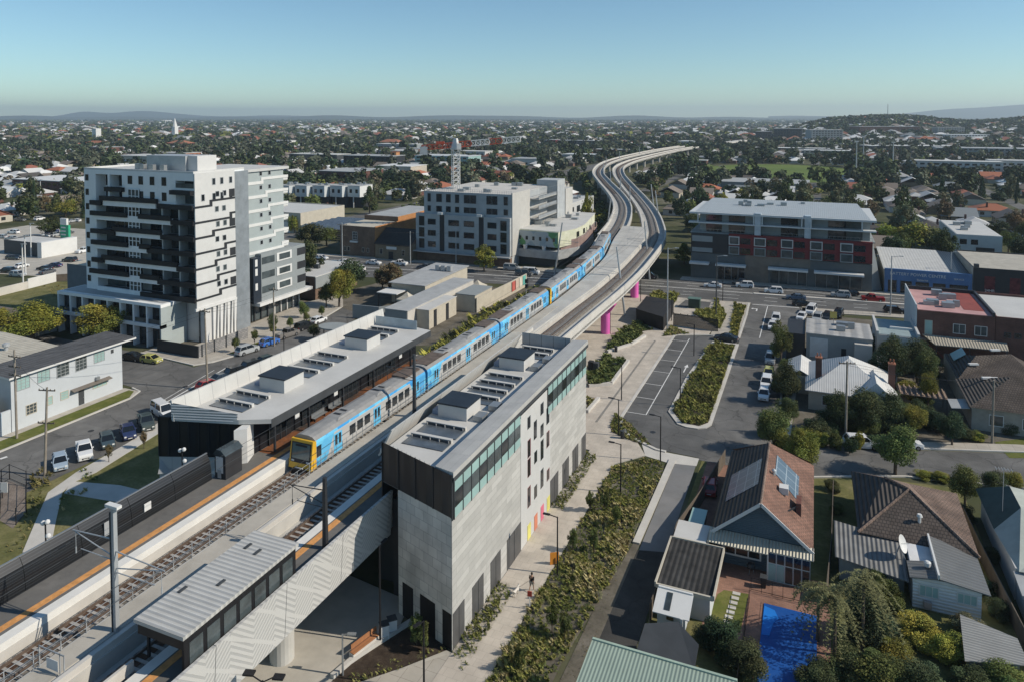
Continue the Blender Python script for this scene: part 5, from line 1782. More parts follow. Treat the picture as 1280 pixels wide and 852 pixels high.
MB().box(-17.2,-.8,RY-.03,RY+.65,5.0,7.4).build('taupe_band',MATS['taupe'],ra)
for a,b in((-24.4,-17.3),(-10.8,-1.7),(.5,11.5),(-31.4,-27)):
 o=MB().box(a,b,RY+.4,RY+.62,.3,4.0).build('shop_window',M['glass_mid']if a>-20 else M['glass'],ra)
 m=MB()
 for x in np.arange(a,b+.1,(b-a)/4):
  m.box(x-.06,x+.06,RY+.3,RY+.4,.1,4.0)
 m.build('mullion',M['steel'],o)
 MB().box(a-.4,b+.4,RY-2.6,RY-.04,4.25,4.75).build('awning',M['white_paint'],ra)
def rx(X):
 return RX0+(X-70)/1110.0*(RX1-RX0)
MB().box(rx(318),RX1,RY-.3,RY+.65,9.2,12.9).build('red_wall',M['dark_red'],ra)
MB().box(rx(318),RX1,RY-.28,RY+.6,7.4,9.19).build('red_wall',M['dark_red'],ra)
MB().box(RX0,rx(316),RY-.2,RY+.65,7.2,12.6).build('grey_wall',M['charcoal'],ra)
MB().box(RX0+.3,rx(212),RY-.25,RY-.2,10.3,11.9).build('pale_panel',M['mid_grey'],ra)
MB().box(RX0+.3,rx(212),RY-.25,RY-.2,7.4,8.6).build('pale_panel',M['mid_grey'],ra)
for X in(318,478,645,820,996):
 for z in(10.0,7.3):
  w=74 if X>330 else 68
  o=MB().box(rx(X),rx(X+w),RY-.55,RY-.3,z,z+2.3).build('frame',M['white_wall']if z>9 else M['mid_grey'],ra)
  MB().box(rx(X+6),rx(X+w-6),RY-.58,RY-.551,z+.25,z+2.05).build('window',M['glass_mid'],o)
  MB().box(rx(X+w+6),rx(X+w+70),RY-.34,RY-.3,z+.3,z+1.9).build('balcony_recess',M['glass'],ra)
MB().box(RX0+2,RX1-.5,RY+2.4,229,12.8,18.0).build('upper_wall',M['mid_grey'],ra)
MB().box(RX0-.3,RX1+.6,RY+.4,230,12.6,12.85).build('terrace',M['mid_grey'],ra)
MB().box(RX0-.8,RX1+.8,RY-.2,RY+2.4,15.4,15.75).build('balcony_slab',M['cool_white'],ra)
MB().box(RX0-.6,RX1+.8,RY-.2,231,18.0,18.5).build('roof',M['cool_white'],ra)
MB().slab([(RX0+1,RY+1,18.55),(RX1-.5,RY+1,18.55),(RX1-2.5,230,19.8),(RX0+2.5,230,19.8)],.12).build('roof_sheet',mat_ribs('blue_grey_sheet',(.36,.40,.42),'x',.5,.1,.6,0,.06,.85),ra)
for X in(160,310,640,925,1020):
 for z in(12.9,15.8):
  MB().box(rx(X),rx(X+105),RY+2.3,RY+2.39,z,z+2.2).build('glazing',M['glass']if X%3 else M['glass_mid'],ra)
for X in(480,785):
 MB().box(rx(X),rx(X+38),RY-.1,RY+2.4,12.9,18.8).build('silver_fin',mat('silver_blue',(.38,.44,.48),rough=.45,spec=.5),ra)
for X in(523,765,820,1115,470,110):
 MB().box(rx(X),rx(X+7),RY-.15,RY+.2,15.8,18.0).build('frame_post',M['cool_white'],ra)
m=MB()
for k in range(46):
 x=lerp(RX0,RX1,k/45)
 m.box(x-.02,x+.02,RY+.45,RY+.5,12.85,13.8)
m.box(RX0,RX1,RY+.45,RY+.5,13.75,13.8)
m.build('railing',M['steel'],ra)
clutter(ra,-20,-3,214,226,19.3,9,12)
m=MB()
m.hexa([(RX1,RY+2,0),(RX1+2.6,RY+4,0),(RX1+2.6,228,0),(RX1,228,0)],[(RX1,RY+1,11.8),(RX1+.4,RY+4,11.8),(RX1+.4,228,11.8),(RX1,228,11.8)])
m.build('side_wall',M['mid_grey'],ra)
bs=thing('blue_shop','blue fronted shop with pale pitched roof next to red apartments','shop',(26,215,0))
M['shop_blue']=mat('shop_blue',(.085,.17,.33),var=.12,rough=.5)
MB().box(16.8,35.8,206.4,232,0,5.2).build('wall',M['concrete'],bs)
MB().box(16.8,36.0,205.7,206.4,3.3,6.2).build('fascia',M['shop_blue'],bs)
for x in(16.8,19.6,23.0,26.8,30.4,35.2):
 MB().box(x,x+.8,205.75,206.4,0,3.3).build('pier',M['shop_blue'],bs)
for a,b in((17.6,19.5),(20.5,22.9),(23.9,26.7),(27.7,30.3),(31.3,35.1)):
 MB().box(a,b,206.2,206.35,.2,3.2).build('shop_window',M['glass'],bs)
MB().slab([(16.6,206.0,5.9),(31.6,206.0,5.9),(31.6,232,7.4),(16.6,232,7.4)],.2).build('roof',mat_ribs('pale_sheet',(.50,.495,.47),'x',.7,.1,.6,0,.08,.85),bs)
MB().slab([(31.62,206.0,5.88),(36.0,206.0,5.5),(36.0,232,7.0),(31.62,232,7.38)],.2).build('roof',M['blue_clad'],bs)
def lettering(txt,x,y,z,size,m,root,rot=(PI/2,0,0),name='lettering',ext=.02):
 cu=bpy.data.curves.new(name,'FONT')
 cu.body=txt
 cu.size=size
 cu.extrude=ext
 cu.align_x='CENTER'
 o=bpy.data.objects.new(name,cu)
 o.data.materials.append(M[m])
 COL.objects.link(o)
 o.rotation_euler=rot
 if root is not None:
  L=parent_loc(root)
  o.location=(x-L[0],y-L[1],z-L[2])
  o.parent=root
 else:
  o.location=(x,y,z)
 dg_=bpy.context.evaluated_depsgraph_get()
 me=bpy.data.meshes.new_from_object(o.evaluated_get(dg_))
 q=bpy.data.objects.new(name,me)
 COL.objects.link(q)
 q.location,q.rotation_euler,q.parent=o.location,o.rotation_euler,o.parent
 bpy.data.objects.remove(o)
 return q
lettering('BATTERY POWER CENTRE',24.2,205.66,4.7,1.05,'white_paint',bs)
lettering('Batteries',25.3,205.66,3.6,.7,'white_paint',bs)
lettering('SERVICE',33.2,205.66,4.5,.6,'white_paint',bs)
bh=box_building('black_hall','black walled shop hall with buff roof and red window posters','shop',36.2,62,206.0,232,7.6,'charcoal',mat('buff_roof',(.40,.375,.32),var=.15),.35)
MB().box(36.15,36.2,206,232,0,7.9).build('side_wall',M['concrete'],bh)
for x in(38.6,43.8,49.5):
 MB().box(x,x+2.2,205.9,205.98,1.6,6.0).build('poster',mat('dark_poster',(.12,.028,.03),var=.5,scale=1.2),bh)
lettering('24HR',39.7,205.86,2.2,.9,'white_paint',bh)
clutter(bh,38,60,215,230,7.7,5,15)
MB().box(36.6,37.6,207.0,208.0,7.7,8.6).build('roof_cowl',M['dark_grey'],bh)
wb=thing('white_block','white two storey block with pale flat roof behind the black hall','building',(47,276,0))
MB().box(41.2,53.5,262.0,296,0,8.0).build('wall',M['cool_white'],wb)
MB().box(41.4,53.3,262.2,295.8,8.0,8.08).build('roof',M['pale_roof'],wb)
for x in(42.2,45.2):
 window_y(wb,262,x,x+1.9,5.0,6.6,-1,'dark_grey','glass')
MB().box(46.6,51.5,261.9,262,2.4,4.2).build('opening',M['charcoal'],wb)
clutter(wb,43,51,266,292,8.1,9,18)
pk=thing('brick_shop','brown brick shop with pink painted flat roof and white side','shop',(24,163,0))
MB().box(18.1,30.6,153.4,171.5,0,8.6).build('wall',M['red_brick'],pk)
MB().box(18.3,30.2,153.6,171.2,8.6,8.7).build('roof',mat('pink_roof',(.46,.27,.26),var=.2,scale=.35),pk)
MB().box(26.2,29.6,156.5,171.0,8.7,8.74).build('roof_sheet',mat('rust_red',(.24,.06,.05),var=.2),pk)
MB().box(17.9,18.1,153.4,172,0,9.6).build('side_wall',M['cool_white'],pk)
MB().box(30.2,30.62,153.4,171.5,8.62,9.3).build('party_wall',M['charcoal'],pk)
MB().box(18.1,30.6,171.2,171.6,8.62,9.4).build('parapet',M['charcoal'],pk)
clutter(pk,19.5,25.5,157,168,8.72,8,22)
for x in(23.2,26.6):
 window_y(pk,153.4,x+.8,x+2.8,4.9,6.7,-1,'white_paint','glass_mid',cols=2)
window_y(pk,153.4,19.4,20.7,4.2,6.9,-1,'cream','frost',name='door_window')
MB().beam((19.0,152.6,3.4),(22.6,152.6,.4),.9,.25).build('stair',mat('red_stair',(.20,.06,.045)),pk)
MB().box(18.6,21.4,152.2,153.38,3.4,3.6).build('landing',M['steel'],pk)
pk2=box_building('brick_shop','brown brick shop with broad pale roof at frame edge beside pink roofed one','shop',30.7,52,153.6,174,8.2,'red_brick','pale_roof',.5)
for x in(32,33.6,35.2):
 window_y(pk2,153.6,x,x+1.1,5.0,6.0,-1,'dark_grey','glass')
cp=thing('carport','long buff skillion carport roof below the brown brick shop','carport',(26,152,0))
MB().slab([(20.6,148.8,3.7),(32.0,149.8,3.7),(32.4,153.1,4.3),(19.0,152.9,4.3)],.12).build('roof',mat_ribs('buff_sheet',(.34,.315,.26),'x',.45,.4,.7,0,.12,.8),cp)
for x in(20.8,26,31.6):
 MB().box(x,x+.14,149.3,149.44,0,3.75).build('post',M['dark_grey'],cp)
tl=thing('teal_roof_shop','low shop with teal grey flat roof and white parapet','shop',(15,153,0))
MB().box(11.0,18.0,147.6,159,0,4.8).build('wall',M['white_wall'],tl)
MB().box(11.2,17.8,147.8,158.8,4.8,4.9).build('roof',mat('teal_roof',(.26,.33,.34),var=.12),tl)
MB().box(17.6,18.0,147.4,159,4.8,5.6).build('parapet',M['white_wall'],tl)
MB().box(10.9,11.3,147.4,159,4.8,5.5).build('parapet',M['white_wall'],tl)
MB().box(13.5,17.4,152.0,152.4,4.9,5.3).build('duct',M['white_paint'],tl)
gf=thing('grey_workshop','grey flat roofed workshop with white roller door near parked cars','workshop',(5,144,0))
MB().box(-1.0,9.8,140.2,150.2,0,5.6).build('wall',M['mid_grey'],gf)
MB().box(-1.1,9.9,140.0,150.3,5.6,5.8).build('roof',mat_ribs('warm_grey_sheet',(.36,.355,.34),'x',2.0,.15,.7,0,.12,.85),gf)
MB().box(6.9,9.7,139.0,140.19,0,5.0).build('annex',M['pale_concrete'],gf)
MB().box(-.4,2.6,140.1,140.19,1.5,5.0).build('roller_door',mat_ribs('roller',(.60,.62,.62),'z',.22,.4,.5,0,.06,.8),gf)
MB().box(4.8,5.6,140.12,140.19,2.2,3.6).build('window',M['glass'],gf)
clutter(gf,4,7,142,148,5.8,3,25)
ys=thing('roof_sign','small yellow sign on a post above the grey workshop','sign',(3.6,147.5,5.8))
MB().box(3.55,3.65,147.5,147.56,5.8,7.2).build('post',M['steel'],ys)
MB().box(3.0,4.2,147.4,147.48,7.0,8.2).build('panel',mat('sign_yellow',(.55,.42,.12)),ys)
MB().box(-4.4,-1.3,140.2,150.2,0,5.4).build('wall',M['charcoal'],thing('dark_shed','dark sided shed between street tree and grey workshop','shed',(-3,145,0)))
wv=thing('white_roof_villa','old villa with bright white hipped iron roof and brick chimneys','house',(5,126,0))
M['white_iron']=mat_ribs('white_iron',(.58,.575,.55),'x',.32,.15,.6,0,.06,.88)
MB().box(-.4,11.2,118.6,131,0,3.1).build('wall',M['cream'],wv)
m=MB()
hip_roof(m,-.4,11.2,118.6,131.4,3.1,6.9,.5)
m.build('roof',M['white_iron'],wv)
m=MB()
m.add([(6.0,117.6,3.0),(11.8,117.6,3.0),(8.9,117.9,5.6),(8.9,124.5,5.6),(5.9,121,3.6),(11.9,121,3.6)],[(0,2,3,4),(1,5,3,2),(0,1,2)])
m.build('porch_roof',M['white_iron'],wv)
m=MB()
gable_roof(m,-3.6,.2,124.5,132.5,3.0,4.0,'y',.2,.1)
m.build('side_roof',M['white_iron'],wv)
MB().box(-3.4,-.4,124.8,132.2,0,2.95).build('side_wall',M['cream'],wv)
for x,y in((1.0,121.5),(11.3,122.8)):
 c=MB().box(x-.45,x+.45,y-.4,y+.4,3.0,7.2).build('chimney',M['red_brick'],wv)
 m=MB().box(x-.52,x+.52,y-.47,y+.47,7.2,7.4)
 for d in(-.22,.22):
  m.lathe((x+d,y,7.4),[(.12,0),(.1,.6)],8)
 m.build('pot',M['terracotta'],c)
for x in(1.5,4.0):
 window_y(wv,118.6,x,x+1.2,.9,2.5,-1,'white_paint','glass')
pg=thing('pergola','slatted brown pergola beside the white roofed villa','pergola',(15,127,0))
m=MB()
for k in range(9):
 m.box(12.6+.75*k,12.75+.75*k,123.5,127.5,2.7,2.85)
m.build('slat',mat('pergola_brown',(.30,.22,.16)),pg)
MB().box(12.4,19,123.6,127.4,2.5,2.6).build('cover',mat('pergola_cover',(.20,.15,.12)),pg)
for x in(12.5,18.8):
 for y in(123.6,127.3):
  MB().box(x,x+.12,y,y+.12,0,2.5).build('post',M['dark_grey'],pg)
ws2=thing('garden_shed','small white shed with dark window behind villa and trees','shed',(11.5,136,0))
MB().box(10.6,13.2,134.5,137.5,0,3.4).build('wall',M['white_paint'],ws2)
MB().slab([(10.3,134.2,3.4),(13.5,134.2,3.4),(13.5,137.8,3.9),(10.3,137.8,3.9)],.1).build('roof',M['grey_roof'],ws2)
MB().box(11.2,12.1,134.4,134.5,1.6,2.7).build('window',M['glass'],ws2)
M['tile_brown']=mat_brick('tile_brown',(.105,.085,.072),(.085,.068,.058),(.035,.03,.028),.34,.36,'xy',.85,.035,.28,.5,.7)
M['tile_ribs']=mat_ribs('tile_ribs',(.085,.074,.066),'x',.42,.9,.85,0,.2,.35)  # ribbed tiles darkened, shade of the west slopes put into the colour
M['tile_ribs_x']=mat_ribs('tile_ribs_x',(.085,.074,.066),'x',.62,.9,.85,0,.2,.35)
M['tile_red']=mat_brick('tile_red',(.235,.128,.092),(.165,.092,.068),(.11,.07,.055),.34,.36,'xy',.85,.03,.30,.5,.6)
M['tile_lichen']=mat_brick('tile_lichen',(.24,.165,.125),(.20,.145,.115),(.10,.08,.07),.34,.36,'xy',.88,.03,.35,.5,.5)
bhs=thing('brown_tile_house','house with sprawling dark brown tiled hip roof and skylights','house',(26,130,0))
MB().box(21.4,34,120,145,0,3.2).build('wall',mat('house_cream',(.33,.31,.27)),bhs)
m=MB()
c=[(21.0,119.4,3.4),(34.5,119.4,3.4),(34.5,131.5,3.4),(21.0,131.5,3.4)]
a,b=(27.2,125.4,6.6),(28.6,125.4,6.6)
m.add(c+[a,b],[(0,1,5,4),(1,2,5),(2,3,4,5)],0)
m.add(c+[a,b],[(3,0,4)],1)
c=[(21.4,131.4,3.4),(33.5,131.4,3.4),(33.5,145,3.4),(21.4,145,3.4)]
a,b=(24.6,136,6.2),(30,139,6.2)
m.add(c+[a,b],[(0,1,5,4),(1,2,5),(2,3,4,5)],0)
m.add(c+[a,b],[(3,0,4)],1)
m.build('roof',[M['tile_brown'],M['tile_ribs']],bhs)
MB().slab([(21.9,138.4,4.3),(23.6,138.4,5.6),(23.6,142.2,5.6),(21.9,142.2,4.3)],.1).build('roof_sheet',M['frost'],bhs)
for x,y,z in((24.6,127.6,5.35),(25.6,128.6,5.1),(24.0,134.4,5.2),(28,140,6.3)):
 MB().cbox((x,y,z),(1.5,.5,.25),.4).build('skylight',M['white_paint'],bhs)
MB().slab([(18.9,120.2,2.6),(21.2,120.2,2.9),(21.2,124.0,2.9),(18.9,124.0,2.6)],.08).build('carport_roof',M['grey_roof'],bhs)
for x in(23.5,27.5,31):
 window_y(bhs,120,x,x+1.8,.9,2.5,-1,'white_paint','glass_mid')
bl_=thing('blue_house','blue gabled house with red tiled roof and rooftop solar panels','house',(-4.4,79,0))
M['slate_blue']=mat_ribs('slate_blue',(.075,.115,.145),'z',.2,.4,.7,0,.1,.75)
HX0,HX1,HY0,HY1=-8.6,-.1,73.8,92.0
HXM,HR,HE=-4.4,6.9,3.5
MB().box(HX0,HX1,HY0,HY1,0,3.4).build('wall',M['slate_blue'],bl_)
m=MB()
k_=(HR-HE)/(HX1-HXM)
m.slab([(HX1+.55,HY0-.5,HE-.55*k_),(HX1+.55,HY1+.5,HE-.55*k_),(HXM,HY1-4,HR),(HXM,HY0-.5,HR)],.12,0)
m.build('roof_east',M['tile_red'],bl_)
m=MB()
m.slab([(HX0-.5,HY1+.5,HE-.5*k_),(HX0-.5,HY0-.5,HE-.5*k_),(HXM,HY0-.5,HR),(HXM,HY1-4,HR)],.12,0)
m.build('roof_west',M['tile_ribs'],bl_)  # same red roof, shade painted into this slope's darker tiles
m=MB()
m.add([(HX0-.5,HY1+.5,HE-.2),(HX1+.5,HY1+.5,HE-.2),(HXM,HY1-4,HR)],[(0,2,1)])
m.build('roof_north',M['tile_red'],bl_)
m=MB()
gable_wall(m,'y',HY0,HX0,HX1,3.35,6.75,.12)
m.build('gable',M['slate_blue'],bl_)
m=MB()
m.beam((HX0-.5,HY0-.52,HE-.55*k_+.05),(HXM,HY0-.52,HR+.06),.08,.3)
m.beam((HX1+.55,HY0-.52,HE-.55*k_+.05),(HXM,HY0-.52,HR+.06),.08,.3)
m.build('bargeboard',M['white_paint'],bl_)
m=MB()
m.cyl((HXM,HY0-.5,HR+.02),(HXM,HY1-4,HR+.02),.13,.13,8)
m.build('ridge_capping',M['tile_lichen'],bl_)
def on_roof(s,d,y,h=.06):
 return(HXM+s*d,y,HR-d*k_+h)
M['solar']=mat_brick('solar',(.085,.12,.16),(.10,.135,.175),(.30,.34,.37),1.0,1.6,'xy',.22,.04,.12,0,0,.6)
so1=MB().slab([on_roof(-1,.6,78.4),on_roof(-1,.6,84.6),on_roof(-1,3.9,84.6),on_roof(-1,3.9,78.4)][::-1],.05).build('solar_panel',M['solar'],bl_)
so2=MB().slab([on_roof(1,.9,82.0),on_roof(1,3.3,80.6),on_roof(1,3.3,86.2),on_roof(1,.9,86.6)],.05).build('solar_panel',M['solar'],bl_)
for d,y,mm in((1.9,79.6,'white_paint'),):
 p_=on_roof(1,d,y)
 MB().cbox((p_[0],p_[1],p_[2]+.35),(.9,1.0,.7)).build('roof_cooler',M['white_paint'],bl_)
p_=on_roof(1,3.4,78.6)
c=MB().box(p_[0]-.25,p_[0]+.25,78.0,79.8,p_[2]-.5,p_[2]+1.1).build('chimney',M['red_brick'],bl_)
p_=on_roof(1,2.6,77.2)
MB().cbox((p_[0],p_[1],p_[2]+.05),(.12,2.8,.12),-.55).build('flashing',M['charcoal'],bl_)
p_=on_roof(1,.8,81.5)
MB().lathe((p_[0],p_[1],p_[2]-.1),[(.15,0),(.15,.5),(.25,.55),(.1,.7)],8).build('roof_vent',M['galv'],bl_)
m=MB()
m.slab([(-9.3,72.0,2.85),(-3.6,72.0,2.85),(-3.6,73.9,3.35),(-9.3,73.9,3.35)],.08)
m.slab([(-3.55,72.4,2.95),(.5,72.4,2.95),(.5,73.9,3.35),(-3.55,73.9,3.35)],.08)
m.build('verandah_roof',mat_ribs('cream_iron',(.52,.49,.40),'x',.3,.7,.7,0,.08,.7),bl_)
MB().box(-9.3,-9.15,72.05,72.2,0,2.85).build('post',M['white_paint'],bl_)
o=window_y(bl_,73.8,-8.0,-4.3,.95,2.4,-1,'white_paint','glass',cols=3,fw=.16)
sr=MB().box(-3.7,.2,72.5,73.75,0,2.9).build('sunroom',M['white_paint'],bl_)
for k in range(5):
 x=-3.6+.76*k
 MB().box(x+.06,x+.7,72.44,72.5,1.85,2.75).build('pane',M['glass'],sr)
 MB().box(x+.06,x+.7,72.44,72.5,.15,1.72).build('pane',M['frost']if k<2 else M['glass'],sr)
gr=thing('garage','small garage with dark weathered iron roof edged white','garage',(-10.2,67,0))
MB().box(-12.4,-8.0,64.2,71.2,0,2.5).build('wall',M['cool_white'],gr)
MB().slab([(-12.7,63.9,2.55),(-7.7,63.9,2.55),(-7.7,71.4,2.75),(-12.7,71.4,2.75)],.08).build('roof',mat_ribs('weathered_iron',(.040,.039,.038),'x',.5,.35,.95,0,.5,.5),gr)
m=MB()
m.box(-12.85,-12.7,63.7,71.5,2.4,2.86);m.box(-7.7,-7.55,63.7,71.5,2.4,2.86);m.box(-12.7,-7.7,63.68,63.88,2.35,2.7);m.box(-12.7,-7.7,71.42,71.55,2.5,2.86)
m.build('gutter',M['cream'],gr)
MB().slab([(-12.6,71.7,2.7),(-9.4,71.7,2.7),(-9.4,74.9,2.8),(-12.6,74.9,2.8)],.1).build('flat_roof',M['pale_roof'],gr)
MB().box(-12.5,-9.5,71.8,74.8,0,2.6).build('wall',M['cream'],gr)
cu=thing('cubby_house','white raised cubby house with skylight and ladder beside garage','cubby house',(-10.7,61.7,0))
MB().box(-12.0,-9.6,60.8,62.9,1.0,2.6).build('wall',M['cool_white'],cu)
MB().slab([(-12.3,60.2,2.5),(-9.2,60.2,2.5),(-9.2,62.6,3.2),(-12.3,62.6,3.2)],.08).build('roof',M['white_paint'],cu)
MB().box(-12.25,-9.25,62.55,62.75,3.15,3.3).build('ridge',M['white_paint'],cu)
MB().slab([(-11.4,60.6,2.66),(-10.9,60.6,2.66),(-10.9,62.3,3.16),(-11.4,62.3,3.16)],.02).build('skylight',M['glass_mid'],cu)
MB().box(-11.2,-10.6,60.75,60.8,1.7,2.2).build('window',M['glass'],cu)
MB().box(-9.9,-9.7,60.0,60.1,0,2.6).build('post',M['white_paint'],cu)
for x in(-11.9,-9.75):
 MB().box(x,x+.12,60.9,61.0,0,1.0).build('post',M['timber'],cu)
m=MB()
for k in range(4):
 m.box(-9.9,-9.3,59.4+.3*k,59.6+.3*k,.15+.25*k,.22+.25*k)
m.build('ladder',M['timber'],cu)
ds=thing('shade_shed','dark low shed roof under the shadow behind green shed','shed',(-10.4,57,0))
m=MB()
m.slab([(-12.6,55.6,2.2),(-8.0,55.2,2.2),(-8.0,57.6,2.6),(-10.0,59.6,2.6),(-12.6,58.6,2.4)],.1)
m.build('roof',M['dark_grey'],ds)  # roof coloured darker to carry the shadow lying on it
MB().box(-12.3,-8.5,55.7,57.6,0,2.15).build('wall',M['charcoal'],ds)
gs=thing('green_shed','large shed with pale green ribbed roof','shed',(-10,50,0))
MB().slab([(-15.5,44,3.3),(-4.6,44,3.3),(-4.6,52.9,4.1),(-15.5,52.9,4.1)],.15).build('roof',mat_ribs('green_sheet',(.27,.34,.285),'x',.28,.3,.6,0,.05,.88),gs)
MB().box(-15.5,-4.6,52.85,53.05,3.95,4.2).build('gutter',mat('green_trim',(.33,.42,.35)),gs)
MB().box(-15.2,-5.0,44,52.7,0,3.2).build('wall',M['timber'],gs)
MB().prism([(-3.95,55.5),(1.05,55.5),(1.05,68.95),(-3.95,68.95)],.025,.05).build('surround',M['red_pave'],None)['kind']='structure'
po_=thing('swimming_pool','rectangular swimming pool under a bright blue cover','swimming pool',(-1.5,62,0))
MB().box(-3.7,.8,55.8,68.7,.02,.12).build('cover',M['pool'],po_)
MB().prism([(-3.65,64.3),(-3.0,64.4),(-2.75,66.2),(-2.35,67.0),(-2.75,68.0),(-3.65,68.3)],.12,.15).build('cover_fold',mat('pool_sunlit',(.02,.19,.62),var=.1,rough=.4),po_)  # cover fold in brighter blue, the sun on it painted in
for k in range(8):
 y=69.2-.72*k
 o=MB().box(-6.55-.06*k,-5.85-.06*k,y-.22,y+.22,.02,.07).build('stepping_stone',M['pale_concrete'])
 tag(o,'pale square stepping stone set in the small lawn','stepping stone','stepping stones across the lawn')
pf=thing('pool_fence','thin black pool fence between lawn and red paving','fence',(-4.6,65,0))
m=MB()
for k in range(14):
 m.box(-5.0,-4.96,56+k*.95,56.04+k*.95,0,1.3)
m.build('post',M['black'],pf)
m=MB()
for z in(.15,1.25):
 m.box(-5.0,-4.97,56,69,z,z+.04)
 m.box(-5,.8,70.2,70.23,z,z+.04)
m.build('rail',M['black'],pf)
m=MB()
for k in range(7):
 m.box(-5+.95*k,-4.96+.95*k,70.2,70.24,0,1.3)
m.build('post',M['black'],pf)
bbq=thing('barbecue','round covered barbecue by the blue house wall','barbecue',(-5.2,72.9,0))
MB().lathe((-5.2,72.9,.5),[(.1,-.1),(.38,.1),(.42,.3),(.3,.55),(.05,.65)],12).build('bowl',M['charcoal'],bbq)
for a in(0,2.1,4.2):
 MB().cyl((-5.2+.3*math.cos(a),72.9+.3*math.sin(a),0),(-5.2+.2*math.cos(a),72.9+.2*math.sin(a),.6),.025,.025,5).build('leg',M['steel'],bbq)
bi=thing('wheelie_bin','dark wheelie bin standing on red paving near pool','bin',(-3.9,71.2,0))
m=MB()
m.hexa([(-4.1,71.0,.05),(-3.7,71.0,.05),(-3.7,71.5,.05),(-4.1,71.5,.05)],[(-4.2,70.9,1.0),(-3.6,70.9,1.0),(-3.6,71.55,1.0),(-4.2,71.55,1.0)])
m.build('body',M['charcoal'],bi)
MB().box(-4.23,-3.57,70.88,71.6,1.0,1.08).build('lid',M['dark_grey'],bi)
lf=wallthing('tall paling fence between back lane and driveway',[(-12.9,62),(-12.85,71),(-13.0,76),(-11.6,84),(-10.2,95.5)],1.8,M['timber'],.08,0,'paling_fence')
lf2=wallthing('paling fence along driveway beside the blue house',[(-9.5,75),(-9.4,86.5)],1.7,M['timber'],.08,0,'paling_fence')
cn=thing('utility_canopy','pale canopy topped trailer parked in the dark driveway','trailer',(-11.2,78.2,0))
MB().box(-11.9,-10.4,76.4,80.0,.5,1.5).build('body',M['glass_mid'],cn)
MB().box(-11.95,-10.35,76.3,80.1,1.5,1.6).build('lid',M['frost'],cn)
MB().cyl((-11.9,78,.3),(-11.7,78,.3),.3,.3,12).build('wheel',M['black'],cn)
MB().cyl((-10.6,78,.3),(-10.4,78,.3),.3,.3,12).build('wheel',M['black'],cn)
M['white_board']=mat_ribs('white_board',(.74,.75,.75),'z',.3,.3,.7,0,.1,.85)
h2=thing('tile_house','house with dark hipped tile roof and grey iron lean to','house',(10,84,0))
MB().box(5.0,14.6,79.8,92.2,0,2.9).build('wall',M['cream'],h2)
EV=[(4.5,92.6),(4.6,79.4),(15.0,79.2),(15.2,92.0)]
a_=(9.7,85.0,5.7)
m=MB()
m.add([(4.5,93.0,2.95),(4.6,79.3,2.95),a_,(7.6,87.4,5.4),(7.8,93.0,2.95)],[(0,1,2,3)],0)
m.add([(4.6,79.3,2.95),(15.1,79.1,2.95),a_],[(0,1,2)],1)
m.add([(15.1,79.1,2.95),(15.2,92.0,2.95),(10.4,91.6,3.3),a_],[(0,1,2,3)],2)
m.add([(10.4,91.6,3.3),(7.8,93.0,2.95),(7.6,87.4,5.4),a_],[(0,1,2,3)],2)
m.add([(4.5,93.0,2.95),(7.6,87.4,5.4),(7.8,93.0,2.95)],[(0,1,2)],2)
m.build('roof',[M['tile_ribs'],M['tile_brown'],M['tile_lichen']],h2)
m=MB()
m.cyl((4.6,79.3,3.0),a_,.14,.14,6);m.cyl((15.1,79.1,3.0),a_,.14,.14,6);m.cyl(a_,(7.6,87.4,5.45),.14,.14,6)
m.build('ridge_capping',M['tile_lichen'],h2)
MB().lathe((10.3,81.6,3.9),[(.15,0),(.15,.7),(.28,.75),(.2,1.0)],8).build('roof_vent',M['white_paint'],h2)
MB().slab([(2.4,75.2,2.3),(8.6,73.6,2.3),(8.6,79.6,2.85),(2.4,81.0,2.85)],.08).build('lean_to_roof',mat_ribs('old_iron',(.19,.19,.183),'x',.42,.45,.75,0,.2,.6),h2)
MB().box(2.8,8.4,75.4,79.2,0,2.2).build('lean_to_wall',M['mid_grey'],h2)
MB().box(8.9,14.3,73.7,79.6,0,2.95).build('addition_wall',M['white_board'],h2)
MB().slab([(10.9,73.2,3.4),(14.9,73.2,2.9),(14.9,79.8,2.9),(10.9,80.2,3.6)],.1).build('addition_roof',mat_ribs('charcoal_sheet',(.15,.155,.155),'y',.5,.4,.5,0,.06,.75),h2)
MB().slab([(8.6,73.3,2.95),(10.85,73.3,3.3),(10.85,76.2,3.3),(8.6,76.0,2.95)],.1).build('addition_roof',MATS['charcoal_sheet'],h2)
MB().box(10.82,10.98,73.2,80.3,3.3,3.75).build('parapet',M['white_paint'],h2)
window_y(h2,73.7,9.4,11.0,1.2,2.3,-1,'white_paint','frost',cols=3)
window_y(h2,73.7,12.4,14.0,1.3,2.3,-1,'white_paint','frost',cols=3)
MB().box(9.8,10.4,73.3,73.68,.3,.9).build('meter_box',mat('box_pink',(.40,.33,.30)),h2)
MB().lathe((10.2,75.0,3.25),[(.12,0),(.3,.15),(.3,.5),(.15,.6)],10).build('roof_vent',M['white_paint'],h2)
dh=thing('satellite_dish','white satellite dish on a frame on grey iron roof','satellite dish',(8.0,77.2,2.7))
m=MB()
cc=Vector((8.2,77.0,3.9))
ax=Vector((.55,-.2,.25)).normalized()
u=ax.orthogonal().normalized();v=ax.cross(u)
vs,fs=[],[]
for j,r_ in enumerate((0.02,.3,.6,.82)):
 for k in range(16):
  t=2*PI*k/16
  vs.append(cc+u*(r_*math.cos(t))+v*(r_*math.sin(t))+ax*(.32*r_*r_))
for j in range(3):
 for k in range(16):
  fs.append((j*16+k,j*16+(k+1)%16,(j+1)*16+(k+1)%16,(j+1)*16+k))
m.add(vs,fs)
m.build('dish',M['white_paint'],dh,smooth=True)
m=MB()
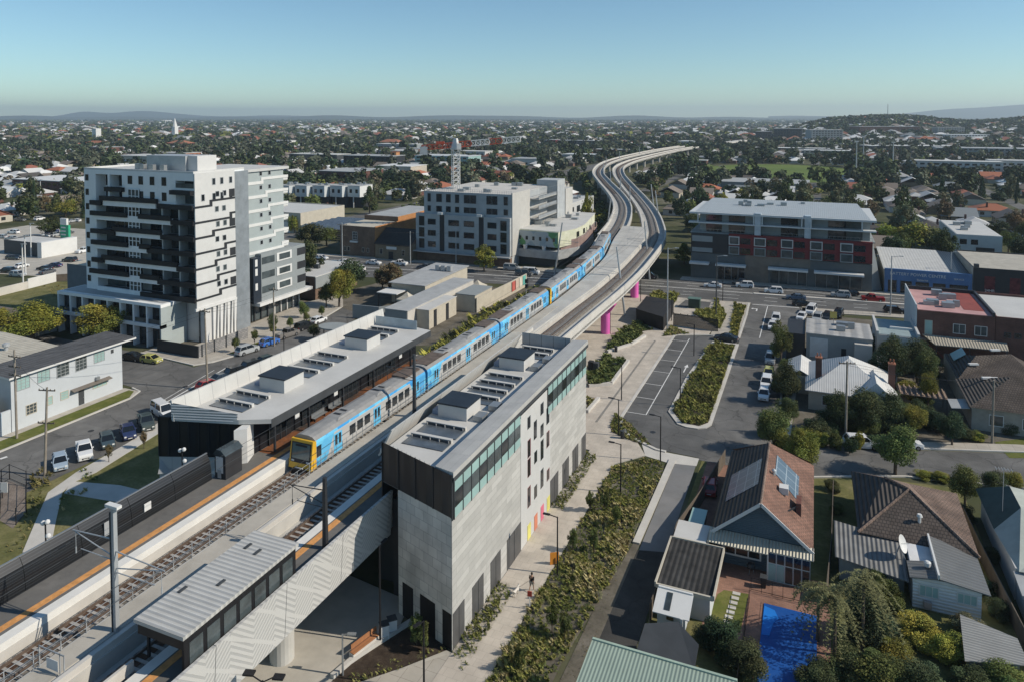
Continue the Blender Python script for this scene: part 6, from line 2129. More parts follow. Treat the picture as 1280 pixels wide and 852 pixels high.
for p_ in((7.6,76.4,2.6),(8.6,76.6,2.6),(8.0,77.6,2.7)):
 m.cyl(p_,cc-ax*.1,.04,.04,5)
m.cyl(cc,cc+ax*.8,.025,.025,5)
m.build('frame',M['steel'],dh)
h3=thing('green_roof_house','pale house with dark green hipped roof and tv aerial','house',(20,87,0))
MB().box(17.8,24,78.5,93.5,0,3.0).build('wall',M['white_wall'],h3)
m=MB()
m.add([(17.3,94.0,3.0),(17.4,85.2,3.0),(20.0,86.8,5.0),(20.0,91.5,5.0),(24,94,3.0),(24,86.8,5.0)],[(0,1,2,3)],0)
m.add([(17.3,94.0,3.0),(20.0,91.5,5.0),(20.0,86.8,5.0),(24.5,86.8,4.0),(24.5,94.2,3.4)],[(0,4,3,2,1)],1)
m.add([(17.4,85.2,3.0),(18.0,78.0,3.0),(24.5,78.0,3.6),(24.5,86.8,4.0),(20.0,86.8,5.0)],[(0,1,2,3,4)],1)
m.build('roof',[mat('roof_deep_green',(.05,.075,.07)),mat('roof_pale_green',(.36,.39,.355),var=.14)],h3)  # same green roof, west slope darkened to hold its shade
MB().slab([(17.6,75.0,2.5),(22,75.0,2.5),(22,78.3,2.8),(17.6,78.3,2.8)],.1).build('rear_roof',M['grey_roof'],h3)
MB().box(17.9,21.6,75.2,78.4,0,2.4).build('rear_wall',M['white_wall'],h3)
ae=MB()
ae.cyl((18.6,87.6,3.5),(18.6,87.6,8.6),.03,.03,5)
for k in range(6):
 ae.cyl((17.9+.28*k,87.2,8.4),(17.9+.28*k,88.0,8.4),.02,.02,4)
ae.cyl((17.8,87.6,8.4),(19.5,87.6,8.4),.02,.02,4)
ae.build('aerial',M['galv'],h3)
yf=wallthing('grey timber paling fence between tiled house and green roofed house',[(15.7,92.5),(16.2,83),(17.2,68),(17.6,58)],1.8,M['timber'],.08,0,'paling_fence')
wallthing('dark side fence between blue house and tiled house',[(1.6,71),(2.2,80),(2.6,92.5)],1.7,M['timber'],.08,0,'paling_fence')
br=thing('garden_shed','small shed with pale ribbed roof among shrubs near frame corner','shed',(14,67,0))
MB().slab([(11.6,65.0,1.9),(16.2,66.4,1.9),(16.0,69.2,2.1),(12.1,70.4,2.3)],.08).build('roof',mat_ribs('shed_sheet',(.30,.30,.285),'y',.3,.6,.6,0,.08,.7),br)
MB().box(12.2,15.6,66.6,69.2,0,1.85).build('wall',M['cream'],br)
M['car_paint']=mat_objcol('car_paint',.28,None,.5,0,.6)
M['car_glass']=mat('car_glass',(.012,.015,.018),rough=.05,spec=.8,var=.1)
M['tyre']=mat('tyre',(.015,.015,.016),rough=.9)
M['rim']=mat('rim',(.38,.39,.40),rough=.35,metal=.8)
M['lamp']=mat('lamp',(.75,.76,.74),rough=.15,spec=.7,var=.05)
M['lamp_red']=mat('lamp_red',(.30,.012,.012),rough=.2,spec=.6)
KINDS={'hatch':(4.1,1.74,[(-2.05,.62),(-1.95,.80),(-1.0,.95),(1.85,.98),(2.05,.72)],(-1.15,1.85,-.30,1.35,1.48)),'sedan':(4.7,1.82,[(-2.35,.60),(-2.2,.78),(-1.05,.95),(1.5,1.0),(2.2,.98),(2.35,.70)],(-1.15,1.75,-.25,.95,1.45)),'suv':(4.6,1.86,[(-2.3,.70),(-2.2,.95),(-1.15,1.06),(2.1,1.08),(2.3,.80)],(-1.3,2.15,-.50,1.75,1.70)),'ute':(5.2,1.88,[(-2.6,.75),(-2.5,1.0),(-1.4,1.12),(2.5,1.1),(2.6,.85)],(-1.45,.65,-.75,.35,1.80)),'van':(4.9,1.9,[(-2.45,.70),(-2.3,1.0),(-1.6,1.15),(2.4,1.2),(2.45,.9)],(-1.7,2.42,-1.0,2.3,1.98)),}
def make_car(kind):
 L,W,low,(cb0,cb1,cr0,cr1,zr)=KINDS[kind]
 w=W/2
 r=thing('parked_car','proto','car',(0,0,-50))
 m=MB()
 n=len(low)
 ring=[]
 for i,(y,z)in enumerate(low):
  tap=.80 if i in(0,n-1)else(.94 if i in(1,n-2)else 1.0)
  zb=.30 if i in(0,n-1)else.22
  ring.append([(-w*tap*.96,y,zb),(w*tap*.96,y,zb),(w*tap,y,zb+.3),(w*tap*.93,y,z),(-w*tap*.93,y,z),(-w*tap,y,zb+.3)])
 vs=[p for q in ring for p in q]
 fs=[]
 for i in range(n-1):
  for k in range(6):
   fs.append((i*6+k,i*6+(k+1)%6,(i+1)*6+(k+1)%6,(i+1)*6+k))
 fs.append(tuple(range(5,-1,-1)))
 fs.append(tuple((n-1)*6+k for k in range(6)))
 m.add(vs,fs)
 zb=float(np.interp((cb0+cb1)/2,[p[0]for p in low],[p[1]for p in low]))-.03
 if kind=='ute':
  m.box(-w*.8,w*.8,.85,2.35,1.10,1.102)
 wr=w*.72
 m.hexa([(-wr-.03,cr0-.05,zr-.07),(wr+.03,cr0-.05,zr-.07),(wr+.03,cr1+.05,zr-.07),(-wr-.03,cr1+.05,zr-.07)],[(-wr+.06,cr0+.08,zr),(wr-.06,cr0+.08,zr),(wr-.06,cr1-.08,zr),(-wr+.06,cr1-.08,zr)])
 for s in(-1,1):
  for a,b in(((cb0,w*.9),(cr0,wr)),((cb1,w*.9),(cr1,wr)),(((cb0+cb1)/2+.1,w*.92),((cr0+cr1)/2+.1,wr+.015))):
   m.beam((s*a[1],a[0],zb),(s*b[1],b[0],zr-.04),.09,.07)
  m.box(*sorted((s*w*.93,s*(w+.10))),cb0+.35,cb0+.5,zb+.02,zb+.16)
 m.build('body',M['car_paint'],r,True)
 m=MB()
 m.hexa([(-w*.89,cb0+.02,zb),(w*.89,cb0+.02,zb),(w*.89,cb1-.02,zb),(-w*.89,cb1-.02,zb)],[(-wr+.01,cr0+.01,zr-.06),(wr-.01,cr0+.01,zr-.06),(wr-.01,cr1-.01,zr-.06),(-wr+.01,cr1-.01,zr-.06)])
 m.build('window',M['car_glass'],r,True)
 for s in(-1,1):
  for y in(-L*.305,L*.30):
   rr=.36 if kind in('suv','ute','van')else.32
   t=MB().cyl((s*(w-.22),y,rr),(s*(w+.01),y,rr),rr,rr,14).build('wheel',M['tyre'],r,True)
   MB().cyl((s*(w-.1),y,rr),(s*(w+.022),y,rr),rr*.62,rr*.58,10).build('rim',M['rim'],t,True)
  MB().box(*sorted((s*w*.5,s*w*.80)),-L/2-.015,-L/2+.22,.58,.74).build('headlight',M['lamp'],r,True)
  MB().box(*sorted((s*w*.55,s*w*.82)),L/2-.1,L/2+.012,.62,.80).build('tail_light',M['lamp_red'],r,True)
 MB().box(-w*.45,w*.45,-L/2-.012,-L/2+.1,.38,.56).build('grille',M['black'],r,True)
 MB().box(-.26,.26,-L/2-.025,-L/2-.01,.36,.47).build('number_plate',M['white_paint'],r,True)
 MB().box(-.26,.26,L/2-.01,L/2+.02,.5,.61).build('number_plate',M['white_paint'],r,True)
 return r
PROTO={k:make_car(k)for k in KINDS}
USED=set()
def descend(o):
 yield o
 for c in o.children:
  yield from descend(c)
def car(kind,x,y,heading,col,label,group=None,name='parked_car',z=.02):
 """heading: the direction the bonnet points, degrees from +x"""
 rot=rad(heading)+PI/2
 if kind not in USED:
  USED.add(kind)
  r=PROTO[kind]
  r.location=(x,y,z)
  r.rotation_euler=(0,0,rot)
  for c in descend(r):
   if c.type=='MESH':
    c.color=(*col,1)
 else:
  r=dup(PROTO[kind],(x,y,z),rot,color=col)
 r.name=name
 r['label']=label
 r['category']={'ute':'pickup','van':'van','suv':'suv'}.get(kind,'car')
 if group:
  r['group']=group
 elif 'group' in r.keys():
  del r['group']
 return r
WHITE,SILV,GREY,BLK,BLUE,RED,NAVY,YEL,PALEBLUE,GREEN=(.72,.73,.73),(.38,.40,.41),(.10,.105,.11),(.012,.013,.015),(.05,.16,.50),(.30,.012,.015),(.025,.035,.10),(.46,.44,.13),(.32,.40,.48),(.04,.12,.10)
g1='cars angle parked along the station street'
car('hatch',-89.2,61.2,-32,PALEBLUE,'pale blue hatchback angle parked beside timber pole',g1)
car('ute',-89.3,64.6,-32,WHITE,'white dual cab pickup angle parked between pale blue and dark cars',g1)
car('hatch',-89.2,67.9,-32,(.05,.075,.085),'dark teal hatchback angle parked next to the white pickup',g1)
car('sedan',-89.1,71.1,-32,NAVY,'navy sedan angle parked two along from the white pickup',g1)
car('ute',-89.4,74.3,-32,(.06,.08,.08),'dark green grey pickup with pale tray cover angle parked',g1)
car('van',-90.3,78.0,-20,WHITE,'small white van parked beside black station wall',g1)
car('hatch',-92.4,89.0,78,RED,'dark red hatchback parked behind white canopy screen',g1)
car('sedan',-92.6,92.2,76,(.03,.05,.075),'dark blue sedan behind the canopy screen next to red hatchback',g1)
car('suv',-92.4,95.6,76,BLK,'black suv parked behind the canopy screen',g1)
car('suv',-92.1,99.2,76,(.015,.018,.02),'black suv furthest along behind the canopy screen',g1)
car('hatch',-92.0,102.6,76,(.02,.04,.04),'dark green hatchback almost hidden by the canopy screen',g1)
g2='cars parked along the grass verge by the towers'
car('suv',-99.3,105.2,80,SILV,'silver suv with purple bonnet parked at verge near the tower',g2)
car('hatch',-98.9,110.8,80,BLUE,'bright blue hatchback parked at the verge',g2)
car('ute',-99.0,116.2,80,(.18,.17,.16),'grey pickup parked at verge ahead of blue hatchback',g2)
car('suv',-99.4,122.0,84,BLK,'black suv parked by a street tree and timber pole',g2)
car('hatch',-99.6,127.0,88,WHITE,'white hatchback parked behind the timber pole near grey block',g2)
car('hatch',-111.7,94.3,5,YEL,'bright yellow hatchback at the side street corner')
car('sedan',-116.0,94.0,5,BLK,'black sedan just behind the yellow hatchback')
g3='traffic on the main road'
RD=math.degrees(math.atan2(25,150))
def mr(kind,px,py,col,lab,s=1,off=0):
 x,y=G(px,py,.7)
 car(kind,x,y,(0 if s>0 else 180)+6+off,col,lab,g3,'car')
mr('sedan',891,356,WHITE,'white sedan driving past the grey shop awning',-1)
mr('suv',931,356,WHITE,'white suv on road in front of grey shops',-1)
mr('hatch',925,352,(.07,.06,.06),'dark hatchback parked behind the white suv',-1)
mr('suv',967,363,WHITE,'large white wagon at the centre of main road',-1)
mr('sedan',995,371,(.10,.14,.20),'blue grey sedan in the middle lanes',-1)
mr('suv',1051,368,SILV,'silver wagon in front of shop window with awning',-1)
mr('hatch',1063,366,BLK,'black hatchback tucked behind the silver wagon',-1)
mr('ute',1091,373,RED,'red pickup in front of the blue shop',-1)
mr('sedan',1003,379,BLK,'black sedan in the lane nearest the street corner',1)
mr('suv',1118,388,(.02,.02,.022),'black suv half hidden by brick shop wall',1)
mr('suv',812,345,(.02,.025,.025),'dark suv with grey roof under the viaduct edge',1)
mr('van',818,322,(.03,.03,.035),'dark van waiting in the shaded side road',1,80)
for k,(px,py,kd,c,lab)in enumerate(((402,322,'hatch',WHITE,'white hatchback with open boot by the dark garden'),(415,330,'suv',BLK,'black suv beside power pole on main road'),(432,327,'sedan',WHITE,'white sedan behind black suv at the crossing'),(447,336,'suv',WHITE,'white wagon in the near lane past the round tree'),(467,328,'sedan',WHITE,'white sedan in front of brick hall'),(489,334,'suv',(.03,.03,.03),'dark suv beside signal box on main road'),(499,329,'ute',WHITE,'white pickup in front of the tan pitched hall'),(531,333,'sedan',(.08,.10,.13),'blue grey sedan by the construction hoarding'),(533,339,'sedan',BLK,'black sedan behind the low grey shop'))):
 mr(kd,px,py,c,lab,-1 if k%2 else 1)
for k,(px,py,c,lab)in enumerate(((640,335,SILV,'silver van below the concrete building corner'),(664,340,WHITE,'white van near the mural building'),(655,342,GREY,'grey van beside slim light pole near mural'))):
 mr('van',px,py,c,lab,1)
g4='cars parked along the street by the car park'
PS=[('suv',970,398,WHITE,'white suv parked near the main road corner'),('hatch',965.5,406.5,WHITE,'white hatchback parked behind the corner suv'),('suv',963,447,SILV,'silver suv parked beside dark street trees'),('hatch',961,465,YEL,'yellow hatchback parked between white cars under trees'),('suv',958,477,WHITE,'white suv parked just in front of yellow hatchback'),('hatch',955,491,WHITE,'white hatchback parked at the end of row by round tree')]
for kd,px,py,c,lab in PS:
 x,y=G(px,py,.7)
 car(kd,x,y,-90,c,lab,g4)
x,y=G(905,426,.7)
car('sedan',-16.0,148.6,176,(.02,.03,.045),'dark blue sedan parked across the tip of planted island')
g5='cars parked behind the grey workshop'
for kd,px,py,c,lab in(('hatch',1002,395,WHITE,'white hatchback parked beside the workshop roof'),('van',1014,388,WHITE,'white van parked behind a white hatchback'),('suv',1022,397,SILV,'grey suv parked beside the white van'),('suv',1034,396,(.02,.02,.02),'black suv squeezed next to the grey suv'),('suv',1048,392,BLK,'black suv at the end of the workshop yard')):
 x,y=G(px,py,.7)
 car(kd,x,y,-100,c,lab,g5)
car('suv',6.4,107.4,15,WHITE,'white suv parked on villa street under tree shade')
car('hatch',12.0,109.6,15,WHITE,'white hatchback half hidden by the street tree')
car('hatch',-11.1,87.6,95,RED,'red hatchback parked in the narrow brick driveway')
car('hatch',-4.6,95.6,20,WHITE,'white hatchback behind the red tiled roof and willow')
g6='cars in the yards beyond the towers'
R6=random.Random(4)
for k in range(26):
 px,py=R6.uniform(0,104),R6.uniform(268,352)
 x,y=G(px,py)
 kd=R6.choice(['hatch','sedan','suv','ute'])
 c=R6.choice([WHITE,WHITE,SILV,GREY,BLK,NAVY])
 car(kd,x,y,R6.choice([10,100,190]),c,'parked car in the open yards left of the white tower',g6)
car('sedan',*G(56,338),190,BLK,'black sedan on the pale road beyond the white wall')
car('sedan',*G(68,334),190,NAVY,'navy sedan ahead of a black sedan beyond white wall')
car('suv',*G(9,341),190,BLK,'black suv on the pale road at frame edge')
for k,(px,c,lab)in enumerate(((1165,WHITE,'white car under the buff carport'),(1222,SILV,'silver car nose out under the carport'),(1262,PALEBLUE,'pale car beside the carport at frame edge'))):
 car('hatch',*G(px,440),100,c,lab)
def lamp(lab,x,y,h=5.9,ang=180,arm=.9,z=.1,group=None,col='black'):
 r=thing('street_lamp',lab,'street lamp',(x,y,z),0,group)
 MB().cyl((x,y,z),(x,y,z+h),.09,.065,8).build('pole',M[col],r)
 a=rad(ang)
 MB().beam((x,y,z+h-.05),(x+arm*math.cos(a),y+arm*math.sin(a),z+h+.05),.07,.07).build('arm',M[col],r)
 MB().cbox((x+(arm+.25)*math.cos(a),y+(arm+.25)*math.sin(a),z+h+.05),(.7,.28,.09),a).build('lamp_head',M[col],r)
 return r
lamp('black street lamp by the orange marker beside walking person',-22.7,65.2,5.8)
lamp('slim black lamp in shrub bed beside upper footpath',-20.8,82.6,6.0)
lamp('black lamp post at the end of shrub bed by concrete apron',-18.0,92.4,6.0)
lamp('black lamp post on the plaza corner near curved kerb',-25.0,97.8,5.2)
lamp('black lamp at the lower part of planted island',-18.8,111.9,5.9)
lamp('black lamp at the upper part of planted island',-20.5,136.6,5.9)
lamp('black lamp in front of the second pink column',-38.6,171.7,7.5)
lamp('black lamp beside the pink column closest to station',-38.6,143.6,6.5)
lamp('black lamp by the road corner above slatted fence',-20.3,180.2,8.0)
lamp('black lamp in dark shrubs of the plaza planter',-27.8,110.6,5.6)
lamp('black lamp between shrub bed and bin shelter',-28.6,158,6.0)
lamp('black pole lamp standing in forecourt mulch bed',-33.6,50.6,8.5,90,.5)
lamp('short grey lamp with side arm at forecourt edge',-34.4,46.4,3.4,20,.5,.1,None,'steel')
lamp('black lamp on kerb island of station street',-89.0,103.5,6.0,0)
lamp('dark lamp post on footpath opposite red pickup',6.2,203.2,4.2,0,.3)
lamp('black lamp head rising from below, near forecourt path',-27.6,47.6,5.6,250,.4)
fl=thing('flood_light','twin headed black flood light rising at forecourt edge','flood light',(-34.6,36.5,0))
fx_,fy_=G(328,850,7.0)
MB().cyl((fx_,fy_,0),(fx_,fy_,7.0),.09,.07,8).build('pole',M['black'],fl)
m=MB()
m.tube([(fx_-.8,fy_-.1,7.2),(fx_,fy_,6.9),(fx_+.8,fy_+.35,7.3)],.045,6)
m.build('arm',M['black'],fl)
for s,dy in((-1,-.1),(1,.4)):
 MB().cbox((fx_+s*1.05,fy_+dy,7.3),(.75,.5,.12),.3).build('lamp_head',M['black'],fl)
POLE_TOPS={}
def power_pole(key,lab,x,y,h,arms=(.4,),lean=0.0,col='pole_wood',ang=0.0,w=2.2,r0=.17):
 r=thing('power_pole',lab,'power pole',(x,y,0))
 MB().cyl((x,y,0),(x+lean,y,h),r0,r0*.72,10).build('pole',M[col],r)
 for a in arms:
  z=h-a
  c=Vector((x+lean*z/h,y,z))
  d=Vector((math.cos(ang),math.sin(ang),0))*(w/2)
  m=MB().beam(c-d,c+d,.1,.12)
  for t in(-.95,-.4,.4,.95):
   m.lathe(c+d*t+Vector((0,0,.06)),[(.05,0),(.07,.08),(.03,.16)],6)
  m.build('crossarm',M['timber'],r)
 POLE_TOPS[key]=(x+lean,y,h-arms[0],ang,w)
 return r
power_pole('a','tall timber power pole in front of white factory with crossarms',-102.4,64.2,12.6,(1.0,2.4,3.6),0,'pole_wood',.1)
power_pole('b','leaning timber power pole beside pale blue hatchback',-88.6,58.8,11.4,(.4,4.6),.9,'pole_wood',.3)
power_pole('c','timber power pole seen above canopy screen by red hatchback',-92.0,88.4,13.4,(.5,),-.3)
power_pole('d','timber power pole with wires beside white parked car',-97.4,110.5,11.5,(.4,3.4))
power_pole('e','pale steel pole with three crossarms in front of brick hall',*G(428,335),13.5,(.6,2.2,3.8),0,'galv',.4,3.0)
power_pole('f','grey pole in front of the pitched hall',*G(513,330),10,(.5,),0,'galv',.2)
power_pole('g','grey pole beside the concrete building hoarding',*G(570,331),10.5,(.4,),0,'galv',.2)
power_pole('h','timber pole at the villa hedge opening',*G(1057,548),11.0,(.3,),0,'pole_wood',.3)
power_pole('i','timber pole with light arm on villa street verge',*G(1240,553),8.8,(.3,),0,'pole_wood',.3)
power_pole('j','pale tall pole in plaza garden by main road',*G(834,413),17,(),0,'galv')if False else None
for key,(px,py,h,lab)in{'j':(834,413,17.5,'tall pale concrete pole in plaza garden by main road'),'k':(1113,394,13.5,'tall slim steel pole in front of the blue shop'),'l':(895,397,14,'dark slim pole in front of grey shop awning'),'m':(1188,366,10.5,'white steel pole in front of blue shop lettering')}.items():
 x,y=G(px,py)
 r=thing('light_pole',lab,'light pole',(x,y,0))
 MB().cyl((x,y,0),(x,y,h),.16,.1,10).build('pole',M['galv']if key!='l' else M['dark_grey'],r)
 MB().beam((x,y,h-.2),(x+(1.6 if key!='m' else.5),y-.3,h+.15),.08,.08).build('arm',M['galv'],r)
 MB().cbox((x+(1.9 if key!='m' else.7),y-.35,h+.15),(.8,.3,.14),0).build('lamp_head',M['galv'],r)
def wires(lab,a,b,offs=(-.95,.95),sag=.6):
 A,B_=POLE_TOPS[a],POLE_TOPS[b]
 m=MB()
 for o in offs:
  p=Vector(A[:3])+Vector((math.cos(A[3]),math.sin(A[3]),0))*A[4]/2*o
  q=Vector(B_[:3])+Vector((math.cos(B_[3]),math.sin(B_[3]),0))*B_[4]/2*o
  pts=[p.lerp(q,t)-Vector((0,0,sag*4*t*(1-t)))for t in np.linspace(0,1,9)]
  m.tube(pts,.018,4)
 o=m.build('power_line',M['charcoal'])
 tag(o,lab,'wire')
wires('pair of power lines between canopy pole and white car pole','c','d',(-.9,.9))
wires('pair of power lines between factory pole and canopy screen pole','a','c',(-.9,.9),.9)
wires('power lines between leaning pole and factory pole','b','a',(0,))
wires('power lines along the main road by the pitched hall','e','f',(-.9,.9))
wires('power lines between pitched hall and hoarding poles','f','g',(-.9,.9))
wires('power lines along villa street','h','i',(-.9,.9))
kk=thing('slatted_enclosure','black slatted box enclosure in plaza garden by main road','enclosure',(-31,160,0))
kp=[G(795,403),G(829,414),G(842,392),G(808,386)]
m=MB().prism(kp,.1,3.0)
m.build('wall',mat_ribs('black_slats',(.014,.014,.016),'x',.3,.8,.6,0,.2,.3),kk)
bf=thing('palisade_fence','black upright palisade fence across the plaza garden','fence',(-22,154,0))
pa,pb=G(842,407),G(897,415)
m=MB()
for k in range(44):
 t=k/43
 x,y=lerp(pa[0],pb[0],t),lerp(pa[1],pb[1],t)
 m.cbox((x,y,1.4),(.17,.06,2.6 if k%7 else 2.9),math.atan2(pb[1]-pa[1],pb[0]-pa[0]))
m.build('paling',M['black'],bf)
MB().beam((pa[0],pa[1],2.5),(pb[0],pb[1],2.5),.06,.08).build('rail',M['black'],bf)
gcb=thing('green_cabinet','dark green kiosk cabinet on pale pad by main road','cabinet',(-25,171,0))
gx,gy=G(868,385)
MB().box(gx-1.3,gx+1.3,gy-.9,gy+.9,.12,2.2).build('body',mat('deep_green',(.03,.06,.045),rough=.5),gcb)
MB().box(gx-1.45,gx+1.45,gy-1.05,gy+1.05,2.2,2.35).build('lid',mat('teal_lid',(.10,.17,.15)),gcb)
strip('cabinet_pad',[G(841,385),G(855,373),G(894,377),G(889,389)],.128,M['foot'])
strip('cabinet_court',[G(846,384.5),G(857,375.5),G(889,378.5),G(885,387)],.132,M['asphalt'])
def seatwall(lab,pts,h=.45):
 r=thing('seating_wall',lab,'wall',(pts[0][0],pts[0][1],.1))
 for a,b in zip(pts[:-1],pts[1:]):
  MB().cbox(((a[0]+b[0])/2,(a[1]+b[1])/2,.12+h/2),(math.dist(a,b)+.3,.5,h),math.atan2(b[1]-a[1],b[0]-a[0])).build('panel',M['pale_concrete'],r)
seatwall('pale zigzag seating wall around middle plaza planter',[G(737,484),G(764,481),G(785,453)])
seatwall('pale zigzag seating wall around the upper plaza planter',[G(760,441),G(789,432),G(806,422)])
seatwall('short pale seating wall beside station corner planter',[G(734,516),G(748,500)])
gt_=thing('granite_strip','dark inlaid drain strip running along the plaza paving','drain',(-29,115,.12))
ga,gb_=G(745,528),G(819,426)
MB().beam((ga[0],ga[1],.125),(gb_[0],gb_[1],.125),.35,.012).build('strip',M['concrete']if False else mat('drain_grey',(.22,.21,.19)),gt_)
for(px,py,lab)in((742,466,'dark twin utility cabinet beside the station far corner'),):
 x,y=G(px,py)
 r=thing('utility_cabinet',lab,'cabinet',(x,y,.12))
 MB().box(x-.9,x-.05,y-.5,y+.5,.12,2.1).build('body',M['charcoal'],r)
 MB().box(x+.05,x+.9,y-.5,y+.5,.12,2.0).build('body',M['dark_grey'],r)
for(px,py,lab)in((778,548,'dark sign post near plaza lamp'),(770,440,'small dark bin on the plaza paving')):
 x,y=G(px,py)
 r=thing('litter_bin',lab,'bin',(x,y,.12))
 MB().lathe((x,y,.12),[(.28,0),(.3,.9),(.22,1.0)],10).build('body',M['charcoal'],r)
 MB().lathe((x,y,1.12),[(.31,0),(.3,.08)],10).build('lid',M['dark_grey'],r)
be=thing('timber_bench','orange timber bench on concrete plinth in station forecourt','bench',(-34.4,49.5,0))
b0,b1=G(440,824),G(471,800)
an=math.atan2(b1[1]-b0[1],b1[0]-b0[0])
cx_,cy_=(b0[0]+b1[0])/2,(b0[1]+b1[1])/2
MB().cbox((cx_,cy_,.3),(2.9,.55,.5),an).build('plinth',M['pale_concrete'],be)
M['bench_wood']=mat_ribs('bench_wood',(.42,.19,.085),'y',.14,.5,.7,0,.2,.5)
MB().cbox((cx_,cy_,.58),(2.8,.5,.06),an).build('seat',M['bench_wood'],be)
MB().cbox((cx_-.25*math.sin(-an)*-1,cy_+.25,.85),(2.8,.06,.42),an).build('backrest',M['bench_wood'],be)
for k,(px,lab)in enumerate(((480,'pale bin cabinet beside the timber bench, nearer bench'),(490,'pale bin cabinet beside mulch bed wall, farther from bench'))):
 x,y=G(px,797-7*k)
 r=thing('bin_cabinet',lab,'bin',(x,y,.05),0)
 MB().cbox((x,y,.65),(.75,.7,1.25),.8).build('body',M['white_paint'],r)
 MB().cbox((x,y,1.32),(.8,.75,.08),.8).build('lid',M['dark_grey'],r)
 MB().cbox((x-.22,y-.33,.8),(.36,.03,.7),.8).build('panel',M['galv'],r)
wallthing('low pale concrete edge wall of the forecourt mulch bed',[G(415,848),G(437,829),G(470,806),G(499,788),G(520,775)],.35,'pale_concrete',.4,.03,'edge_wall')
strip('mulch_bed',[G(414,852),G(437,831),G(500,790),G(522,775),G(560,812),G(505,834),G(440,856)],.075,M['mulch'])
raised('forecourt_path',[G(440,858),G(566,816),G(582,816),G(640,858)],M['foot'],.09)
om=thing('marker_board','orange barrier board leaning in shrubs by black lamp','barrier',(-22.9,65.6,.1))
x,y=G(693,706)
MB().cbox((x,y,.75),(.9,.06,1.2),.6).build('board',mat('safety_orange',(.62,.24,.03)),om)
MB().cbox((x,y+.1,.4),(.06,.4,.8),.6).build('leg',M['charcoal'],om)
rs=thing('sign_post','small red topped white sign post at path edge','sign',(-23.4,61,.1))
x,y=G(662,762)
MB().cyl((x,y,.1),(x,y,1.3),.05,.05,6).build('post',M['white_paint'],rs)
MB().cbox((x,y,1.55),(.42,.05,.5),.2).build('panel',mat('sign_red',(.50,.07,.04)),rs)
pn=thing('bin_enclosure','black mesh pen with gate beside the curved path','fence',(-84,52,0))
pts=[G(0,640),G(2,605),G(12,598),G(33,607),G(33,640),G(20,655)]
m=MB()
for a,b in zip(pts[:-1],pts[1:]):
 m.cyl((a[0],a[1],0),(a[0],a[1],1.9),.05,.05,6)
 for z in(.1,1.0,1.85):
  m.cyl((a[0],a[1],z),(b[0],b[1],z),.03,.03,4)
 m.cyl((b[0],b[1],0),(b[0],b[1],1.9),.05,.05,6)
m.build('frame',M['black'],pn)
strip('pen_paving',[G(0,650),G(2,608),G(12,600),G(33,610),G(33,640),G(16,660)],.02,M['pen_brick'])
nb=thing('notice_board','white notice board on dark frame inside the mesh pen','sign',(-86,53,0))
x,y=G(3,622)
MB().cbox((x,y,1.3),(1.3,.06,1.2),.4).build('panel',M['white_paint'],nb)
MB().cyl((x,y,0),(x,y,.8),.05,.05,6).build('post',M['black'],nb)
wallthing('long pale grey wall bordering the vacant block',[(-186.5,98),(-189.2,122.5)],2.0,'pale_concrete',.3)
wallthing('bright white panel section of the boundary wall',[(-189.3,122.6),(-190.5,131)],2.6,'white_paint',.3)
wallthing('timber paling fence between white wall and tower',[(-190.6,131.2),(-180,142),(-167,137)],1.9,M['timber'],.1,0,'paling_fence')
strip('vacant_block',[(-187,98),(-190,131),(-168,137),(-150,116),(-148,100)],.0,M['dry_lawn'])
ps=thing('pylon_sign','tall white and green pylon sign left of the tower','sign',(-255,190,0))
x,y=G(82,299)
MB().box(x-2.2,x+2.2,y-.4,y+.4,0,5.2).build('lower_panel',mat('sign_green',(.03,.34,.19),rough=.5),ps)
MB().box(x-2.2,x+1.2,y-.4,y+.4,5.25,7.6).build('upper_panel',M['white_paint'],ps)
m=MB()
for z in(1.4,2.7,4.0):
 m.box(x-1.7,x+.8,y-.43,y-.41,z,z+.5)
m.build('lettering_strip',M['white_paint'],ps)
sv=box_building('service_kiosk','low pale roofed service building with white end wall','building',-246,-228,152,162,4.2,'dark_grey','pale_roof',.3)
MB().box(-228,-226,151,163,0,5.0).build('end_wall',M['white_paint'],sv)
for k,(px,py,pt,lab)in enumerate(((29,356,300,'white pole closest to white wall panel'),(32,342,300,'white pole just behind another near white wall'),(39,322,292,'thin pale pole by the service building'),(51,250,228,'far white pole above the tiled roofs'))):
 x,y=G(px,py)
 r=thing('light_pole',lab,'light pole',(x,y,0))
 MB().cyl((x,y,0),(x,y,11),.2,.13,8).build('pole',M['white_paint'],r)
 MB().cbox((x+.6,y,11),(1.6,.3,.15),.3).build('lamp_head',M['galv'],r)
for k,(px,py,h,lab)in enumerate(((1070,224,27,'tall slim oval light tower, the bigger of the pair'),(1079,208,27,'tall slim oval light tower behind another'),(1116,215,24,'slim light tower by dark trees beyond oval'))):
 x,y=G(px,py)
 r=thing('light_tower',lab,'light tower',(x,y,0))
 MB().cyl((x,y,0),(x,y,h),.5,.3,8).build('pole',M['galv'],r)
 MB().cbox((x,y,h),(3.0,.6,.9),YAW).build('lamp_head',M['galv'],r)
ct=thing('radio_mast','distant thin lattice mast on skyline','mast',(200,1400,0))
x,y=G(1109,170)
MB().cyl((x,y,0),(x,y,74),1.0,.4,6).build('mast',M['dark_grey'],ct)
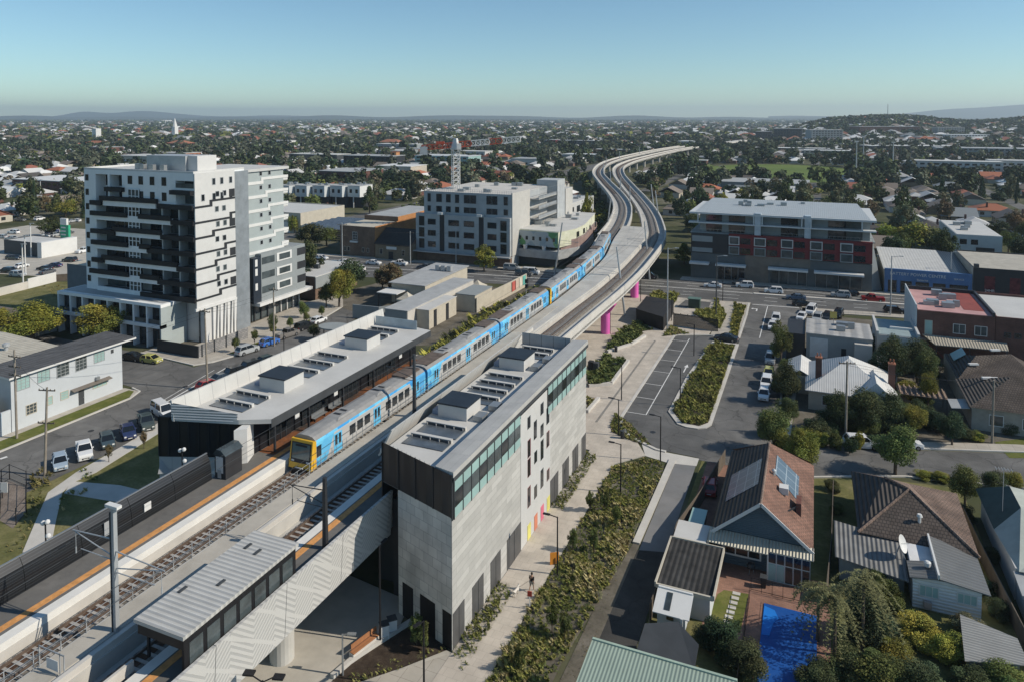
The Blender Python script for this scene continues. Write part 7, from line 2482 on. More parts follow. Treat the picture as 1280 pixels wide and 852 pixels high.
def skin_body(name,pts,edges,radii,m,parent,sub=2):
 me=bpy.data.meshes.new(name)
 L=parent_loc(parent)
 me.from_pydata([(p[0]-L[0],p[1]-L[1],p[2]-L[2])for p in pts],edges,[])
 me.materials.append(m)
 o=bpy.data.objects.new(name,me)
 COL.objects.link(o)
 o.parent=parent
 md=o.modifiers.new('Skin','SKIN')
 sv_=me.skin_vertices[0].data
 for k,r in enumerate(radii):
  sv_[k].radius=r if isinstance(r,tuple)else(r,r)
 sv_[0].use_root=True
 s=o.modifiers.new('Subdivision','SUBSURF')
 s.levels=s.render_levels=sub
 return o
wx,wy=G(664.5,738,.12)
pe=thing('person','person in black top and pale shorts walking a white dog','person',(wx,wy,.12))
hd=Vector((.12,1,0)).normalized()
sd=Vector((hd.y,-hd.x,0))
def B(f,s,z):
 return(wx+hd.x*f+sd.x*s,wy+hd.y*f+sd.y*s,.12+z)
pts=[B(0,0,.95),B(0,0,1.15),B(.02,0,1.40),B(.04,0,1.53),B(.06,0,1.64),B(.05,0,1.76),B(0,.11,.92),B(.16,.11,.50),B(.22,.11,.09),B(.34,.11,.04),B(0,-.11,.92),B(-.06,-.11,.50),B(-.30,-.10,.14),B(-.20,-.10,.05),B(.02,.20,1.42),B(-.10,.25,1.14),B(-.02,.27,.88),B(.02,.27,.78),B(.02,-.20,1.42),B(.06,-.27,1.14),B(.18,-.30,.92),B(.24,-.30,.84)]
ed=[(0,1),(1,2),(2,3),(3,4),(4,5),(0,6),(6,7),(7,8),(8,9),(0,10),(10,11),(11,12),(12,13),(2,14),(14,15),(15,16),(16,17),(2,18),(18,19),(19,20),(20,21)]
rd=[(.16,.12),(.15,.11),(.17,.11),.06,(.085,.10),(.07,.08),.09,.06,.04,(.045,.03),.09,.06,.04,(.045,.03),.06,.045,.035,.03,.06,.045,.035,.03]
skin_body('body',pts,ed,rd,mat('skin',(.36,.22,.15),var=.08),pe)
def clothe(name,ids,grow,m):
 mp={k:i for i,k in enumerate(ids)}
 return skin_body(name,[pts[k]for k in ids],[(mp[a],mp[b])for a,b in ed if a in mp and b in mp],[tuple(v+grow for v in(rd[k]if isinstance(rd[k],tuple)else(rd[k],rd[k])))for k in ids],m,pe)
clothe('shirt',[1,2,14,15,18,19,0],.022,mat('black_cloth',(.012,.012,.014)))
clothe('shorts',[0,6,7,10,11],.02,mat('pale_cloth',(.30,.27,.23)))
c=B(.045,0,1.72)
MB().lathe((c[0],c[1],c[2]-.04),[(.09,-.06),(.108,0),(.10,.07),(.06,.12),(.01,.135)],10).build('hair',mat('dark_hair',(.02,.014,.01)),pe,smooth=True)
dx,dy=G(645,743,.12)
dg=thing('dog','white dog on leash walking beside person in black','dog',(dx,dy,.12))
def D(f,s,z):
 return(dx+hd.x*f+sd.x*s,dy+hd.y*f+sd.y*s,.12+z)
dp=[D(0,0,.48),D(.28,0,.50),D(.42,0,.62),D(.55,0,.70),D(.70,0,.66),D(-.30,0,.50),D(-.46,0,.62),D(-.58,0,.72),D(.26,.10,.42),D(.24,.10,.22),D(.30,.10,.02),D(.26,-.10,.42),D(.30,-.10,.22),D(.22,-.10,.02),D(-.28,.10,.42),D(-.20,.10,.26),D(-.36,.10,.18),D(-.33,.10,.02),D(-.28,-.10,.42),D(-.22,-.10,.26),D(-.40,-.10,.18),D(-.36,-.10,.02)]
de=[(0,1),(1,2),(2,3),(3,4),(0,5),(5,6),(6,7),(1,8),(8,9),(9,10),(1,11),(11,12),(12,13),(5,14),(14,15),(15,16),(16,17),(5,18),(18,19),(19,20),(20,21)]
dr=[.12,.15,.09,.10,.05,.12,.05,.03,.07,.04,.035,.07,.04,.035,.08,.05,.03,.035,.08,.05,.03,.035]
skin_body('body',dp,de,dr,mat('white_fur',(.62,.58,.52),var=.1),dg)
m=MB()
for s in(-.06,.06):
 e=D(.54,s,.76)
 m.cyl(e,(e[0],e[1],e[2]+.12),.035,.01,6)
m.build('ear',mat('fur_ear',(.50,.45,.38)),dg)
le=MB()
le.tube([B(.24,-.30,.84),D(.35,.25,.72),D(.42,.05,.66)],.012,4)
tag(le.build('dog_leash',M['black']),'thin dark leash between the walker and white dog','leash')
NP=np.random.default_rng(5)
M['leaf']=mat_objcol('leaf',.75,'Col',.2,0,0,.18)
M['bark']=mat('bark',(.10,.08,.062),var=.3,scale=3)
M['leaf_far']=mat_attr('leaf_far','Col',.9)
def cards(centers,normals,sizes,cols,name,m,aspect=1.5,axis=None):
 """one quad per leaf clump"""
 n=len(centers)
 nr=normals/np.maximum(1e-6,np.linalg.norm(normals,axis=1,keepdims=True))
 rv=NP.normal(size=(n,3))
 u=np.cross(nr,rv)if axis is None else axis-nr*np.sum(axis*nr,axis=1,keepdims=True)
 u/=np.maximum(1e-6,np.linalg.norm(u,axis=1,keepdims=True))
 v=np.cross(nr,u)
 su=(sizes*.5)[:,None]
 sv=(sizes*.5/aspect)[:,None]
 P_=np.stack([centers-u*su,centers-v*sv,centers+u*su,centers+v*sv],axis=1).reshape(-1,3)
 me=bpy.data.meshes.new(name)
 me.vertices.add(4*n)
 me.vertices.foreach_set('co',P_.astype(np.float32).ravel())
 me.loops.add(4*n)
 me.loops.foreach_set('vertex_index',np.arange(4*n,dtype=np.int32))
 me.polygons.add(n)
 me.polygons.foreach_set('loop_start',np.arange(0,4*n,4,dtype=np.int32))
 me.polygons.foreach_set('loop_total',np.full(n,4,dtype=np.int32))
 at=me.attributes.new('Col','FLOAT_COLOR','POINT')
 cc=np.ones((n,4,4),dtype=np.float32)
 cc[:,:,:3]=cols[:,None,:]
 at.data.foreach_set('color',cc.ravel())
 me.materials.append(m)
 me.update()
 return me
def crown_mesh(kind,nleaf,leaf,seed):
 """unit crown: z 0..1, radius .5"""
 global NP
 NP=np.random.default_rng(seed)
 if kind=='round':
  nc=34
  d=NP.normal(size=(nc,3));d/=np.linalg.norm(d,axis=1,keepdims=True)
  d[:,2]=np.where(d[:,2]<-.6,-d[:,2],d[:,2])
  c=d*NP.uniform(.5,1.0,(nc,1))*np.array([.37,.37,.40])+np.array([0,0,.47])
  rc=NP.uniform(.12,.21,nc)
  rc[:4]=.3;c[:4]*=.3;c[:4,2]+=.3
  c[4:]=(c[4:]-[0,0,.45])*NP.uniform(.72,1.18,(nc-4,1))+[0,0,.45]
 elif kind=='loose':
  nc=34
  d=NP.normal(size=(nc,3));d/=np.linalg.norm(d,axis=1,keepdims=True)
  c=d*NP.uniform(.3,1.0,(nc,1))*np.array([.42,.42,.44])+np.array([0,0,.5])
  rc=NP.uniform(.09,.17,nc)
 elif kind=='tall':
  nc=30
  t=np.linspace(.03,.97,nc)
  a=NP.uniform(0,2*PI,nc)
  r=.32*np.sin(np.clip(t*1.1+.12,0,1)*PI)**.7*(1-t*.45)
  c=np.stack([r*np.cos(a),r*np.sin(a),t],1)
  rc=NP.uniform(.09,.17,nc)
 elif kind=='cone':
  nc=36
  t=np.linspace(.02,.96,nc)
  a=np.arange(nc)*2.4
  r=.40*(1-t)+.02
  c=np.stack([r*np.cos(a),r*np.sin(a),t],1)
  rc=.15*(1-t)+.035
 elif kind=='weep':
  nc=26
  a=NP.uniform(0,2*PI,nc);r=NP.uniform(.1,.42,nc)
  c=np.stack([r*np.cos(a),r*np.sin(a),NP.uniform(.55,.88,nc)],1)
  rc=NP.uniform(.10,.16,nc)
 else:
  nc=22
  d=NP.normal(size=(nc,3));d/=np.linalg.norm(d,axis=1,keepdims=True)
  d[:,2]=np.abs(d[:,2])
  c=d*NP.uniform(.4,1.0,(nc,1))*np.array([.38,.38,.62])+np.array([0,0,.14])
  rc=NP.uniform(.12,.2,nc)
 k=NP.integers(0,nc,nleaf)
 d=NP.normal(size=(nleaf,3));d/=np.linalg.norm(d,axis=1,keepdims=True)
 p=c[k]+d*(rc[k]*NP.uniform(.55,1.08,nleaf))[:,None]
 if kind=='weep':
  p[:,2]-=NP.uniform(0,.55,nleaf)*(np.hypot(p[:,0],p[:,1])>.2)
 p[:,2]=np.maximum(p[:,2],.015)
 nrm=d*.8+NP.normal(size=(nleaf,3))*.7+np.array([0,0,.35])
 tone=NP.uniform(.62,1.4,nc)[k]*NP.uniform(.75,1.25,nleaf)
 warm=NP.uniform(-.12,.18,nc)[k]
 col=np.stack([tone*(1+warm),tone,tone*(1-warm*.5)],1)
 return cards(p,nrm,leaf*NP.uniform(.55,1.35,nleaf),col,'crown_'+kind,M['leaf'])
def trunk_mesh(kind,seed):
 R=random.Random(seed)
 m=MB()
 m.cyl((0,0,-.02),(.01,0,.30),.035,.026,8)
 for k in range(7):
  a=2*PI*k/7+R.uniform(-.3,.3)
  z0=R.uniform(.2,.34)
  q=(.28*math.cos(a)*R.uniform(.6,1),.28*math.sin(a)*R.uniform(.6,1),R.uniform(.5,.75))
  mid=(q[0]*.4,q[1]*.4,(z0+q[2])/2+.02)
  m.cyl((.01,0,z0-.03),mid,.018,.012,6)
  m.cyl(mid,q,.012,.005,5)
 me=bpy.data.meshes.new('trunk')
 me.from_pydata(m.v,[],m.f)
 me.materials.append(M['bark'])
 return me
TRUNKS=[trunk_mesh('t',s)for s in(1,2,3)]
CROWN={}
def crown(kind,lod,seed):
 key=(kind,lod,seed)
 if key not in CROWN:
  n,lf={'near':(15000,.033),'mid':(5200,.056),'far':(1100,.12),'vfar':(110,.27)}[lod]
  CROWN[key]=crown_mesh(kind,n,lf,seed*7+len(kind))
 return CROWN[key]
LEAFC={'olive':(0.2,0.21,0.042),'dark':(0.068,0.088,0.036),'mid':(0.115,0.145,0.045),'grey':(0.141,0.151,0.088),'brown':(0.177,0.139,0.077),'bright':(0.244,0.302,0.051),'yellow':(0.32,0.32,0.06),'deep':(0.045,0.075,0.036),'mauve':(0.244,0.196,0.256)}
def tree(x,y,h,w,kind,colr,label,lod='mid',group=None,name='tree',cat='tree',base=.2,z=0.0,seed=None,parts=True):
 seed=RND.randrange(1,4)if seed is None else seed
 rz=RND.uniform(0,2*PI)
 c=LEAFC[colr]if isinstance(colr,str)else colr
 t_=RND.uniform(.82,1.14)
 c=tuple(v*t_*RND.uniform(.93,1.07)for v in c)
 if parts:
  r=thing(name,label,cat,(x,y,z),rz,group)
  if base>.02:
   t=bpy.data.objects.new('trunk',TRUNKS[seed%3])
   COL.objects.link(t);t.parent=r
   t.scale=(max(w,h*.6),max(w,h*.6),h)
  k=bpy.data.objects.new('crown' if cat=='tree' else 'foliage',crown(kind,lod,seed))
  COL.objects.link(k);k.parent=r
  k.location=(0,0,h*base)
  k.scale=(w,w,h*(1-base))
  k.color=(*c,1)
 else:
  r=bpy.data.objects.new(name,crown(kind,lod,seed))
  COL.objects.link(r)
  r.location=(x,y,z+h*base*.35)
  r.rotation_euler=(0,0,rz)
  r.scale=(w,w,h*(1-base*.35))
  r.color=(*c,1)
  tag(r,label,cat,group)
 return r
def shrub(x,y,h,w,colr,label,lod='mid',group=None,kind='shrub',name='shrub'):
 return tree(x,y,h,w,kind,colr,label,lod,group,name,'shrub',0.0)
def tpx(px,py,top,wpx,kind,colr,label,lod='mid',base=.14,**k):
 """tree from its foot, its top and its width in the survey photograph"""
 x,y=G(px,py)
 d=depth_of(x,y)
 h=(py-top)/FPX*d*1.0
 return tree(x,y,h,wpx/FPX*d,kind,colr,label,lod,base=base,**k)
tpx(128,426,376,72,'round','olive','round yellow green tree in front of the white podium','near')
tpx(40,428,380,84,'round','olive','broad yellow green tree behind the warehouse roof','near')
tpx(-4,426,384,50,'round','olive','yellow green tree cut by the frame edge, beside broad tree','near')
tpx(424,384,334,42,'round','olive','dense rounded green tree at the end of station street','near')
tpx(478,364,334,26,'round','mid','small round tree beside the signal pole, street end','mid')
tpx(495,362,333,26,'round','mid','small round tree between signal pole and grey shop','mid')
tpx(605,340,306,34,'loose','olive','slender green tree in front of the concrete building','mid')
tpx(408,384,352,26,'round','dark','dark tree standing in shade beside the dense round tree','mid')
tpx(380,398,376,17,'round','mid','small street tree at grey block corner','mid')
tpx(341,412,392,16,'round','dark','small dark street tree by the shopfront glazing','mid')
tpx(392,424,404,18,'round','dark','small dark tree by the oval bus shelter','mid')
tpx(386,312,278,44,'round','dark','dark broad tree beside solar canopy','mid')
tpx(368,292,268,16,'weep','olive','palm like tree against cream shed','mid')
tpx(462,268,234,26,'tall','dark','tall dark tree at the end of townhouse row','mid')
tpx(82,272,250,34,'round','olive','round green tree above the green pylon sign','mid')
tpx(64,296,270,38,'loose','dark','dark tree left of the green pylon sign','mid')
tpx(976,456,398,34,'loose','mid','tall grey green street tree beside the dark shed','near')
tpx(984,505,452,40,'round','dark','dark dense tree beside the white roofed villa','near')
tpx(967,566,508,54,'round','mid','round bushy tree at the street corner behind red roof','near')
tpx(999,586,534,56,'weep','olive','weeping willow like tree behind solar panel roof','near')
tpx(1119,592,526,66,'round','mid','leafy round street tree on the kerb bulge','near')
tpx(1045,540,486,40,'round','dark','dark shrubby tree at villa front hedge','near',.1)
tpx(1080,540,484,60,'round','dark','spreading dark tree in villa front garden','near',.1)
tpx(1108,536,488,54,'round','dark','dark green tree between villa and pergola','near',.1)
tpx(1142,542,506,44,'round','olive','yellowish round tree beside the driveway gate','near',.12)
tpx(1118,486,418,48,'round','dark','tall dark tree behind the white villa','near',.12)
tpx(1146,478,424,50,'round','dark','dark bushy tree below the carport roof','near',.12)
tpx(1158,490,436,36,'round','mid','green bushy tree next to brown tiled roof','near',.12)
tpx(1160,510,464,28,'round','olive','small yellow green tree next to tiled roof corner','near',.12)
tpx(1190,556,514,40,'round','deep','black green tree by the driveway gate','near',.1)
tpx(1206,632,580,46,'round','mid','round garden tree behind the lichen tiled roof','near',.16)
tpx(1240,614,586,34,'round','dark','clipped dark bush above green roofed house','near',.05)
tpx(1266,612,588,30,'round','olive','yellow green bush at the frame edge above green roof','near',.05)
tpx(1138,314,276,60,'round','olive','large green tree clump behind the blue shop','mid',.06)
tpx(1108,312,280,40,'round','bright','bright green tree beside red apartments end wall','mid',.06)
tpx(1164,316,284,44,'round','mid','brownish green tree between blue shop and white block','mid',.06)
tpx(1062,566,545,22,'round','deep','small dark clipped tree in front hedge gap','mid',.04)
tpx(855,330,305,34,'tall','olive','palm like tree in the side road by viaduct','mid',.2)
tpx(735,300,240,22,'loose','olive','tall slender tree between viaduct and mural building','mid',.1)
tpx(722,290,250,18,'loose','mid','slender green tree beside flat roofed block','mid',.1)
FILL=[(1020,545,5.5,3.0,'dark'),(1036,538,5.0,3.6,'deep'),(1058,534,5.5,3.8,'dark'),(1078,540,5.5,3.2,'mid'),(1096,534,6,4.2,'dark'),(1118,540,5.5,3.8,'deep'),(1134,530,4.5,4.0,'mid'),(1150,526,4.5,3.6,'dark'),(1168,536,5,3.4,'deep'),(1104,470,6.0,5.0,'deep'),(1122,464,6.5,5.6,'dark'),(1140,462,6.0,5.4,'mid'),(1156,468,6.0,5.0,'dark'),(1110,452,5.5,5.0,'mid'),(1150,452,5.5,4.6,'deep'),(1096,440,4.5,4.0,'dark'),(1136,496,4.6,3.4,'olive'),(1152,504,4.2,3.0,'mid'),(985,520,4.5,3.6,'dark'),(978,494,4.6,4.4,'dark'),(982,470,4.2,4.0,'mid'),(960,545,4.0,3.0,'olive'),(984,566,4.4,3.0,'mid'),(1206,548,3.6,2.0,'dark'),(1222,550,2.8,1.5,'olive'),(1262,540,3.4,2.2,'dark'),(1196,540,3.0,2.4,'deep'),(1204,650,3.0,2.4,'dark'),(1176,600,3.0,1.2,'olive'),(1156,596,3.0,1.0,'olive'),(1240,700,2.4,1.6,'dark'),(1232,742,2.6,1.8,'deep'),(1250,770,3.0,2.0,'dark'),(1040,612,2.4,1.6,'dark'),(1046,640,2.2,1.2,'mid')]
for px,py,w_,h_,c_ in FILL:
 x,y=G(px,py)
 shrub(x,y,h_,w_,c_,'leafy green shrub filling the gardens around the tiled villas','near','shrubs filling the villa gardens')
strip('front_lawn',[G(1243,552),G(1262,572),G(1300,572),G(1300,545)],.03,M['lawn'])
for k,(px,py,w,h,c)in enumerate(((1012,552,3.2,2.0,'bright'),(1028,556,3.0,2.2,'olive'),(1043,560,2.2,3.0,'mid'),(1072,562,2.0,3.2,'olive'),(1095,560,3.4,2.2,'deep'),(1112,562,3.4,2.2,'deep'))):
 x,y=G(px,py)
 shrub(x,y,h,w,c,['bright clipped hedge shrub left of villa gate','olive hedge shrub beside villa path','upright shrub on one side of the villa gate','upright yellowish shrub on the other side of villa gate','dark hedge shrub by timber pole','dark hedge shrub behind parked white suv'][k],'mid')
for k,(px,py,w,h,c,lab)in enumerate(((1082,800,5.0,4.6,'deep','large dark green shrub beneath the palms'),(1112,760,3.2,3.2,'mid','mid green shrub against the grey lean to roof'),(1150,800,4.6,2.6,'yellow','yellow flowering shrub below the white addition'),(1182,822,4.0,2.6,'yellow','yellow green shrub beside the ribbed garden shed'),(1120,826,4.0,2.0,'olive','olive low shrub between dark and yellow shrubs'),(1060,846,4.6,2.6,'dark','dark shrub at the pool corner'),(1100,862,5.5,3.2,'mid','broad green shrub at the lower edge near pool'),(1150,868,5.0,3.0,'dark','broad dark shrub at lower edge below yellow shrub'),(1215,870,4.6,2.4,'dark','dark shrub below the ribbed garden shed'),(1255,868,4.6,2.8,'mid','green shrub in the lower corner of frame'),(1018,856,4.0,2.2,'dark','dark shrub spilling over the pool end'),(905,818,4.6,3.4,'deep','dark shrub mass over lawn beside green shed'),(935,842,4.4,3.0,'dark','dark shrub between green shed and pool'),(885,806,3.2,2.6,'deep','dark shrub at the back of cubby house'),(1210,790,3.2,2.0,'grey','grey shrub by the white addition corner'),(1096,742,2.6,2.8,'mid','leafy shrub beside the palm crowns'))):
 x,y=G(px,py)
 shrub(x,y,h,w,c,lab,'near')
def palm(lab,x,y,h,n=34,L=2.6,seed=1):
 R=random.Random(seed)
 r=thing('palm_tree',lab,'palm tree',(x,y,0))
 MB().lathe((x,y,0),[(.2,0),(.14,.5),(.11,h*.6),(.12,h)],10).build('trunk',M['bark'],r)
 P_,N_,S_,C_=[],[],[],[]
 for k in range(n):
  a=R.uniform(0,2*PI)
  up=R.uniform(-.9,1.0)
  LL=L*R.uniform(.75,1.1)
  tone=R.uniform(.6,1.35)
  for j in range(16):
   t=(j+.5)/16
   rr=LL*t*math.cos(up*.6)
   z=h+LL*(math.sin(up)*t-1.05*t*t)
   for s in(-1,1):
    for q in range(2):
     wd=.34*(1-t*.75)
     o=s*wd*R.uniform(.2,.9)
     P_.append((x+rr*math.cos(a)-o*math.sin(a),y+rr*math.sin(a)+o*math.cos(a),z-abs(o)*.6))
     N_.append((R.uniform(-.5,.5),R.uniform(-.5,.5),.9))
     S_.append(R.uniform(.26,.44))
     C_.append((tone,tone,tone*.9))
 P_=np.array(P_)-np.array([x,y,0])
 me=cards(P_,np.array(N_),np.array(S_),np.array(C_),'crown_palm',M['leaf'],4.5)
 o=bpy.data.objects.new('crown',me)
 COL.objects.link(o);o.parent=r
 o.color=(.20,.20,.10,1)
 return r
px_,py_=G(1043,818)
palm('shaggy palm with hanging skirt beside the pool',px_,py_,5.2,40,3.0,3)
px_,py_=G(1078,812)
palm('taller broad palm between pool and grey lean to',px_,py_,6.0,44,3.3,8)
px_,py_=G(1022,800)
palm('smaller palm leaning over the sunroom corner',px_,py_,4.8,30,2.4,5)
bt_=thing('bare_tree','small leafless tree in front of the white addition','tree',(12.8,71.6,0))
m=MB()
R=random.Random(9)
bx_,by_=G(1204,800)
def branch(p,d,L,r_,n):
 q=(p[0]+d[0]*L,p[1]+d[1]*L,p[2]+d[2]*L)
 m.cyl(p,q,r_,r_*.65,5)
 if n:
  for k in range(3):
   d2=Vector((d[0]+R.uniform(-.8,.8),d[1]+R.uniform(-.8,.8),d[2]+R.uniform(-.3,.4))).normalized()
   branch(q,d2,L*.7,r_*.62,n-1)
branch((bx_,by_,0),(0,0,1),.9,.09,3)
m.build('trunk',M['bark'],bt_)
def inside(p,poly):
 c=False
 n=len(poly)
 for i in range(n):
  a,b=poly[i],poly[(i+1)%n]
  if(a[1]>p[1])!=(b[1]>p[1])and p[0]<(b[0]-a[0])*(p[1]-a[1])/(b[1]-a[1])+a[0]:
   c=not c
 return c
def grass_bed(name,poly,dens,hmin,hmax,cols,blades=16,seed=1,zb=0.0,wmul=1.0,patch=.22):
 """tussocks of narrow blades and small leafy clumps"""
 global NP
 NP=np.random.default_rng(seed)
 R=random.Random(seed)
 xs=[p[0]for p in poly];ys=[p[1]for p in poly]
 area=abs(sum(poly[i][0]*poly[(i+1)%len(poly)][1]-poly[(i+1)%len(poly)][0]*poly[i][1]for i in range(len(poly))))/2
 P_,N_,S_,C_,A_=[],[],[],[],[]
 n=int(area*dens)
 k=0
 while k<n:
  p=(R.uniform(min(xs),max(xs)),R.uniform(min(ys),max(ys)))
  if not inside(p,poly):
   continue
  k+=1
  f=.5+.5*math.sin(p[0]*patch*3.1+1.3*math.sin(p[1]*patch*1.7))*math.sin(p[1]*patch*2.3+seed)
  g=math.sin(p[0]*1.9+seed)*math.sin(p[1]*1.3+2*math.sin(p[0]))+R.uniform(-.5,.5)
  if g<-.95:
   continue
  h=lerp(hmin,hmax,f)*R.uniform(.5,1.35)
  c=cols[min(len(cols)-1,int((f*.5+R.random()*.65)*len(cols)))]
  grassy=R.random()<.62
  w=R.uniform(.2,.5)*wmul*max(.6,h)
  tone=R.uniform(.7,1.3)
  for b in range(blades):
   a=R.uniform(0,2*PI)
   t=tone*R.uniform(.7,1.3)
   if grassy:
    r=w*.55*R.random()
    hh=h*R.uniform(.35,1.0)
    P_.append((p[0]+r*math.cos(a),p[1]+r*math.sin(a),zb+hh*.48))
    N_.append((math.cos(a+.8)+.5,math.sin(a+.8),R.uniform(.1,.9)))
    A_.append((.75*math.cos(a),.75*math.sin(a),1.0))
    S_.append(hh*.85)
    C_.append((c[0]*t*1.08,c[1]*t*1.02,c[2]*t))
   else:
    r=w*math.sqrt(R.random())
    P_.append((p[0]+r*math.cos(a),p[1]+r*math.sin(a),zb+h*.8*R.uniform(.08,1.0)*(1-.5*(r/(w+1e-6))**2)))
    N_.append((math.cos(a)*.9+R.uniform(-.4,.4),math.sin(a)*.9+R.uniform(-.4,.4),R.uniform(-.1,.8)))
    A_.append((R.uniform(-1,1),R.uniform(-1,1),R.uniform(-.5,1)))
    S_.append(R.uniform(.09,.20)*(.6+.4*h))
    C_.append((c[0]*t*.75,c[1]*t*.85,c[2]*t*.8))
 me=cards(np.array(P_),np.array(N_),np.array(S_),np.array(C_),name,M['leaf_far'],6.5,np.array(A_))
 o=bpy.data.objects.new(name,me)
 COL.objects.link(o)
 return stuff(o)
GC=[(.10,.135,.042),(.165,.20,.055),(.23,.245,.07),(.30,.295,.11),(.42,.38,.20)]
DC=[(.065,.10,.04),(.10,.14,.05),(.14,.18,.06),(.20,.23,.08)]
big=[(-23.4,40),(-18.7,40),(-18.6,55),(-17.6,66),(-17.3,74),(-17.2,90.5),(-17.6,92.2),(-20.3,91.8),(-21.8,88.8),(-23.3,88.5)]
strip('shrub_bed_soil',big,.03,M['dirt'])
grass_bed('native_grass_bed_vegetation',big,15,.22,1.0,GC,62,3,.03,1.0)
grass_bed('wall_strip_grass',[(-27.4,52.0),(-25.6,50.4),(-25.7,61.6),(-27.4,61.6)],16,.4,.75,[(.14,.175,.05),(.125,.145,.045),(.17,.18,.055)],18,4,.1)
grass_bed('wall_strip_grass',[(-27.4,76.4),(-25.9,76.4),(-25.9,90),(-27.4,91)],16,.4,.9,[(.14,.175,.05),(.125,.145,.045),(.17,.18,.055)],18,5,.12)
isl=[(-13.9,107.0),(-15.0,105.3),(-17.5,105.6),(-19.5,109.2),(-19.4,125.4),(-18.3,140.8),(-17.8,146.0),(-14.0,146.2)]
raised('planted_island',[(-13.35,106.5),(-13.9,105.2),(-15,104.4),(-16.6,104.3),(-18.0,104.9),(-20.1,108.9),(-20.0,125.4),(-18.9,141.4),(-18.4,146.8),(-13.35,147.0)],M['pale_concrete'],.15)
strip('island_soil',isl,.165,M['mulch'])
grass_bed('island_planting_vegetation',isl,11,.35,1.3,[(.14,.175,.05),(.23,.255,.068),(.31,.31,.10),(.10,.10,.04)],56,6,.14,1.1)
for nm,pl_,cl,hh in(('plaza_planting_vegetation',[G(735,484),G(735,461),G(757,446),G(782,452),G(763,480)],DC,1.4),('plaza_planting_vegetation',[G(756,440),G(780,411),G(805,417),G(787,431)],DC,1.6),('plaza_planting_vegetation',[G(734,516),G(734,498),G(745,502)],GC,.9),('corner_planting_vegetation',[G(763,530),G(769,519),G(779,522),G(815,557),G(793,553),G(764,540)],GC,.7),('plaza_planting_vegetation',[G(787,410),G(798,402),G(816,413),G(801,415)],DC,1.2),('roadside_planting_vegetation',[G(800,384),G(818,368),G(848,370),G(842,382),G(836,386)],[(.14,.175,.05),(.23,.255,.068),(.31,.31,.10)],1.6),('roadside_planting_vegetation',[G(865,392),G(892,386),G(895,374),G(908,394),G(900,412)],[(.15,.185,.05),(.26,.275,.075),(.33,.33,.10)],1.2),('verge_planting_vegetation',[G(913,424),G(916,392),G(918,382),G(932,384),G(926,402),G(921,424)],[(.15,.185,.05),(.18,.19,.05),(.27,.26,.07)],1.2),('carpark_end_planting_vegetation',[G(828,421),G(838,408),G(862,418),G(850,419)],GC,.8)):
 strip('planter_soil',pl_,.135,M['mulch'])
 grass_bed(nm,pl_,10,.4,hh,cl,56,hash(pl_[0])%97+1,.12,1.3,.5)
grass_bed('mulch_edge_grass',[G(424,852),G(500,822),G(556,808),G(562,814),G(510,834),G(440,858)],7,.2,.5,GC[1:4],14,9,.08)
grass_bed('embankment_vegetation',[(-67.5,118),(-56.4,97),(-55.4,130),(-57.6,166),(-65,172),(-69.4,150)],2.2,.8,2.6,[(.14,.175,.05),(.23,.255,.068),(.36,.36,.08),(.06,.07,.03)],30,10,0,1.6)
grass_bed('fence_side_grass',[G(4,690),G(30,650),G(40,600),G(60,590),G(72,588),G(60,612),G(42,655),G(26,690)],3,.2,.9,[(.12,.12,.045),(.2,.18,.08),(.09,.10,.03)],20,12,0)
grass_bed('pole_base_grass',[G(36,596),G(52,586),G(70,592),G(60,604),G(40,612)],6,.5,1.2,[(.20,.185,.085),(.16,.15,.06)],24,13,0)
grass_bed('path_side_shrubbery',[G(95,594),G(105,586),G(126,596),G(112,603)],4,.4,.9,DC,24,14,0)
grass_bed('path_side_shrubbery',[G(76,618),G(82,608),G(110,612),G(84,636),G(72,642)],4,.3,.8,GC,22,15,0)
grass_bed('lane_edge_grass',[(-18.5,40),(-16.9,40),(-16.9,62),(-17.4,70),(-18.0,62)],4,.1,.35,[(.14,.13,.06),(.2,.18,.1)],12,16,0)
grass_bed('vacant_block_grass',[(-188,126),(-168,136),(-160,128),(-172,118)],1.2,.3,.8,[(.16,.15,.05),(.22,.2,.09)],20,17,0)
for k,(px,py)in enumerate(((738,640),(756,640),(716,690),(742,690),(690,790),(650,840),(706,800),(770,660))):
 x,y=G(px,py)
 tree(x,y,2.6,1.3,'loose','mid','thin young sapling standing in the native grass bed','mid','saplings in the native grass bed','sapling',base=.2)
for px,py in((528,815),(521,806)):
 x,y=G(px,py)
 tree(x,y,2.8,1.5,'loose','mid','young leafy sapling by the station front door','mid','saplings by the station front door','sapling',base=.15)
x,y=G(98,574)
for px,py in((136,577),(180,560)):
 x,y=G(px,py)
 tree(x,y,2.4,1.2,'loose','brown','thin young sapling on the lawn beside curved path','mid','saplings on the lawn by curved path','sapling',base=.3)
for k in range(6):
 tree(-101.6+.2*k,104.5+5.0*k,3.0,1.8,'round','mid','small verge tree beside the cars near the towers','mid','small verge trees near the towers','sapling',base=.3)
RB=random.Random(77)
def rise_z(px,d):
 t=min(1,max(0,(d-950)/950))
 e=min(1,max(0,(px-960)/90))
 return(3*t*t-2*t**3)*(3*e*e-2*e**3)*(36+5*math.sin(px*.035)+4*math.sin(px*.013+1))
def on_rise(px,py):
 """where the sight line through a point of the survey photograph meets the rise"""
 d=500.0
 while d<2000:
  s_=(px-640)/FPX*d
  x,y=s_*.921-d*.389,s_*.389+d*.921
  z=rise_z(px,d)
  if pix(x,y,z)[1]<=py:
   return x,y,z
  d+=6
 return x,y,z
def seg_dist(p,path):
 return min(math.hypot(p[0]-q[0],p[1]-q[1])for q in path)
LPs,RPs=LP[::4],RP[::4]
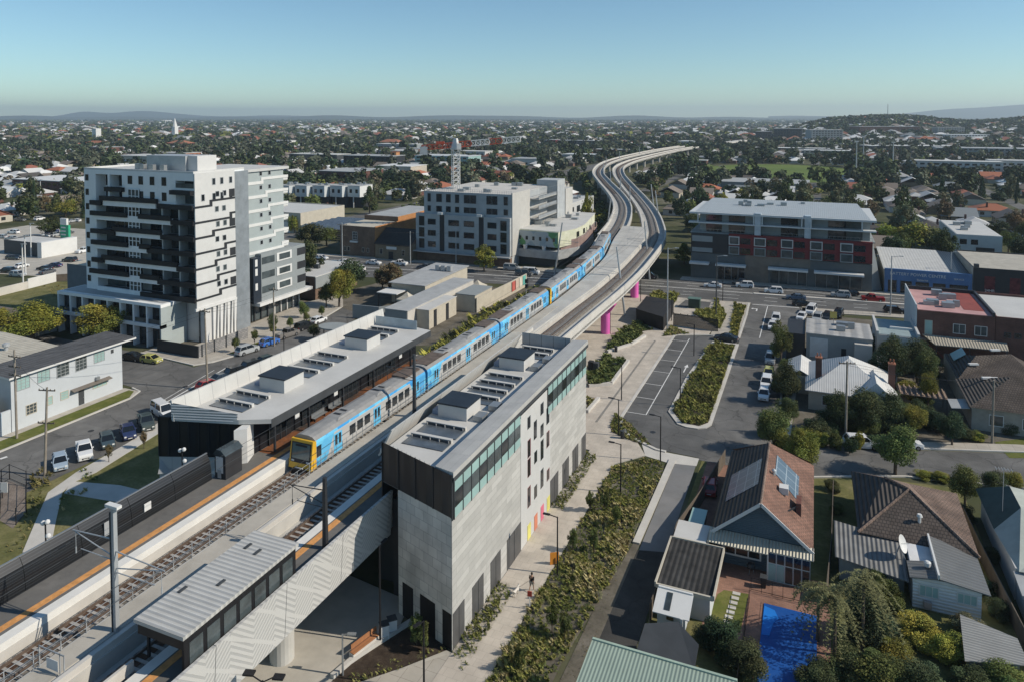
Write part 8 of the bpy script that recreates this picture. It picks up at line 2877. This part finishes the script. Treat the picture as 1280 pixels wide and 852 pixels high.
KEEP=[(-146,-100,60,142),(-132,-108,115,142),(-150,-60,160,240),(-95,-66,125,200),(-62,-24,0,200),(-36,64,170,236),(-30,36,40,180),(38,56,258,300),(-96,-68,240,330),(-300,-172,96,210),(-180,-146,210,240),(-218,-180,218,255),(-250,-200,278,310),(-104,-80,0,150)]
def blocked(x,y,pad=0):
 for a,b,c,d in KEEP:
  if a-pad<x<b+pad and c-pad<y<d+pad:
   return True
 if((x+26)/(72+pad))**2+((y-622)/(104+pad))**2<1:
  return True
 near,far=along(x,0)[1],along(x,1)[1]
 if near-4-pad<y<far+4+pad:
  return True
 if y<1250 and(seg_dist((x,y),LPs)<13+pad or seg_dist((x,y),RPs)<13+pad):
  return True
 if abs(x+181-(y-150)*.008)<9+pad and 150<y<900:
  return True
 return False
def visible(x,y,m=60):
 if depth_of(x,y)<100:
  return False
 px,py=pix(x,y,4)
 return-m<px<1280+m
HOUSE_COL=[((.34,.13,.075),'orange tiled'),((.27,.105,.07),'red tiled'),((.13,.115,.105),'grey tiled'),((.085,.078,.072),'dark tiled'),((.46,.46,.45),'pale iron'),((.22,.185,.155),'brown tiled'),((.66,.66,.64),'white iron'),((.20,.22,.23),'blue grey')]
WALLC=['cream','white_wall','red_brick','tan','pale_concrete']
M['tan']=MATS['tan_brick']
M['roof_obj']=mat_objcol('roof_obj',.8,None,.25)
def house_meshes(k):
 R=random.Random(100+k)
 w,d=R.uniform(9,12.5),R.uniform(11,16)
 m=MB()
 m.box(-w/2,w/2,-d/2,d/2,0,2.9)
 ell=k%3==1
 if ell:
  m.box(w/2,w/2+4.2,-d/2+1,d/2-4,0,2.9)
 walls=('house_wall',m)
 m2=MB()
 if k%2:
  gable_roof(m2,-w/2,w/2,-d/2,d/2,2.95,2.95+w*.24,'y',.5,.12)
  gable_wall(m2,'y',-d/2+.05,-w/2,w/2,2.9,2.9+w*.22)
 else:
  hip_roof(m2,-w/2,w/2,-d/2,d/2,2.95,2.95+w*.23,.5)
 if ell:
  hip_roof(m2,w/2-2,w/2+4.2,-d/2+1,d/2-4,2.9,4.6,.45)
 m3=MB()
 for s in(-1,1):
  for x in(-w*.3,w*.18):
   m3.box(x-.9,x+.9,*sorted((s*d/2,s*(d/2+.06))),.9,2.3)
  for y in(-d*.3,0,d*.28):
   m3.box(*sorted((s*w/2,s*(w/2+.06))),y-.8,y+.8,.9,2.3)
 m4=MB().box(-w*.28-.35,-w*.28+.35,d*.12,d*.12+.7,3,2.95+w*.3)
 out=[]
 for nm,mb,mt_ in(('wall',m,None),('roof',m2,'roof_obj'),('window',m3,'glass'),('chimney',m4,'red_brick')):
  me=bpy.data.meshes.new('house_'+nm)
  me.from_pydata(mb.v,[],mb.f)
  me.materials.append(M[mt_ or WALLC[k%len(WALLC)]])
  out.append((nm,me))
 return out,w,d
HOUSES=[house_meshes(k)for k in range(8)]
def house(x,y,rz,k,colr,label,group,parts):
 r=thing('house',label,'house',(x,y,0),rz,group)
 ms,w,d=HOUSES[k]
 for nm,me in ms[:parts]:
  o=bpy.data.objects.new(nm,me)
  COL.objects.link(o)
  o.parent=r
  o.color=(*colr,1)
 return r
def landmark(x,y):
 px,py=pix(x,y)
 if x>-20 and 165<depth_of(x,y)<420 and px>1080:
  return 'beyond the blue shop and black hall'
 if px<110:
  return 'beyond the car yards beside the white tower'
 if px<355:
  return 'behind the white apartment tower'
 if px<520:
  return 'between the tower and the crane'
 if px<730:
  return 'beyond the tower crane and concrete building'
 if px<880:
  return 'beside the curving viaduct'
 if px<1090:
  return 'around the sports oval behind red apartments'
 return 'on the rise beyond the white block'
def distance_word(d):
 return 'close by' if d<300 else('midway' if d<480 else 'far off')
cand=[]
sx,sy=19.0,24.0
for iy in range(2,62):
 for ix in range(-62,60):
  x,y=ix*sx,iy*sy
  if ix%5==0:
   continue
  x+=RB.uniform(-2.5,2.5);y+=RB.uniform(-3,3)
  if not visible(x,y)or blocked(x,y,6)or depth_of(x,y)>1250:
   continue
  if RB.random()<.22:
   continue
  cand.append((depth_of(x,y),x,y))
cand.sort()
print('house candidates',len(cand))
N_H=285
far_h=MB()
FH_COL=[]
HPOS=[]
def add_far_house(x,y,s=1.0,zb=0.0):
 c,_=RB.choice(HOUSE_COL if RB.random()<.5 else HOUSE_COL[4:7])
 w,d=RB.uniform(9,13)*s,RB.uniform(11,16)*s
 if RB.random()<.5:
  w,d=d,w
 wc=RB.choice([(.5,.48,.43),(.55,.55,.54),(.2,.11,.085),(.3,.24,.18)])
 n0=len(far_h.f)
 z=2.9+zb
 far_h.add([(x-w/2,y-d/2,zb-1),(x+w/2,y-d/2,zb-1),(x+w/2,y+d/2,zb-1),(x-w/2,y+d/2,zb-1),(x-w/2,y-d/2,z),(x+w/2,y-d/2,z),(x+w/2,y+d/2,z),(x-w/2,y+d/2,z)],[(0,1,5,4),(1,2,6,5),(2,3,7,6),(3,0,4,7)])
 FH_COL.extend([wc]*(len(far_h.f)-n0))
 n0=len(far_h.f)
 hip_roof(far_h,x-w/2,x+w/2,y-d/2,y+d/2,z,z+min(w,d)*.24,.5)
 t=RB.uniform(.8,1.2)
 FH_COL.extend([tuple(q*t for q in c)]*(len(far_h.f)-n0))
for i,(dd,x,y)in enumerate(cand):
 HPOS.append((x,y))
 if i<N_H:
  k=RB.randrange(8)
  c,nm=RB.choice(HOUSE_COL if RB.random()<.6 else HOUSE_COL[4:7])
  lab=nm+' roofed house '+distance_word(dd)+' '+landmark(x,y)
  t=RB.uniform(.85,1.15)
  house(x,y,RB.choice([0,PI/2,PI,-PI/2])+RB.uniform(-.04,.04),k,tuple(q*t for q in c),lab,nm+' houses '+landmark(x,y),4 if dd<330 else 2)
 else:
  add_far_house(x,y)
for k in range(650):
 px,d=RB.uniform(980,1320),RB.uniform(950,1900)
 s_=(px-640)/FPX*d
 add_far_house(s_*.921-d*.389,s_*.389+d*.921,RB.choice([1.1,1.4,2.2]),rise_z(px,d))
for k in range(7600):
 d=1250+5200*RB.random()**1.5
 s=RB.uniform(-.78,.78)*d
 x,y=s*.921-d*.389,s*.389+d*.921
 add_far_house(x,y,RB.choice([1,1,1.3,1.9,3.2]))
def build_attr(name,mb,cols,m):
 o=mb.build(name,m)
 at=o.data.attributes.new('Col','FLOAT_COLOR','CORNER')
 arr=[]
 for f,c in zip(mb.f,cols):
  arr.extend([(*c,1.0)]*len(f))
 at.data.foreach_set('color',np.array(arr,dtype=np.float32).ravel())
 return o
stuff(build_attr('distant_houses',far_h,FH_COL,mat_attr('far_paint','Col',.7)))
def far_block(lab,cat,name,px,py,w,d,h,wall,roof,pyr=False,rot=0.0):
 x,y=G(px,py)
 z0=0
 if px>985 and py<192:
  x,y,z0=on_rise(px,py)
  rot=YAW
 r=thing(name,lab,cat,(x,y,z0-.3),rot)
 MB().box(-w/2,w/2,-d/2,d/2,0,h).build('wall',M[wall],r,True)
 m=MB()
 if pyr:
  hip_roof(m,-w/2,w/2,-d/2,d/2,h,h+min(w,d)*.2,.5)
 else:
  m.box(-w/2-.3,w/2+.3,-d/2-.3,d/2+.3,h,h+.4)
 m.build('roof',M[roof],r,True)
 n=int(w/5)
 for z in np.arange(1.4,h-1.5,3.2):
  MB().box(-w/2+1,w/2-1,-d/2-.1,-d/2,z,z+1.4).build('glazing',M['glass'],r,True)
  m=MB()
  for k in range(n+1):
   xx=-w/2+1+k*(w-2)/n
   m.box(xx-.9,xx+.9,-d/2-.14,-d/2-.02,z-.05,z+1.45)
  m.build('cladding',M[wall],r,True)
 return r
M['orange_roof']=mat('orange_roof',(.36,.14,.075),var=.2)
far_block('white long low factory at skyline left of tower','factory','factory',57,166,150,60,9,'white_paint','pale_roof')
far_block('orange roofed complex of buildings left of the white tower','building','building',122,183,40,18,5,'red_brick','orange_roof',True)
far_block('cream flat roofed hall half hidden behind tower roof','hall','hall',185,206,44,30,9,'cream','pale_roof')
far_block('salmon walled hall beside the tower plant room','hall','hall',215,200,60,20,8,'terracotta','pale_roof')
far_block('red brick hall below the white spire','church','church',226,186,34,20,8,'red_brick','terracotta',True)
far_block('white two storey block among trees right of tower','building','building',350,182,50,20,8,'white_paint','pale_roof')
far_block('dark glazed school block under long pale roof','school','school',400,204,56,22,9,'dark_grey','pale_roof')
far_block('grey roofed school hall with brick tower beside long roofed school','school','school',468,208,50,24,10,'charcoal','grey_roof')
far_block('orange brick tower of the school hall','tower','tower',494,208,6,6,13,'orange_brick','terracotta')
far_block('white walled school wing below the grey hall','school','school',480,222,30,14,6,'white_wall','pale_roof')
far_block('orange brick block with tiled roof beyond the school','building','building',490,184,34,20,8,'orange_brick','terracotta',True)
far_block('glassy blue grey office block behind the crane mast','office','office',560,208,54,26,10,'frost','cool_white')
far_block('white office wing beside the crane mast','office','office',590,198,40,20,8,'white_wall','pale_roof')
far_block('long dark red and grey apartment block near viaduct','apartment block','apartment_block',715,184,80,22,10,'dark_grey','grey_roof')
far_block('dark red end block of the long grey apartments','apartment block','apartment_block',692,184,12,22,11,'dark_red','grey_roof')
far_block('blue walled shed beside the viaduct curve','shed','shed',730,200,40,24,6,'mid_grey','cool_white')
far_block('cluster of dark tall apartments at end of viaduct','apartment block','apartment_block',985,178,46,30,24,'dark_grey','grey_roof')
far_block('glassy stepped apartments right of dark towers','apartment block','apartment_block',1030,178,50,24,20,'mid_grey','pale_roof')
far_block('dark block standing nearest the viaduct end','apartment block','apartment_block',955,178,26,24,19,'charcoal','grey_roof')
far_block('row of white peaked market roofs beyond the oval trees','market','market',985,192,120,20,7,'dark_grey','white_paint')
far_block('long blue grey market shed right of the oval light towers','market','market',1135,190,110,30,8,'blue_clad','white_paint')
far_block('red brick warehouse high on the rise','warehouse','warehouse',1105,166,110,40,11,'red_brick','grey_roof')
far_block('pale blue long shed on the rise','shed','shed',1203,176,70,34,10,'cool_white','cool_white')
far_block('dark gridded apartment block on the rise','apartment block','apartment_block',1185,168,50,20,13,'mid_grey','pale_roof')
far_block('grey flat factory behind the white cream apartments','factory','factory',1225,196,90,36,10,'mid_grey','grey_roof')
far_block('long white three storey apartments right of the oval','apartment block','apartment_block',1192,218,62,16,10.5,'white_wall','pale_roof')
far_block('white three storey apartment wing cut by frame edge','apartment block','apartment_block',1266,218,34,16,11,'white_wall','pale_roof')
far_block('white pavilion roof beside dark trees near oval','pavilion','pavilion',1168,226,30,14,4,'cream','white_paint')
far_block('small white gabled clubhouse below the oval','clubhouse','clubhouse',884,234,16,10,4,'white_wall','white_paint',True)
far_block('red brick grandstand at the oval edge','grandstand','grandstand',868,210,22,10,7,'red_brick','pale_roof')
far_block('far white shed on skyline left','shed','shed',195,153,240,100,16,'white_paint','white_paint')
for k in range(34):
 d=RB.uniform(420,1700)
 s=RB.uniform(-.7,.7)*d
 x,y=s*.921-d*.389,s*.389+d*.921
 if blocked(x,y,25):
  continue
 px,py=pix(x,y)
 wl,nm=RB.choice([('white_wall','white'),('cream','cream'),('mid_grey','grey'),('red_brick','brick')])
 far_block(nm+' flat roofed shed '+distance_word(d)+' '+landmark(x,y),'shed','shed',px,py,RB.uniform(24,60),RB.uniform(16,34),RB.uniform(5,9),wl,RB.choice(['pale_roof','grey_roof','white_paint']))['group']=nm+' sheds '+landmark(x,y)
x,y=G(219,176)
spire=thing('spire','slim white church spire rising on the skyline behind tower','spire',(x,y,0))
MB().box(x-4,x+4,y-4,y+4,0,26).build('shaft',M['white_paint'],spire)
MB().cyl((x,y,26),(x,y,42),4.4,.3,8).build('tip',M['white_paint'],spire)
x,y=G(121,178)
wtw=thing('water_tower','small white block tower above orange roofs','tower',(x,y,0))
MB().box(x-5,x+5,y-5,y+5,0,24).build('shaft',M['white_paint'],wtw)
px0_,py0_=G(868,184)
fv=thing('rail_viaduct','distant pale section of railway viaduct beyond the trees','viaduct',(px0_,py0_,0))
fa,fb=G(880,182,8),G(930,176,8)
MB().beam((fa[0],fa[1],8),(fb[0],fb[1],8),11,2.2).build('deck',M['pale_concrete'],fv)
for t in np.linspace(.03,.97,9):
 MB().cyl((lerp(fa[0],fb[0],t),lerp(fa[1],fb[1],t),0),(lerp(fa[0],fb[0],t),lerp(fa[1],fb[1],t),7.2),1,1,8).build('pier',M['bridge_concrete'],fv)
m=MB()
for ix in range(-60,60,5):
 x=ix*sx
 y0,y1=None,None
 for y in range(150,1300,10):
  ok=visible(x,y,120)and not blocked(x,y,0)
  if ok and y0 is None:
   y0=y
  if(not ok or y>=1290)and y0 is not None:
   if y-y0>25:
    m.quad((x-3.4,y0,-.012),(x+3.4,y0,-.012),(x+3.4,y,-.012),(x-3.4,y,-.012))
   y0=None
structure('suburban_street',m,M['asphalt_old'])
tc=[]
TK=[('round','dark',6,10,7,11),('round','mid',5,9,6,10),('loose','grey',8,15,7,12),('round','olive',4,8,5,9),('tall','deep',8,14,3,5),('loose','brown',6,10,6,9),('round','deep',6,11,7,11),('shrub','mid',2.5,4,3,5),('loose','dark',9,16,8,13),('cone','deep',9,14,4,6),('round','bright',4,7,5,8),('loose','mauve',5,8,6,8)]
TW=[5,5,5,3,1.6,2.5,4,4,4,1,.6,.25]
s=11.0
for iy in range(8,122):
 for ix in range(-112,112):
  x,y=ix*s+RB.uniform(-5,5),iy*s+RB.uniform(-5,5)
  d=depth_of(x,y)
  if d<175 or d>1250 or not visible(x,y)or blocked(x,y,1):
   continue
  dens=.47+.27*math.sin(x*.011+1)*math.sin(y*.013)+.12*math.sin(x*.05)*math.sin(y*.041)
  px,py=pix(x,y)
  if 800<px<1100 and d<430:
   dens+=.35
  if 230<px<520 and 300<d<520:
   dens+=.25
  if px<120 and d<290:
   dens-=.2
  if RB.random()>dens:
   continue
  if any(abs(x-hx)<5 and abs(y-hy)<6 for hx,hy in HPOS[:300]):
   continue
  tc.append((d,x,y))
tc.sort()
print('tree candidates',len(tc))
N_T=240
KNAME={'round':'round','loose':'loose crowned','tall':'tall narrow','cone':'conical','shrub':'low bushy'}
PC,PN,PS_,PCOL=[],[],[],[]
rng=np.random.default_rng(3)
def mass(x,y,h,w,col,n,z=0.0):
 d=rng.normal(size=(n,3));d/=np.linalg.norm(d,axis=1,keepdims=True)
 r=rng.uniform(.55,1.0,(n,1))
 sc=np.array([w*.5,w*.5,h*.42])
 p=d*r*sc+np.array([x,y,h*.56+z])
 p[:,2]=np.maximum(p[:,2],.2+z)
 PC.append(p)
 PN.append(d*.8+rng.normal(size=(n,3))*.5+np.array([0,0,.4]))
 PS_.append(np.full(n,(w*w*h)**(1/3)*1.55/math.sqrt(n)*1.7)*rng.uniform(.7,1.3,n))
 PCOL.append(np.array(col)[None,:]*np.array([.92,.96,1.08])*RB.uniform(.5,1.0)*rng.uniform(.55,1.35,(n,1)))
for i,(d,x,y)in enumerate(tc):
 kind,colr,h0,h1,w0,w1=RB.choices(TK,TW)[0]
 h,w=RB.uniform(h0,h1),RB.uniform(w0,w1)
 if i<N_T:
  lab={'dark':'dark green','mid':'mid green','grey':'grey green','olive':'olive green','deep':'black green','brown':'brownish','bright':'bright green','mauve':'mauve flowering'}[colr]+' '+KNAME[kind]+' tree '+distance_word(d)+' '+landmark(x,y)
  tree(x,y,h,w,kind,colr,lab,'mid' if d<300 else 'far',lab+'s',base=.16 if kind in('round','loose')else.03,parts=d<270)
 else:
  c=LEAFC[colr]
  n=150 if d<500 else(80 if d<800 else 44)
  mass(x,y,h,w,c,n)
  if kind=='loose':
   mass(x+RB.uniform(-3,3),y+RB.uniform(-3,3),h*.8,w*.7,c,n//2)
for k in range(34):
 mass(-146+RB.uniform(-40,44),RB.choice([RB.uniform(900,990),RB.uniform(905,940)]),RB.uniform(9,15),RB.uniform(8,13),LEAFC[RB.choice(['dark','deep','mid'])],60)
for k in range(46):
 a=k/46*2*PI
 rr=RB.uniform(1.06,1.22)
 x,y=-26+68*rr*math.cos(a),622+98*rr*math.sin(a)
 if RB.random()<.8:
  mass(x,y,RB.uniform(8,17),RB.uniform(7,12),LEAFC[RB.choice(['dark','deep','mid','dark'])],70)
for k in range(13000):
 d=1250+7200*RB.random()**1.7
 s_=RB.uniform(-.78,.78)*d
 x,y=s_*.921-d*.389,s_*.389+d*.921
 f=1.0+d/4200
 if math.sin(x*.004)*math.sin(y*.003)+RB.uniform(-1,1)<-.7:
  continue
 mass(x,y,RB.uniform(6,13),RB.uniform(8,16)*f,LEAFC[RB.choice(['dark','mid','grey','deep','dark','olive'])],14 if d<2600 else 8)
for k in range(9500):
 px=RB.uniform(960,1330)
 d=880+1100*RB.random()**.8
 s_=(px-640)/FPX*d
 x,y=s_*.921-d*.389,s_*.389+d*.921
 z=rise_z(px,d)
 if RB.random()<.12+.55*(z/38)**2+.15*math.sin(px*.09)*math.sin(d*.02):
  mass(x,y,RB.uniform(6,12),RB.uniform(8,15),LEAFC[RB.choice(['dark','mid','grey','deep'])],18,z-.5)
for k in range(60):
 y=236+k*4
 q=min(LP,key=lambda p:abs(p[1]-y))
 if RB.random()<.7:
  mass(q[0]-RB.uniform(7,10),y,RB.uniform(4,8),RB.uniform(4,6),LEAFC[RB.choice(['dark','mid','olive'])],90)
NP=np.random.default_rng(8)
me=cards(np.concatenate(PC),np.concatenate(PN),np.concatenate(PS_),np.concatenate(PCOL),'suburban_treetop_vegetation',M['leaf_far'],1.3)
o=bpy.data.objects.new('suburban_treetop_vegetation',me)
COL.objects.link(o)
stuff(o)
def ridge(name,px0,px1,dist,crest,n,m,thick=1500,seed=1):
 """crest(px) gives the skyline row in the photograph"""
 R=random.Random(seed)
 mb=MB()
 F_,B_,C_=[],[],[]
 for k in range(n+1):
  px=lerp(px0,px1,k/n)
  s_=(px-640)/FPX
  z=CAMH+(HORIZ-crest(px))/FPX*dist
  z=max(0,z)
  for L_,dd,zz in((F_,dist-thick,-1.0),(C_,dist,z),(B_,dist+thick,-1.0)):
   sx_=s_*dd
   L_.append((sx_*.921-dd*.389,sx_*.389+dd*.921,zz))
 nn=n+1
 mb.add(F_+C_+B_,[(k,k+1,nn+k+1,nn+k)for k in range(n)]+[(nn+k,nn+k+1,2*nn+k+1,2*nn+k)for k in range(n)])
 return structure(name,mb,m)
M['far_hill']=mat('far_hill',(.05,.065,.045),var=.2,scale=.002)
def bump(px,c,w,h):
 return h*math.exp(-((px-c)/w)**2)
ridge('far_hills',20,420,12500,lambda p:146.5-bump(p,105,28,6.0)-bump(p,170,42,6.0)-bump(p,215,45,3.0)-bump(p,345,50,2.0),60,M['far_hill'])
ridge('far_hills',960,1420,11800,lambda p:146.5-bump(p,990,40,1.5)-bump(p,1330,150,17.5)-bump(p,1175,50,3.0),60,M['far_hill'])
ridge('far_hills',-80,1380,9500,lambda p:147.0-bump(p,30,90,1.6)-bump(p,590,60,3.0)-bump(p,420,60,2.0)-bump(p,800,50,1.8)-.7*math.sin(p*.05),120,M['far_hill'],900)
rise=[]
mb=MB()
nx_,ny_=30,12
pts_=[]
for j in range(ny_+1):
 d=lerp(880,2200,j/ny_)
 for i in range(nx_+1):
  px=lerp(960,1400,i/nx_)
  s_=(px-640)/FPX*d
  z=rise_z(px,d)*(1 if j<ny_ else 0)-.6
  pts_.append((s_*.921-d*.389,s_*.389+d*.921,z))
mb.add(pts_,[(j*(nx_+1)+i,j*(nx_+1)+i+1,(j+1)*(nx_+1)+i+1,(j+1)*(nx_+1)+i)for j in range(ny_)for i in range(nx_)])
structure('wooded_rise',mb,M['suburb'])
hz=MB().box(-15000,15000,-2500,15000,-1.5,240)
m_,nt_,b_=_new('haze')
nt_.nodes.remove(b_)
pv=nt_.nodes.new('ShaderNodeVolumePrincipled')
pv.inputs['Color'].default_value=(.76,.90,1.0,1)
pv.inputs["Density"].default_value=0.000105
pv.inputs['Anisotropy'].default_value=.2
nt_.links.new(pv.outputs[0],nt_.nodes['Material Output'].inputs['Volume'])
ho=hz.build('haze',m_)
stuff(ho)
SUN_EL=rad(36)
sd_=Vector((.978,.208,0)).normalized()
S=Vector((sd_.x*math.cos(SUN_EL),sd_.y*math.cos(SUN_EL),math.sin(SUN_EL)))
sun=bpy.data.lights.new('sun','SUN')
sun.energy=5.0
sun.angle=rad(.5)
sun.color=(1.0,.905,.77)
so_=bpy.data.objects.new('sun',sun)
COL.objects.link(so_)
so_.rotation_euler=S.to_track_quat('Z','Y').to_euler()
so_.location=(200,0,300)
w=bpy.data.worlds.new('World')
scene.world=w
w.use_nodes=True
nt=w.node_tree
bg=nt.nodes['Background']
sky=nt.nodes.new('ShaderNodeTexSky')
sky.sky_type='NISHITA'
sky.sun_disc=False
sky.sun_elevation=SUN_EL
sky.sun_rotation=math.atan2(S.x,S.y)
sky.altitude=50
sky.air_density=.9
sky.dust_density=.1
sky.ozone_density=2.2
bg.inputs['Strength'].default_value=.14
tn=nt.nodes.new('ShaderNodeVectorMath')
tn.operation='MULTIPLY'
tn.inputs[1].default_value=(.73,.90,.905)
nt.links.new(sky.outputs[0],tn.inputs[0])
nt.links.new(tn.outputs[0],bg.inputs['Color'])
cam=bpy.data.cameras.new('camera')
cam.sensor_width=36.0
cam.lens=FPX/1280*36.0
cam.shift_y=-(426-PPY)/1280.0
cam.clip_start=.5
cam.clip_end=60000
co=bpy.data.objects.new('camera',cam)
COL.objects.link(co)
co.location=(0,0,CAMH)
co.rotation_euler=(PI/2-PITCH,0,YAW)
scene.camera=co
scene.render.resolution_x,scene.render.resolution_y=1024,681
scene.view_settings.view_transform='Standard'
scene.view_settings.look='None'
scene.view_settings.exposure=-.14
scene.view_settings.gamma=1
scene.cycles.max_bounces=5
scene.cycles.diffuse_bounces=2
scene.cycles.glossy_bounces=2
scene.cycles.transmission_bounces=2
scene.cycles.transparent_max_bounces=4
scene.cycles.volume_bounces=0
scene.cycles.use_denoising=True
scene.cycles.caustics_reflective=False
scene.cycles.caustics_refractive=False
